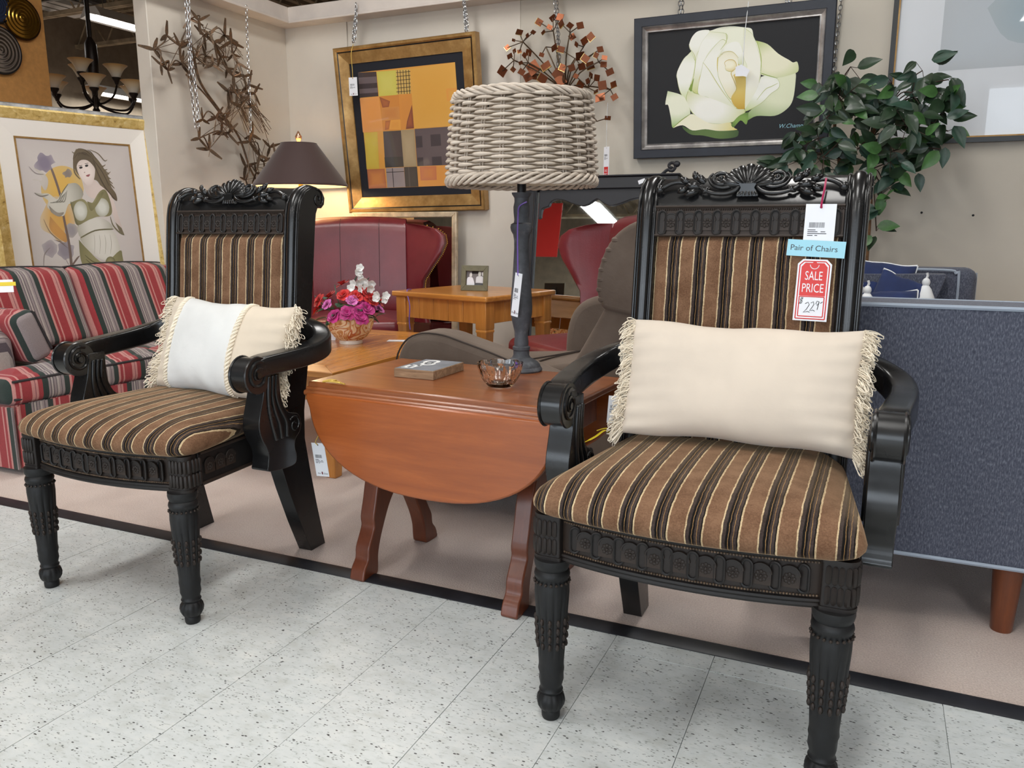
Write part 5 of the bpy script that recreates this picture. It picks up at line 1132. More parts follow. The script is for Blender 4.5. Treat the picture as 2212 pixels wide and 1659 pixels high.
obj('shade', G().lathe([(0.302, 0.580), (0.302, 0.592), (0.115, 0.848), (0.115, 0.852), (0.108, 0.852), (0.111, 0.848), (0.297, 0.592), (0.297, 0.580)], 56, cap=False), SHB, BLm, ang=30)
obj('shade_liner', G().lathe([(0.2955, 0.582), (0.107, 0.85)], 48, cap=False), simple('cream_liner', (244, 226, 190), 0.8), BLm)
obj('finial', G().lathe([(0, 0.84), (0.008, 0.845), (0.012, 0.865), (0.02, 0.88), (0.022, 0.895), (0.012, 0.912), (0.006, 0.925), (0, 0.93)], 16), simple('copper_finial', (214, 168, 140), 0.2, 0.8), BLm)
obj('bulb', G().ball((0, 0, 0.70), (0.03, 0.03, 0.045), 12, 10), Mat('lamp_bulb', (255, 220, 160), 0.5, emit=((255, 214, 150), 30)).m, BLm)
l = bpy.data.lights.new('lamp_glow', 'POINT'); l.energy = 9; l.color = (1.0, 0.78, 0.5); l.shadow_soft_size = 0.05; lo = bpy.data.objects.new('lamp_glow', l); COL.objects.link(lo); lo.location = (lx, ly, 1.26)
# ---------------------------------------------------------------- hanging chains
def chain(label, paths, cat='chain', group=None):
    t = thing('hanging_chain', label, cat, paths[0][-1], 0, group); g = G(); o = Vector(paths[0][-1])
    for path in paths:
        P = spline([Vector(p) - o for p in path], 24); d = [0.0]
        for a, b in zip(P, P[1:]): d.append(d[-1] + (b - a).length)
        L = d[-1]; st = 0.021; n = max(1, int(L / st)); k = 0
        for i in range(n):
            s = (i + 0.5) * st
            while k < len(d) - 2 and d[k + 1] < s: k += 1
            c = P[k].lerp(P[k + 1], (s - d[k]) / max(1e-6, d[k + 1] - d[k])); tn = (P[k + 1] - P[k]).normalized()
            a1 = tn.cross(Vector((0, 1, 0.2))).normalized(); a2 = tn.cross(a1); sd = a1 if i % 2 else a2
            g.tube([c + tn * (0.0145 * math.sin(q)) + sd * (0.0075 * math.cos(q)) for q in [2 * math.pi * j / 10 for j in range(10)]], 0.0023, 4, loop=True)
    obj('links', g, STEEL, t, kind='stuff', ang=80); return t
# ---------------------------------------------------------------- framed pictures
def rail_set(name, w, h, b, prof, mat, parent, label=None):
    """four mitred rails: prof = (inset, y) points across the moulding from outer edge to inner edge"""
    W2, H2 = w / 2, h / 2
    for k, (ax, ay) in enumerate((((-1, -1), (1, -1)), ((1, -1), (1, 1)), ((1, 1), (-1, 1)), ((-1, 1), (-1, -1)))):
        rs = []
        for sx, sy in (ax, ay): rs.append([(sx * (W2 - i), y, sy * (H2 - i)) for i, y in prof])
        o = obj(name, G().rings(rs), mat, parent, ang=30)
        if label: o['label'] = label
# abstract picture
GILT = Mat('brushed_gilt', (176, 128, 62), 0.36, 0.55); _v = GILT.coord('Object', (3, 3, 3))
GILT.color(GILT.ramp(GILT.noise(GILT.coord('Object', (6, 6, 6)), 2, 6, 0.65), [(0.3, (146, 110, 62)), (0.55, (178, 140, 86)), (0.75, (206, 170, 112))])).bump(GILT.noise(GILT.coord('Object', (200, 200, 12)), 1, 3), 0.08, 0.001); GILT = GILT.m
MATB = simple('black_mat', (24, 26, 36), 0.85); BLK = simple('black_lacquer', (16, 16, 18), 0.35)
AB = thing('framed_picture', 'abstract patchwork print in orange and brown with a wide gilt frame', 'picture', (-2.806, 4.665, 1.571)); AB.rotation_euler = (R(5.4), R(-0.7), 0)
aw, ah = 1.035, 1.05
rail_set('outer_rail', aw, ah, 0.03, [(0, 0.03), (0, -0.03), (0.006, -0.036), (0.018, -0.036), (0.026, -0.028), (0.026, 0.03)], GILT, AB)
rail_set('black_rail', aw - 0.05, ah - 0.05, 0.01, [(0, 0.0), (0, -0.026), (0.010, -0.022), (0.010, 0.0)], BLK, AB)
rail_set('inner_rail', aw - 0.068, ah - 0.068, 0.07, [(0, 0.0), (0, -0.026), (0.062, -0.010), (0.068, -0.010), (0.068, 0.0)], GILT, AB)
obj('mat_board', G().box(-aw / 2 + 0.09, aw / 2 - 0.09, -0.004, 0.004, -ah / 2 + 0.09, ah / 2 - 0.09), MATB, AB, ang=None)
obj('backing', G().box(-aw / 2 + 0.02, aw / 2 - 0.02, 0.005, 0.02, -ah / 2 + 0.02, ah / 2 - 0.02), DKW, AB)
mp = homog([(812, 572), (1572, 508), (1614, 1462), (875, 1487)])
O, D_ = (216, 154, 66), (70, 60, 62)
LA = [([(812, 572), (1572, 508), (1614, 1462), (875, 1487)], O, O),
 ([(812, 572), (958, 568), (970, 760), (822, 770)], (58, 48, 52), (62, 52, 56)), ([(816, 612), (958, 606), (962, 655), (819, 662)], (104, 92, 96), (104, 92, 96)), ([(820, 702), (964, 694), (966, 730), (822, 738)], (104, 92, 96), (104, 92, 96)),
 ([(960, 568), (1112, 560), (1120, 752), (975, 762)], (200, 190, 84), (208, 200, 100)), ([(1112, 560), (1222, 552), (1228, 742), (1120, 750)], (206, 170, 92), (206, 170, 92)),
 ([(1222, 552), (1572, 510), (1598, 996), (1245, 1016)], (220, 164, 74), (218, 160, 66)), ([(1500, 712), (1582, 706), (1588, 800), (1505, 806)], (224, 150, 66), (220, 160, 70)),
 ([(822, 775), (972, 765), (1000, 1030), (840, 1042)], (222, 152, 84), (220, 148, 76)), ([(975, 762), (1130, 752), (1142, 1025), (1000, 1032)], (206, 132, 58), (206, 134, 60)), ([(978, 766), (1060, 800), (1050, 845), (1000, 850)], (140, 76, 52), (170, 98, 56)),
 ([(990, 852), (1130, 842), (1135, 942), (992, 950)], (206, 140, 74), (198, 128, 66)), ([(1020, 955), (1060, 950), (1045, 1020), (1015, 1025)], (160, 88, 50), (190, 110, 56)), ([(1060, 950), (1138, 944), (1140, 1022), (1050, 1022)], (226, 160, 70), (220, 150, 66)),
 ([(1130, 750), (1230, 745), (1245, 1016), (1142, 1026)], (214, 142, 62), (210, 138, 62)), ([(1232, 830), (1243, 1014), (1180, 1020), (1190, 960)], (110, 58, 48), (160, 88, 52)),
 ([(848, 1045), (955, 1040), (962, 1330), (862, 1332)], (204, 172, 64), (210, 186, 76)), ([(1000, 1036), (1140, 1030), (1156, 1316), (1010, 1322)], (70, 62, 62), (78, 68, 68)), ([(1005, 1240), (1152, 1236), (1156, 1316), (1010, 1322)], (58, 56, 54), (62, 58, 56)),
 ([(1140, 1028), (1245, 1022), (1258, 1314), (1156, 1316)], (160, 140, 106), (176, 156, 122)), ([(1248, 1020), (1605, 1000), (1611, 1300), (1262, 1312)], (96, 82, 84), (102, 88, 88)),
 ([(1255, 1078), (1305, 1074), (1308, 1164), (1258, 1168)], D_, D_), ([(1370, 1066), (1448, 1062), (1452, 1152), (1373, 1158)], D_, D_), ([(1265, 1246), (1310, 1242), (1312, 1308), (1267, 1310)], D_, D_), ([(1378, 1240), (1452, 1236), (1456, 1302), (1380, 1306)], D_, D_), ([(1520, 1060), (1590, 1056), (1594, 1146), (1523, 1150)], D_, D_),
 ([(865, 1336), (1005, 1330), (1016, 1480), (875, 1487)], (170, 98, 66), (206, 134, 72)), ([(1015, 1326), (1156, 1320), (1166, 1475), (1022, 1480)], (150, 138, 138), (146, 134, 134)), ([(1158, 1318), (1260, 1315), (1268, 1472), (1166, 1475)], (62, 60, 58), (70, 66, 62)),
 ([(1262, 1313), (1611, 1304), (1613, 1462), (1268, 1472)], (222, 152, 74), (220, 150, 70)), ([(1282, 1316), (1410, 1312), (1412, 1420), (1286, 1424)], (196, 114, 78), (206, 130, 72))]
K = (40, 34, 34)
for k in range(5): x = 1122 + 22 * k; LA.append(([(x, 560), (x + 4, 560), (x + 10, 746), (x + 6, 746)], K, K))
for k in range(6): y = 574 + 30 * k; LA.append(([(1113, y + 4), (1226, y - 4), (1226, y), (1113, y + 8)], K, K))
LA += [([(1064, 1326), (1069, 1326), (1076, 1478), (1071, 1478)], K, K), ([(1018, 1356), (1158, 1350), (1158, 1355), (1018, 1361)], K, K), ([(1190, 1318), (1198, 1318), (1206, 1474), (1196, 1474)], (84, 80, 76), (84, 80, 76))]
picture('print', LA, 0.715, 0.735, mp, AB, GLOSSP, y=-0.0045, dy=0.00003, smooth=False)
# rose picture
RS = thing('framed_picture', 'white rose painting on black in a dark frame with a silver inner moulding', 'picture', (-0.803, 4.685, 1.71)); RS.rotation_euler = (R(5.0), R(0.0), 0)
rw, rh = 1.05, 0.75; NAVF = simple('blue_black_frame', (40, 44, 54), 0.5, var=0.1, nscale=12); SILV = Mat('antique_silver', (150, 146, 144), 0.36, 0.75); SILV.color(SILV.ramp(SILV.noise(SILV.coord('Object', (9, 9, 9)), 1.4, 4, 0.6), [(0.3, (150, 146, 146)), (0.5, (186, 182, 180)), (0.7, (218, 216, 214))])); SILV = SILV.m
rail_set('outer_rail', rw, rh, 0.05, [(0, 0.02), (0, -0.022), (0.004, -0.026), (0.044, -0.026), (0.047, -0.022), (0.047, 0.02)], NAVF, RS)
rail_set('silver_rail', rw - 0.092, rh - 0.092, 0.03, [(0, 0.0), (0, -0.022), (0.004, -0.028), (0.012, -0.018), (0.024, -0.012), (0.030, -0.016), (0.033, -0.01), (0.033, 0.0)], SILV, RS)
obj('canvas', G().box(-rw / 2 + 0.03, rw / 2 - 0.03, -0.003, 0.012, -rh / 2 + 0.03, rh / 2 - 0.03), simple('black_canvas', (24, 25, 29), 0.7, bump=0.15, bscale=300), RS)
mp = homog([(295, 320), (1890, 170), (1825, 1320), (285, 1365)])
cw, ch = rw - 0.158, rh - 0.158
g1, g2, w1, w2 = (150, 182, 84), (208, 220, 156), (228, 231, 200), (244, 245, 236)
LR = [([(605, 1195), (680, 1230), (800, 1225), (950, 1245), (1110, 1240), (1130, 1275), (1100, 1310), (950, 1322), (800, 1290), (690, 1280), (620, 1230)], (58, 84, 38), (92, 118, 58)),
 ([(1490, 752), (1600, 720), (1660, 700), (1665, 780), (1640, 960), (1580, 1050), (1470, 1110), (1300, 1110), (1210, 1150), (1220, 1080), (1350, 960), (1450, 850)], (112, 152, 56), (228, 232, 200), (1570, 850)),
 ([(1290, 395), (1400, 430), (1500, 520), (1600, 580), (1640, 605), (1680, 600), (1692, 680), (1640, 715), (1490, 750), (1380, 730), (1330, 700), (1300, 550)], (176, 196, 104), (238, 236, 208), (1470, 590)),
 ([(680, 480), (668, 430), (700, 350), (760, 300), (860, 300), (950, 270), (1060, 258), (1180, 270), (1250, 285), (1270, 360), (1310, 450), (1340, 600), (1340, 700), (1310, 850), (1240, 1000), (1100, 1040), (800, 950), (650, 880), (560, 760), (560, 680), (620, 560), (690, 500)], (202, 216, 150), (238, 240, 220), (1000, 400)),
 ([(690, 490), (620, 570), (560, 680), (560, 760), (590, 880), (650, 960), (660, 860), (710, 750), (725, 600)], g2, w2, (620, 700)),
 ([(668, 430), (700, 350), (760, 300), (860, 300), (800, 400), (740, 520), (725, 580), (690, 490)], w1, w2, (740, 370)),
 ([(800, 560), (720, 720), (750, 890), (860, 920), (1110, 1035), (1190, 1030), (1190, 720), (1100, 560)], (190, 150, 36), (222, 200, 110), (960, 700)),
 ([(860, 310), (780, 420), (740, 560), (705, 720), (680, 830), (750, 890), (760, 760), (800, 640), (840, 520), (960, 390), (1010, 400), (1010, 330)], (206, 212, 132), w2, (790, 520)),
 ([(800, 600), (850, 520), (930, 420), (980, 385), (1015, 420), (960, 500), (930, 560), (930, 680), (960, 780), (1010, 880), (1060, 940), (1110, 1035), (950, 1000), (850, 930), (760, 900), (755, 820), (780, 700)], w1, w2, (860, 680)),
 ([(960, 520), (1000, 450), (1050, 415), (1110, 405), (1150, 440), (1175, 540), (1160, 640), (1060, 540)], (204, 212, 166), w2, (1110, 460)),
 ([(940, 560), (1000, 510), (1070, 505), (1120, 560), (1130, 640), (1190, 720), (1180, 800), (1100, 900), (1050, 940), (960, 780), (935, 680)], (232, 224, 184), (246, 244, 228), (1000, 690)),
 ([(1080, 720), (1150, 680), (1195, 740), (1190, 1025), (1110, 1030), (1060, 940), (1110, 840)], (196, 156, 40), (226, 200, 110), (1120, 760)),
 ([(1002, 630), (1035, 582), (1090, 590), (1104, 650), (1060, 685), (1012, 670)], (222, 204, 140), (246, 242, 218), (1040, 620)),
 ([(1180, 280), (1250, 330), (1290, 420), (1342, 620), (1330, 720), (1300, 880), (1220, 1000), (1190, 1040), (1200, 760), (1210, 640), (1180, 560), (1180, 450)], w1, (244, 243, 230), (1270, 650)),
 ([(660, 870), (750, 900), (860, 935), (990, 985), (1110, 1040), (1190, 1050), (1150, 1120), (1060, 1165), (950, 1180), (820, 1160), (720, 1090), (670, 1020), (645, 940)], (214, 218, 166), (246, 246, 238), (860, 1040)),
 ([(1340, 740), (1400, 725), (1480, 750), (1512, 800), (1500, 850), (1430, 900), (1350, 980), (1250, 1040), (1190, 1055), (1230, 980), (1290, 880)], (196, 210, 140), w2, (1380, 850)),
 ([(470, 865), (590, 900), (640, 950), (680, 1080), (600, 1150), (520, 1215), (500, 1120), (475, 1000), (448, 988)], (146, 182, 84), (238, 240, 218), (560, 1000)),
 ([(520, 1215), (600, 1140), (690, 1085), (760, 1120), (850, 1170), (950, 1182), (1050, 1170), (1090, 1220), (1112, 1240), (950, 1248), (820, 1230), (700, 1240), (610, 1190)], (220, 206, 112), (243, 240, 214), (720, 1180)),
 ([(1060, 1190), (1130, 1110), (1210, 1075), (1222, 1090), (1205, 1190), (1150, 1150), (1085, 1215)], (84, 118, 44), (130, 164, 76)),
 ([(665, 850), (700, 770), (712, 750), (700, 830), (690, 872)], (104, 140, 52), (130, 156, 60))]
def soften(L):
    P = L[0]; cx = sum(p[0] for p in P) / len(P); cy = sum(p[1] for p in P) / len(P)
    return ([(cx + (x - cx) * 1.022, cy + (y - cy) * 1.022 + 3) for x, y in P], (178, 190, 118), (190, 198, 130))
LR = [m for k, L in enumerate(LR) for m in (([soften(L)] if 4 <= k <= 15 and k not in (6, 11) else []) + [L])]
GS_ = (196, 204, 140)
LR += [('s', [(1100, 660), (1060, 700), (1090, 780), (1110, 850), (1080, 920)], 9, (206, 186, 110)), ('s', [(1010, 640), (1000, 600), (1040, 575), (1090, 585), (1110, 640), (1070, 690)], 8, (214, 194, 128)), ('s', [(935, 560), (990, 505), (1070, 500), (1130, 560)], 7, (216, 206, 150)), ('s', [(800, 600), (860, 680), (920, 780), (1000, 900), (1100, 1030)], 8, (206, 206, 150)), ('s', [(1330, 700), (1400, 726), (1490, 752)], 8, (150, 176, 80)), ('s', [(520, 1212), (600, 1140), (680, 1085)], 8, (140, 160, 70)), ('s', [(1300, 400), (1340, 560), (1335, 690)], 8, (176, 192, 104)), ('s', [(690, 480), (725, 560), (715, 700), (690, 800)], 7, GS_), ('s', [(1010, 320), (1015, 400), (960, 480)], 7, GS_), ('s', [(1500, 800), (1440, 830), (1380, 860), (1300, 960)], 7, GS_)]
pic = picture('painted_rose', LR, cw, ch, mp, RS, PAINT, y=-0.0032, dy=0.00003)
u, v = mp((1625, 1208)); obj('signature', text_mesh('W.Champi', 0.03, simple('pale_blue_paint', (150, 200, 214), 0.6), shear=0.3), None, RS, loc=((u - 0.5) * cw, -0.0045, (v - 0.5) * ch), rot=(R(90), 0, 0))
for s in (-1, 1): chain('bright steel chain holding the %s of the rose painting from the beam' % ('left' if s < 0 else 'right'), [[(-0.803 + s * 0.28, 4.66, 2.30), (-0.803 + s * 0.28, 4.66, 2.09)], [(-0.803 + s * 0.28 + 0.014, 4.66, 2.30), (-0.803 + s * 0.28 + 0.016, 4.66, 2.09)]])
ca, cb_ = at(1819, 0, Y=4.70), at(1800, 190, Y=4.70); chain('loose end of steel chain hanging down the right side of the rose painting', [[ca + Vector((0, 0, 0.08)), ca.lerp(cb_, .5) + Vector((-.006, 0, 0)), cb_]])
# abstract chains
for a, b, l in (((769, 8), (762, 98), 'left'), ((1000, -4), (1006, 72), 'right')):
    p, q = at(a[0], a[1], Y=4.61), at(b[0], b[1], Y=4.62); chain('bunched steel chain holding the %s top of the abstract picture' % l, [[p, p.lerp(q, .5) + Vector((.006, 0, 0)), q], [p + Vector((0.008, -0.012, 0)), p.lerp(q, .5) + Vector((.022, -.012, 0)), q + Vector((0.02, -.012, 0))], [p.lerp(q, .35), q + Vector((0.012, -0.02, 0))]])
card('price_tag', 'white price tag on a gold thread over the abstract picture', at(763, 187, Y=4.56), (R(2), 0, R(6)), 0.060, 0.112, [(0, -0.001, 0.05), (0.0, 0, 0.1), (-0.002, 0.0, 0.2), (0.0, 0.03, 0.26)], GOLDS, 0.002)
rt_ = thing('price_tag', 'torn white tag dangling on a white thread in front of the painted rose', 'price tag', at(1601, 152, Y=4.63))
obj('card', G().prism([(-0.03, 0.02), (0.0, 0.03), (0.045, -0.002), (0.03, -0.035), (0.012, -0.03), (-0.03, -0.028)], -0.0004, 0.0004, 'y'), PAPER, rt_, ang=None)
obj('cord', G().tube([(0.006, 0, 0.025), (0.010, 0.0, 0.2), (0.02, 0.0, 0.34)], 0.0022, 6), TASS, rt_)
# right picture
RP = thing('framed_picture', 'large white matted glazed picture in a thin black and gold frame at right', 'picture', (0.515, 4.725, 1.86)); RP.rotation_euler = (R(1.0), 0, 0)
pw, ph_ = 1.06, 1.0
rail_set('black_rail', pw, ph_, 0.03, [(0, 0.02), (0, -0.026), (0.024, -0.026), (0.024, 0.02)], BLK, RP)
rail_set('gold_rail', pw - 0.046, ph_ - 0.046, 0.01, [(0, 0.0), (0, -0.026), (0.008, -0.024), (0.008, 0.0)], GILT, RP)
WM = Mat('glazed_white_mat', (216, 220, 226), 0.5, coat=1.0, coat_r=0.0, spec=0.5).m
obj('mat_board', G().box(-pw / 2 + 0.02, pw / 2 - 0.02, -0.006, 0.006, -ph_ / 2 + 0.02, ph_ / 2 - 0.02), WM, RP, ang=None)
picture('print', [(rect(14, 6, 100, 70), (184, 190, 196), (190, 198, 206)), ([(36, 34), (52, 18), (74, 22), (84, 40), (70, 56), (48, 54)], (176, 186, 192), (164, 180, 190)), ([(58, 10), (72, 6), (74, 12), (62, 16)], (110, 112, 118), (90, 92, 98))], 0.84, 0.76, ident, RP, GLOSSP, y=-0.0062, dy=0.00003)
# ---------------------------------------------------------------- starburst wall sculpture
BRZ = Mat('torch_cut_bronze', (88, 70, 54), 0.42, 0.7); BRZ.color(BRZ.ramp(BRZ.noise(BRZ.coord('Object', (30, 30, 30)), 1.2, 5, 0.7), [(0.3, (82, 70, 60)), (0.5, (118, 98, 80)), (0.66, (146, 110, 82)), (0.78, (170, 160, 152))])); BRZ = BRZ.m
def star_mesh(seed):
    rnd = random.Random(seed); tips = [R(a + rnd.uniform(-14, 14)) for a in (90, 212, 330)]; P = []
    for i in range(3):
        a, b = tips[i], tips[(i + 1) % 3] + (2 * math.pi if i == 2 else 0); L = 0.092 * rnd.uniform(0.8, 1.15)
        P.append((L * math.cos(a - 0.05), L * math.sin(a - 0.05))); P.append((L * math.cos(a + 0.05), L * math.sin(a + 0.05)))
        for f, r in ((0.1, 0.046), (0.22, 0.023), (0.36, 0.0115), (0.5, 0.0085), (0.64, 0.0115), (0.78, 0.023), (0.9, 0.046)): q = lerp(a, b, f); P.append((r * math.cos(q), r * math.sin(q)))
    return mesh_of('metal_star', G().prism(P, -0.0015, 0.0015, 'z'), BRZ, 30)
STM = [star_mesh(s) for s in range(5)]
def s1(x, y, d=0.07): return at(x * 0.3737, y * 0.3737, X=WX + d)
SS = thing('wall_sculpture', 'bronze wall sculpture of three-pointed stars and thin rods on the left wall', 'sculpture', s1(1270, 640, 0.02)); S0 = Vector(SS.location)
rnd = random.Random(4)
SPOS = [(1100, 110), (1150, 118), (965, 205), (890, 285), (930, 375), (970, 405), (1040, 262), (1085, 255), (1180, 205), (1215, 195), (1135, 330), (1190, 325), (1300, 205), (1335, 240), (1345, 315), (1095, 400), (1315, 395), (1375, 365), (1350, 440), (1050, 370), (1320, 530), (1370, 545), (1440, 490), (1395, 620), (1450, 610), (1470, 540), (1170, 690), (1250, 680), (1300, 690), (1280, 760), (1150, 800), (1210, 862), (1320, 770), (1440, 820), (1560, 850), (1590, 885), (1420, 960), (1500, 900), (1480, 1000), (1420, 1040), (1525, 935), (1460, 780), (1240, 245), (1275, 330), (1230, 375), (1410, 445), (1395, 560), (1340, 600)]
SP3 = []
for k, (x, y) in enumerate(SPOS):
    p = s1(x, y, rnd.uniform(0.05, 0.13)) - S0; SP3.append(p)
    o = bpy.data.objects.new('metal_star', STM[k % 5]); COL.objects.link(o); o.parent = SS; o.location = p
    o.rotation_euler = (R(90) + rnd.uniform(-0.35, 0.35), rnd.uniform(-0.3, 0.3) , R(80) + rnd.uniform(-0.35, 0.35)); o.rotation_euler.rotate_axis('Z', rnd.uniform(0, 2.1)); q = rnd.uniform(0.75, 1.1); o.scale = (q, q, 1)
main = [(1085, 170), (1120, 330), (1160, 480), (1270, 640), (1380, 790), (1440, 960), (1480, 1040)]
mpth = spline([s1(x, y, 0.06) - S0 for x, y in main], 6)
obj('main_stem', G().tube(mpth, lambda t: 0.009 - 0.003 * t, 7).tube(spline([s1(x, y, 0.07) - S0 for x, y in ((1075, 430), (1180, 540), (1260, 640), (1330, 740))], 5), 0.005, 6), BRZ, SS)
g = G()
def arc(a, b):
    m = a.lerp(b, .5) + Vector((0.02, rnd.uniform(-.03, .03), rnd.uniform(-.04, .04))); return spline([a, m, b], 4)
for a, b in ((0, 1), (2, 6), (3, 2), (3, 4), (4, 5), (6, 7), (8, 9), (8, 10), (9, 12), (12, 13), (13, 14), (14, 17), (10, 11), (15, 19), (16, 18), (17, 18), (16, 43), (20, 21), (22, 25), (23, 24), (24, 25), (26, 27), (27, 28), (28, 32), (29, 32), (30, 31), (29, 30), (33, 41), (34, 35), (36, 38), (37, 40), (42, 43), (44, 10), (45, 22), (46, 21), (47, 20), (5, 19), (36, 39), (37, 33)): g.tube(arc(SP3[a], SP3[b]), 0.0042, 5)
obj('link_wire', g, BRZ, SS, kind='stuff')
rod = mesh_of('rod', G().tube([(0, 0, -0.5), (0, 0, 0.5)], 0.0019, 5), BRZ)
for k in range(96):
    if k < 12: a = s1(1440 + rnd.uniform(-30, 20), 600 + rnd.uniform(-30, 30), 0.08) - S0; b = s1(1530 + rnd.uniform(-20, 40), 690 + k * 8, 0.05) - S0
    else:
        a = SP3[rnd.randrange(len(SP3))]; cand = sorted(SP3, key=lambda q: (q - a).length)[2:12]; b = cand[rnd.randrange(len(cand))] + Vector((rnd.uniform(-.02, .03), rnd.uniform(-.05, .05), rnd.uniform(-.05, .05)))
    o = bpy.data.objects.new('rod', rod); COL.objects.link(o); o.parent = SS; d = b - a; o.location = (a + b) / 2; o.rotation_euler = d.to_track_quat('Z', 'Y').to_euler(); o.scale = (1, 1, max(0.05, d.length))
def lw(x, y, d): return at(x, y, X=WX + d)
chain('doubled steel chain hanging from the beam beside the upper end of the starburst sculpture', [[lw(400, -8, 0.13), lw(408, 110, 0.10), lw(414, 200, 0.09), lw(424, 284, 0.09)], [lw(407, -8, 0.14), lw(412, 110, 0.11), lw(424, 200, 0.10), lw(429, 280, 0.09)]])
chain('single steel chain hanging on the left wall near the room corner', [[lw(532, 12, 0.13), lw(535, 110, 0.09), lw(539, 210, 0.08), lw(542, 312, 0.08)]])
# ---------------------------------------------------------------- copper square-leaf wall sculpture
COP = Mat('copper_enamel', (120, 66, 40), 0.3, 0.75); COP.color(COP.ramp(COP.noise(COP.coord('Object', (40, 40, 40)), 1, 3), [(0.35, (84, 44, 32)), (0.6, (130, 74, 44)), (0.8, (176, 128, 84))])); COP = COP.m; TWIG = simple('bronze_twig', (86, 68, 50), 0.4, 0.6, var=0.3, nscale=40); GEDGE = simple('bright_brass_edge', (220, 190, 120), 0.25, 1.0)
def s4(x, y, Y_): return at(1000 + x / 5.53, y / 5.53, Y=Y_)
QS = thing('wall_sculpture', 'copper wall sculpture of square leaves on bronze twigs above the wicker lamp', 'sculpture', s4(1250, 1000, WY - 0.03)); Q0 = Vector(QS.location)
NODES = [(715, 500), (610, 720), (990, 560), (1240, 790), (1440, 560), (1555, 640), (1280, 390), (1080, 370), (1500, 1050), (1760, 1070), (1620, 740), (780, 750), (1340, 700), (1600, 1450), (850, 880), (1200, 900)]
rnd = random.Random(8); ND = [s4(x, y, WY - rnd.uniform(0.07, 0.13)) - Q0 for x, y in NODES]; hub = Vector((0, -0.03, -0.05))
TILES = [(910, 265, 70), (1075, 215, 60), (1160, 205, 65), (1175, 285, 60), (1280, 305, 55), (1400, 305, 62), (675, 385, 60), (770, 425, 36), (840, 385, 42), (960, 385, 42), (1035, 325, 50), (605, 480, 32), (530, 570, 50), (560, 670, 55), (615, 610, 42), (675, 615, 42), (735, 660, 45), (785, 630, 65), (690, 750, 40), (470, 850, 84), (840, 810, 112), (990, 790, 92), (940, 655, 46), (1090, 570, 66), (1170, 590, 70), (1305, 440, 60), (1450, 490, 66), (1525, 440, 66), (1355, 530, 42), (1400, 670, 80), (1460, 700, 70), (1640, 590, 56), (1690, 690, 50), (1590, 660, 45), (1680, 770, 58), (1755, 860, 72), (1520, 785, 72), (1420, 795, 70), (1300, 810, 60), (1190, 810, 65), (1130, 885, 88), (1600, 930, 70), (1530, 900, 46), (1490, 970, 46), (1665, 1020, 76), (1800, 1010, 56), (1810, 1160, 60), (1640, 1165, 95), (1590, 1095, 46), (1730, 1410, 55), (700, 860, 60), (600, 830, 46), (780, 920, 86), (860, 920, 46), (950, 940, 86), (1350, 910, 46), (1170, 960, 92), (1400, 1020, 76)]
tw = {k: G() for k in range(len(ND))}
for k, n in enumerate(ND): tw[k].tube(spline([hub, hub.lerp(n, .5) + Vector((0, -.03, .02)), n], 4), 0.0042, 6)
sq = mesh_of('square_leaf', G().box(-0.5, 0.5, -0.5, 0.5, -0.03, 0.03), COP); sqe = mesh_of('bright_edge', G().box(-0.52, 0.52, -0.52, -0.47, -0.05, 0.05).box(-0.52, -0.47, -0.5, 0.5, -0.05, 0.05), GEDGE)
for k, (x, y, s) in enumerate(TILES):
    p = s4(x, y, WY - rnd.uniform(0.07, 0.16)) - Q0; j = min(range(len(ND)), key=lambda q: (ND[q] - p).length); tw[j].tube([ND[j], p], 0.003, 5)
    L = s / 5.53 * 5.0 / 1735 * 1.2; o = bpy.data.objects.new('square_leaf', sq); COL.objects.link(o); o.parent = QS; o.location = p; o.scale = (L, L * rnd.uniform(0.75, 1.05), L)
    o.rotation_euler = (R(90) + rnd.uniform(-0.6, 0.5), rnd.uniform(-0.7, 0.7), rnd.uniform(-0.6, 0.6)); o.scale.z = 0.06
    if k % 3 == 0: e = bpy.data.objects.new('bright_edge', sqe); COL.objects.link(e); e.parent = o
for k in tw: obj('twig', tw[k], TWIG, QS)
a_, b_ = at(1197, -6, Y=WY - 0.08), at(1204, 180, Y=WY - 0.07); chain('steel chain hanging from the beam down through the copper leaf sculpture', [[a_, a_.lerp(b_, .5) + Vector((0.01, 0, 0)), b_], [a_ + Vector((.014, .01, 0)), b_ + Vector((.014, .01, 0.05))]])
c9 = at(1310, 340, Y=WY - 0.14)
tq = card('price_tag', 'white tag with a small red sale card hanging right of the wicker shade', c9, (0, 0, R(-30)), 0.046, 0.118, [(0, -0.001, 0.052), (-0.004, 0.0, 0.12), (0.0, 0.0, 0.30)], STEEL, 0.0008, logo=False)
s9 = obj('sale_card', G().prism(tagpoly(0.0225, 0.06, 0.006), -0.0006, 0.0002, 'y'), PAPER, tq, loc=(0.003, -0.003, -0.105)); obj('red_panel', G().prism([(-0.017, -0.008), (0.017, -0.008), (0.017, 0.052), (-0.017, 0.052)], -0.0012, -0.0006, 'y').prism([(-0.017, -0.053), (0.017, -0.053), (0.017, -0.05), (-0.017, -0.05)], -0.0012, -0.0006, 'y').prism([(-0.017, -0.053), (-0.0145, -0.053), (-0.0145, -0.008), (-0.017, -0.008)], -0.0012, -0.0006, 'y').prism([(0.0145, -0.053), (0.017, -0.053), (0.017, -0.008), (0.0145, -0.008)], -0.0012, -0.0006, 'y'), REDC, s9)
for s, z, wd in (('SALE', 0.030, 0.024), ('PRICE', 0.009, 0.027)): obj('lettering', text_mesh(s, 0.02, PAPER, width=wd), None, s9, loc=(0, -0.0016, z), rot=(R(90), 0, 0))
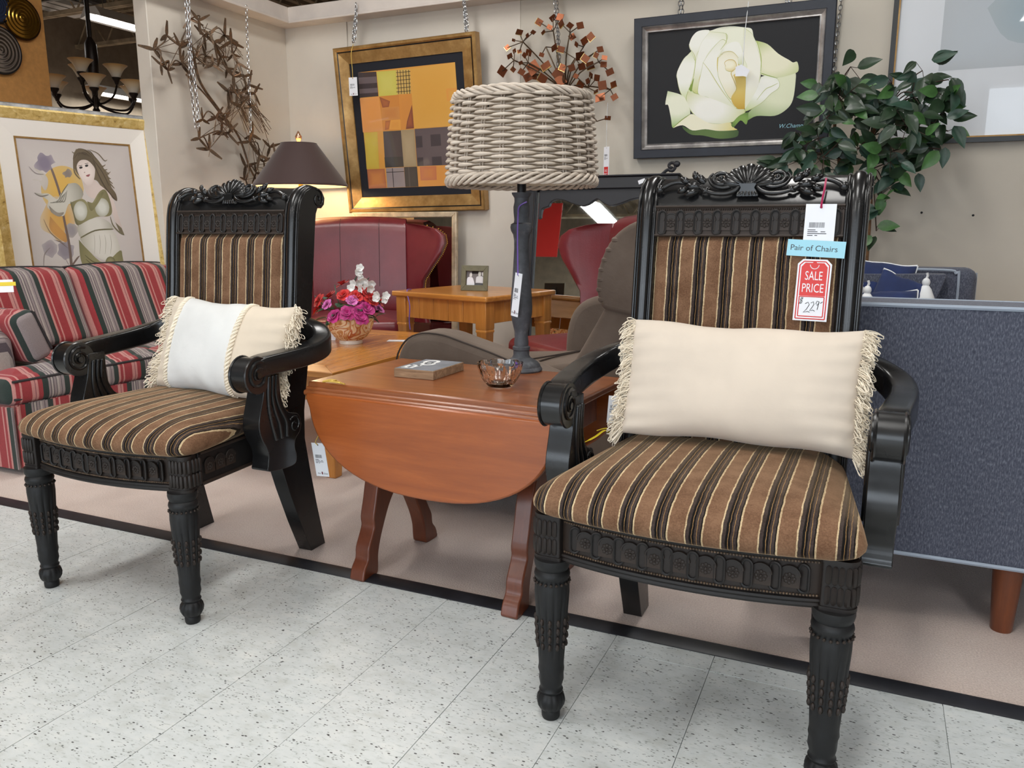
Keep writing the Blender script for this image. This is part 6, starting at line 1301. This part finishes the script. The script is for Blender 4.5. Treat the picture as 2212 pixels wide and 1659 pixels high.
obj('handwriting', G().tube([(-0.006, -0.001, -0.030), (-0.008, -0.001, -0.042)], 0.0012, 4).tube([(0.0, -0.001, -0.018), (0.006, -0.001, -0.020), (0.002, -0.001, -0.028), (0.007, -0.001, -0.03)], 0.001, 4), INKB, s9)
# ---------------------------------------------------------------- artificial ficus
FT = thing('ficus_tree', 'artificial ficus tree with dark green leaves between the rose painting and white picture', 'plant', (-0.08, 4.58, 0))
obj('pot', G().lathe([(0, 0), (0.10, 0), (0.125, 0.22), (0.13, 0.24), (0.115, 0.24), (0.11, 0.21), (0, 0.205)], 28), simple('woven_pot', (70, 52, 38), 0.8, var=0.3, nscale=40), FT)
BARK = simple('ficus_bark', (126, 92, 62), 0.8, var=0.35, nscale=20, bump=0.4, bscale=40)
F0 = Vector(FT.location)
def fp_(x, y, Y_): return at(1660 + x / 3.607, 100 + y / 3.607, Y=Y_) - F0
t1 = spline([(0.0, 0, 0.2), (0.03, -0.02, 0.6), fp_(800, 960, 4.52), fp_(790, 760, 4.50), fp_(830, 640, 4.50), fp_(940, 470, 4.49)], 6); t2 = spline([(-0.02, 0, 0.2), (-0.05, -0.03, 0.6), fp_(560, 960, 4.50), fp_(545, 780, 4.48), fp_(515, 640, 4.48), fp_(545, 400, 4.47)], 6)
obj('trunk', G().tube(t1, lambda t: 0.021 - 0.014 * t, 8), BARK, FT); obj('trunk', G().tube(t2, lambda t: 0.018 - 0.012 * t, 8), BARK, FT)
LG = [simple('ficus_leaf', (38, 60, 38), 0.42, var=0.3, nscale=14, coat=0.1), simple('ficus_leaf_light', (70, 112, 58), 0.42, var=0.3, nscale=14), simple('ficus_leaf_blue', (52, 80, 66), 0.4, var=0.3, nscale=14)]
LM_ = [leaf_mesh(0.112, 0.033, LG[0], 0.25), leaf_mesh(0.10, 0.032, LG[1], 0.2), leaf_mesh(0.112, 0.032, LG[2], 0.3), leaf_mesh(0.10, 0.027, LG[0], 0.45)]
CL = [(640, 160, 95, 9), (450, 330, 75, 8), (560, 420, 130, 19), (700, 460, 115, 15), (450, 560, 110, 15), (300, 760, 130, 19), (430, 860, 150, 24), (240, 890, 80, 8), (700, 800, 130, 17), (960, 480, 110, 12), (1120, 360, 120, 15), (1390, 410, 70, 6), (1200, 500, 115, 16), (1080, 620, 140, 20), (1290, 600, 90, 9), (1400, 660, 55, 4), (950, 750, 130, 16), (1180, 750, 85, 9), (1340, 800, 65, 4), (1080, 960, 90, 10), (950, 900, 90, 9), (900, 1080, 70, 9), (900, 1220, 60, 7), (840, 1440, 40, 4), (110, 900, 50, 4), (1200, 190, 75, 5), (960, 280, 45, 3), (1400, 260, 60, 4)]
bg_ = G(); rnd = random.Random(21)
for x, y, r, n in CL:
    Yc = rnd.uniform(4.34, 4.50); c = fp_(x, y, Yc); rr = r / 3.607 * 4.9 / 1735
    src = t1 if x > 680 else t2; j = min(range(12, len(src)), key=lambda q: (src[q] - c).length + 0.4 * max(0, src[q].z - c.z)); bg_.tube(spline([src[j], src[j].lerp(c, .5) + Vector((0, 0, .03)), c], 4), 0.003, 5)
    for k in range(n):
        d = Vector((rnd.uniform(-1, 1), rnd.uniform(-1, 1), rnd.uniform(-1, 1)))
        if d.length > 1: d.normalize()
        p = c + Vector((d.x * rr, d.y * min(rr, 0.14), d.z * rr)); p.y = min(p.y, WY - 0.10 - F0.y)
        o = bpy.data.objects.new('leaf', LM_[rnd.choice((0, 0, 0, 1, 2, 2, 3))]); COL.objects.link(o); o.parent = FT; o.location = p
        dirv = Vector((d.x + rnd.uniform(-.6, .6), -0.25 + rnd.uniform(-.4, .3), rnd.uniform(-1.0, 0.35))); yv = dirv.normalized(); nv = Vector((rnd.uniform(-.7, .7), -1, rnd.uniform(-.2, .9))); xv = yv.cross(nv).normalized(); o.rotation_euler = Matrix((xv, yv, xv.cross(yv))).transposed().to_euler(); q = rnd.uniform(0.75, 1.1); o.scale = (q, q, q)
        if k % 2 == 0: bg_.tube([c, p], 0.0014, 4)
obj('branches', bg_, simple('ficus_twig', (66, 48, 40), 0.7), FT, kind='stuff')
# ---------------------------------------------------------------- picture of a woman leaning on the wall end
tl_, tr_ = at(0, 228, X=-4.08), at(345, 262, X=-3.87)
WPt = thing('framed_picture', 'large picture of a woman with flowers in a gilt frame behind the striped sofa', 'picture', (-3.80, 3.60, 0.0))
ww, wh = 0.93, 1.58; yawp = math.atan2(0.85, 0.24)
WPt.rotation_euler = (R(-5.0), 0, R(74)); 
LEAFG_ = Mat('mottled_gold_leaf', (196, 158, 72), 0.42, 0.3); LEAFG_.color(LEAFG_.ramp(LEAFG_.noise(LEAFG_.coord('Object', (22, 22, 22)), 1.3, 6, 0.7, 0.6), [(0.3, (136, 108, 60)), (0.42, (200, 168, 96)), (0.58, (222, 196, 128)), (0.72, (236, 222, 178))])); LEAFG_ = LEAFG_.m
SILE = simple('silver_edge', (176, 176, 176), 0.35, 0.4, var=0.25, nscale=20); LINR = simple('white_liner', (232, 226, 218), 0.8)
PW = bpy.data.objects.new('picture_body', None)
def wrail(name, ins, prof, m):
    w, h = ww - 2 * ins, wh - 2 * ins; W2 = w / 2
    for (ax, ay) in (((-1, 0), (1, 0)), ((1, 0), (1, 1)), ((1, 1), (-1, 1)), ((-1, 1), (-1, 0))):
        rs = [[(-ww / 2 + sx * (W2 - i), y, ins + (i if sy == 0 else h - i)) for i, y in prof] for sx, sy in (ax, ay)]
        obj(name, G().rings(rs), m, WPt, ang=30)
wrail('silver_rail', 0.0, [(0, 0.03), (0, -0.022), (0.006, -0.03), (0.022, -0.03), (0.022, 0.03)], SILE)
wrail('gold_rail', 0.021, [(0, 0.02), (0, -0.032), (0.01, -0.036), (0.05, -0.026), (0.058, -0.022), (0.058, 0.02)], LEAFG_)
wrail('liner', 0.078, [(0, 0.01), (0, -0.020), (0.088, -0.006), (0.088, 0.01)], LINR)
wrail('inner_fillet', 0.164, [(0, 0.006), (0, -0.008), (0.009, -0.007), (0.009, 0.006)], GILT)
obj('backing', G().box(-ww + 0.01, -0.01, 0.006, 0.02, 0.01, wh - 0.01), DKW, WPt)
iw = ww - 2 * 0.172; ihv = 0.80
obj('print_sheet', G().box(-ww / 2 - iw / 2, -ww / 2 + iw / 2, -0.003, 0.005, 0.172, wh - 0.172), simple('old_rose_paper', (198, 188, 182), 0.7, var=0.08, nscale=5), WPt, ang=None)
mp = homog([(185, 372), (1150, 462), (1272, 1450), (352, 1525)])
def blob(x, y, rx, ry=None, n=12, jit=0.0, sd=1):
    q = random.Random(sd); ry = ry or rx; return [(x + rx * (1 + q.uniform(-jit, jit)) * math.cos(2 * math.pi * k / n), y + ry * (1 + q.uniform(-jit, jit)) * math.sin(2 * math.pi * k / n)) for k in range(n)]
SK, GR = (214, 198, 190), (130, 124, 88)
LWm = [([(185, 372), (1150, 462), (1272, 1450), (352, 1525)], (190, 181, 177), (206, 198, 192)), (blob(590, 760, 185, 170), (204, 178, 122), (214, 172, 86)), (blob(560, 980, 150, 150, 12, .2, 3), (200, 186, 160), (206, 160, 84)),
 (blob(440, 565, 80, 70, 18, .25, 2), (168, 158, 164), (130, 120, 136)), (blob(470, 1200, 70, 60, 14, .2, 4), (176, 168, 168), (156, 146, 150)), (blob(600, 1205, 70, 70, 16, .25, 5), (172, 164, 166), (140, 132, 140)), (blob(660, 1060, 55, 50, 14, .2, 6), (180, 170, 160), (150, 144, 146)), (blob(560, 1440, 110, 80, 14, .2, 7), (178, 164, 154), (160, 138, 124)), (blob(700, 1450, 45, 40, 12, .3, 8), (140, 128, 134), (110, 100, 112)), (blob(640, 650, 40, 30, 12, .3, 9), (160, 146, 130), (136, 124, 116)),
 ([(480, 960), (560, 1040), (620, 1100), (610, 1150), (520, 1100), (470, 1040)], (172, 130, 80), (196, 144, 78)), ([(495, 620), (560, 800), (590, 980), (630, 1180), (650, 1420), (672, 1420), (652, 1180), (610, 980), (580, 800), (515, 620)], (120, 102, 92), (112, 94, 86)), ([(640, 1200), (560, 1140), (500, 1130), (560, 1150)], (120, 102, 92), (112, 94, 86)), ([(650, 1340), (600, 1260), (640, 1320), (700, 1260), (725, 1250)], (120, 102, 92), (112, 94, 86)),
 ([(688, 540), (700, 500), (740, 468), (820, 488), (885, 540), (935, 600), (985, 680), (1003, 745), (1042, 800), (1047, 850), (990, 810), (930, 760), (880, 700), (790, 690), (730, 660), (695, 600)], (96, 82, 64), (112, 98, 76)),
 ([(770, 690), (850, 690), (890, 720), (960, 770), (1012, 830), (1052, 940), (1084, 1042), (1040, 1010), (990, 910), (900, 840), (820, 820), (780, 760)], (196, 180, 172), SK), ([(708, 590), (745, 552), (820, 555), (868, 598), (870, 660), (850, 718), (812, 740), (770, 702), (730, 650)], (208, 192, 184), (230, 216, 208)), ([(700, 580), (730, 520), (800, 505), (870, 560), (880, 640), (862, 600), (810, 556), (748, 556), (718, 600), (740, 670)], (104, 90, 70), (92, 80, 62)),
 ([(738, 606), (752, 598), (768, 602), (764, 612), (746, 615)], (70, 62, 60), (50, 46, 46)), ([(788, 592), (800, 586), (816, 588), (812, 600), (794, 602)], (70, 62, 60), (50, 46, 46)), ([(734, 592), (766, 588), (766, 592), (736, 597)], (110, 96, 84), (104, 90, 80)), ([(786, 578), (818, 574), (818, 578), (788, 582)], (110, 96, 84), (104, 90, 80)), ([(778, 640), (786, 636), (790, 644), (782, 648)], (188, 164, 156), (180, 156, 150)), ([(794, 664), (812, 658), (830, 656), (820, 672), (802, 672)], (166, 104, 102), (150, 88, 90)),
 ([(640, 722), (720, 722), (770, 800), (700, 872), (640, 872), (602, 952), (540, 948), (456, 892), (462, 840), (345, 786), (395, 792), (470, 792), (540, 832), (580, 790)], (150, 146, 132), (202, 198, 186)), ([(345, 600), (430, 640), (470, 700), (440, 770), (380, 690), (330, 690), (420, 690)], (186, 178, 168), (196, 188, 178)), ([(470, 880), (540, 930), (600, 930), (560, 962), (490, 930)], (130, 122, 110), (150, 142, 130)),
 ([(655, 860), (760, 832), (830, 872), (905, 782), (962, 776), (1005, 900), (985, 955), (880, 962), (800, 992), (708, 1022), (680, 940)], (120, 114, 80), (146, 140, 102)), (blob(742, 920, 58, 72), (170, 168, 150), (212, 212, 202)), (blob(925, 895, 60, 66), (170, 168, 150), (212, 212, 202)), ([(800, 850), (860, 860), (900, 800), (940, 790), (880, 880), (830, 920)], (112, 106, 72), (134, 128, 90)),
 ([(712, 1032), (850, 972), (962, 988), (1005, 1052), (860, 1062), (738, 1112)], (170, 166, 150), (212, 208, 198)), ([(730, 1122), (860, 1066), (1002, 1060), (1052, 1140), (1062, 1204), (1000, 1262), (920, 1272), (800, 1205)], (172, 168, 150), (218, 214, 204)), ([(722, 1128), (800, 1204), (930, 1292), (1062, 1202), (1084, 1244), (1104, 1352), (1142, 1470), (900, 1500), (775, 1500), (758, 1352), (730, 1250)], (104, 100, 66), (146, 140, 100)), ([(790, 1440), (950, 1324), (1002, 1420), (950, 1496), (778, 1500)], (150, 146, 124), (200, 196, 182)),
 (blob(985, 1290, 42, 44), (104, 100, 68), (152, 146, 108)), ([(770, 1380), (920, 1320), (960, 1310), (900, 1370), (790, 1440)], (96, 92, 60), (130, 124, 88)), ([(1030, 1000), (1082, 1042), (1104, 1092), (1062, 1066)], (120, 110, 88), (110, 100, 80)), ([(740, 1108), (860, 1056), (1000, 1046), (1000, 1054), (862, 1066), (745, 1116)], (112, 106, 76), (104, 98, 70))]
HB, HD, FO = (112, 98, 76), (78, 66, 52), (112, 106, 78)
LWm += [('s', [(870 + 10 * k, 560 + 16 * k), (930 + 12 * k, 600 + 24 * k), (960 + 14 * k, 590 + 34 * k)], 9, HB) for k in range(6)]
LWm += [('s', [(700 + 28 * k, 540 - 20 * min(k, 3)), (740 + 26 * k, 500), (800 + 22 * k, 520 + 8 * k)], 5, HD) for k in range(5)] + [('s', [(860, 560), (900, 660), (960, 760), (1035, 840)], 8, HD), ('s', [(850, 540), (930, 640), (985, 740)], 6, HD), ('s', [(690, 560), (700, 640), (745, 690)], 12, HB), ('s', [(720, 470), (700, 500), (680, 490)], 7, HB), ('s', [(830, 480), (900, 510), (950, 560), (975, 556)], 7, HB), ('s', [(940, 620), (980, 650), (1000, 640)], 6, HB)]
LWm += [('s', [(770 + 8 * k, 1240 + 30 * k), (850, 1290 + 20 * k), (960, 1290 + 6 * k)], 7, (96, 90, 60)) for k in range(5)] + [('s', [(1000, 1320), (1040 + 22 * k, 1380), (1050 + 30 * k, 1460)], 6, (98, 92, 62)) for k in range(3)] + [('s', [(850 + 45 * k, 1090), (856 + 46 * k, 1150), (850 + 45 * k, 1230)], 4, (178, 174, 158)) for k in range(4)] + [('s', [(480 + 30 * k, 860 - 6 * k), (540 + 22 * k, 850), (600 + 10 * k, 800 - 10 * k)], 6, (128, 124, 112)) for k in range(4)] + [('s', [(640, 724), (600, 770), (560, 830)], 7, FO), ('s', [(345, 786), (400, 810), (470, 800)], 7, (120, 112, 104)), ('s', [(300, 590), (360, 640), (430, 650)], 5, (140, 130, 130)), ('s', [(420, 980), (480, 1080), (600, 1160)], 5, (128, 112, 98)), ('s', [(410, 1330), (420, 1240), (470, 1190)], 6, (140, 130, 124)), ('s', [(660, 850), (690, 960), (720, 1030)], 8, FO), ('s', [(990, 960), (1010, 1020), (1060, 1070), (1100, 1090)], 9, FO), ('s', [(480, 1340), (560, 1370), (620, 1430)], 6, (130, 116, 108))]
wp_ = picture('painted_woman', LWm, iw, ihv, mp, WPt, PAINT, y=-0.0035, dy=0.00003); wp_.location = (-ww / 2, 0, wh - 0.172 - ihv / 2)
GF = thing('leaning_frame', 'dark and gilt picture frame edge leaning at the far left behind the striped sofa', 'picture frame', (-3.86, 2.62, 0)); GF.rotation_euler = (R(-6), 0, R(72))
for P in ([(-0.5, 0), (0, 0), (-0.06, 0.06), (-0.44, 0.06)], [(0, 0), (0, 1.15), (-0.06, 1.09), (-0.06, 0.06)], [(0, 1.15), (-0.5, 1.15), (-0.44, 1.09), (-0.06, 1.09)], [(-0.5, 1.15), (-0.5, 0), (-0.44, 0.06), (-0.44, 1.09)]):
    obj('frame_rail', G().prism(P, -0.02, 0.012, 'y'), LEAFG_, GF, bevel=0.004)
obj('dark_panel', G().box(-0.46, -0.04, 0.0, 0.008, 0.04, 1.11), DKW, GF)
# ---------------------------------------------------------------- orange partition with wall plates, chandelier, diffuser
ORG = simple('ochre_paint', (206, 148, 84), 0.75, var=0.06, nscale=30, bump=0.1, bscale=200)
pe = at(100, 100, X=-5.2)
struct('wall_ochre', G().box(-5.3, -5.2, 0.6, pe.y, -0.01, 2.9), ORG, bevel=0.003)
def plate(label, px_, py_, r, m, dark):
    p = at(px_, py_, X=-5.19); t = thing('wall_plate', label, 'plate', p); t.rotation_euler = (0, R(90), 0)
    prof = [(0, 0.01)]
    for k in range(1, 15): q = k / 14; prof.append((r * q, 0.012 + 0.020 * q * q + 0.005 * math.sin(k * math.pi)))
    pr2 = []
    for k in range(30): q = k / 29; pr2.append((r * q + 1e-4, 0.030 - 0.016 * q + 0.0035 * abs(math.sin(q * 5.5 * math.pi))))
    obj('dish', G().lathe(pr2 + [(r * 1.02, 0.008), (r * 1.0, 0.0), (0, 0.0)], 64), m, t, ang=60)
    obj('rim', G().tube([(r * math.cos(R(8 * k)), r * math.sin(R(8 * k)), 0.012) for k in range(45)], 0.008, 6, loop=True), dark, t)
plate('round ribbed gold plate high on the ochre wall', 43, 40, 0.128, Mat('polished_brass', (206, 164, 74), 0.2, 1.0).m, simple('dark_bronze', (70, 46, 24), 0.35, 0.8))
plate('round ribbed silver plate low on the ochre wall', -4, 108, 0.142, Mat('polished_pewter', (196, 198, 204), 0.2, 1.0).m, simple('dark_steel', (60, 60, 64), 0.35, 0.8))
plate('dark blue glossy plate at the top left corner of the ochre wall', -14, 12, 0.10, simple('dark_blue_glaze', (44, 52, 74), 0.15), simple('dark_steel2', (50, 50, 56), 0.35, 0.8))
CHp = at(207, 222, X=-6.0)
CH = thing('chandelier', 'dark bronze chandelier with upturned amber glass shades beyond the left opening', 'chandelier', CHp)
IRON = simple('oil_rubbed_bronze', (42, 34, 30), 0.4, 0.5)
AMB = Mat('alabaster_glass', (226, 206, 170), 0.35, trans=0.0, sss=0.0); _z = AMB.sep(AMB.coord())[2]; AMB.color(AMB.ramp(_z, [(0.03, (224, 216, 200)), (0.075, (222, 200, 160)), (0.105, (196, 150, 90))])); AMB = AMB.m
obj('column', G().lathe([(0, -0.10), (0.012, -0.09), (0.03, -0.06), (0.018, -0.04), (0.035, 0.0), (0.02, 0.05), (0.028, 0.12), (0.045, 0.22), (0.05, 0.33), (0.045, 0.46), (0.012, 0.52), (0, 0.52)], 20), IRON, CH)
obj('rod', G().tube([(0, 0, 0.5), (0, 0, 3.95 - CHp.z)], 0.018, 8).ball((0, 0, 0.98), (0.09, 0.09, 0.03), 12, 6), IRON, CH)
shm = mesh_of('glass_shade', G().lathe([(0.022, 0.0), (0.034, 0.02), (0.048, 0.05), (0.066, 0.08), (0.095, 0.108), (0.092, 0.109), (0.06, 0.08), (0.03, 0.02), (0.016, 0.004)], 28, cap=False), AMB, 50); cup = mesh_of('cup', G().lathe([(0, -0.05), (0.012, -0.045), (0.02, -0.02), (0.034, 0.0), (0.036, 0.012), (0, 0.012)], 14), IRON)
for k in range(9):
    up = k >= 6; a = 2 * math.pi * (k / 6 if not up else (k - 6) / 3) + (0.35 if not up else 0.9); r, z = (0.33, 0.06) if not up else (0.17, 0.20)
    e = Vector((r * math.cos(a), r * math.sin(a), z)); d = Vector((math.cos(a), math.sin(a), 0))
    am = obj('arm', G().tube(spline([(0, 0, 0.0), d * (r * 0.35) + Vector((0, 0, -0.05 if not up else 0.0)), d * (r * 0.8) + Vector((0, 0, -0.06 if not up else 0.06)), d * r + Vector((0, 0, z - 0.05))], 6), 0.009, 6), IRON, CH)
    lk(cup, 'cup', am, e); lk(shm, 'glass_shade', am, e)
vp = at(150, 20, Z=3.6); VT = thing('air_vent', 'square white ceiling air diffuser seen through the left opening', 'vent', vp, R(0))
for k, q in enumerate((0.34, 0.25, 0.16)):
    rail_o = G(); 
    for (ax, ay) in (((-1, -1), (1, -1)), ((1, -1), (1, 1)), ((1, 1), (-1, 1)), ((-1, 1), (-1, -1))): rail_o.rings([[(sx * q, sy * q, 0.0 + 0.03 * k), (sx * (q - 0.055), sy * (q - 0.055), 0.03 + 0.03 * k), (sx * (q - 0.05), sy * (q - 0.05), 0.035 + 0.03 * k), (sx * q, sy * q, 0.01 + 0.03 * k)] for sx, sy in (ax, ay)])
    obj('louver_ring', rail_o, HOUS, VT, kind='stuff')
obj('duct', G().box(-0.3, 0.3, -0.3, 0.3, 0.08, 0.4), simple('duct_steel', (112, 112, 112), 0.5, 0.5), VT)
RB = thing('red_banner', 'red sale banner hanging across the store, seen only in the black framed mirror', 'banner', (-4.32, -1.45, 2.45)); obj('cloth', G().box(-0.25, 0.25, -0.003, 0.003, -0.22, 0.55), REDC, RB, ang=None)
obj('hanging_cord', G().tube([(-0.22, 0, 0.55), (-0.2, 0, 1.5)], 0.003, 5).tube([(0.22, 0, 0.55), (0.2, 0, 1.5)], 0.003, 5), STEEL, RB, kind='stuff')
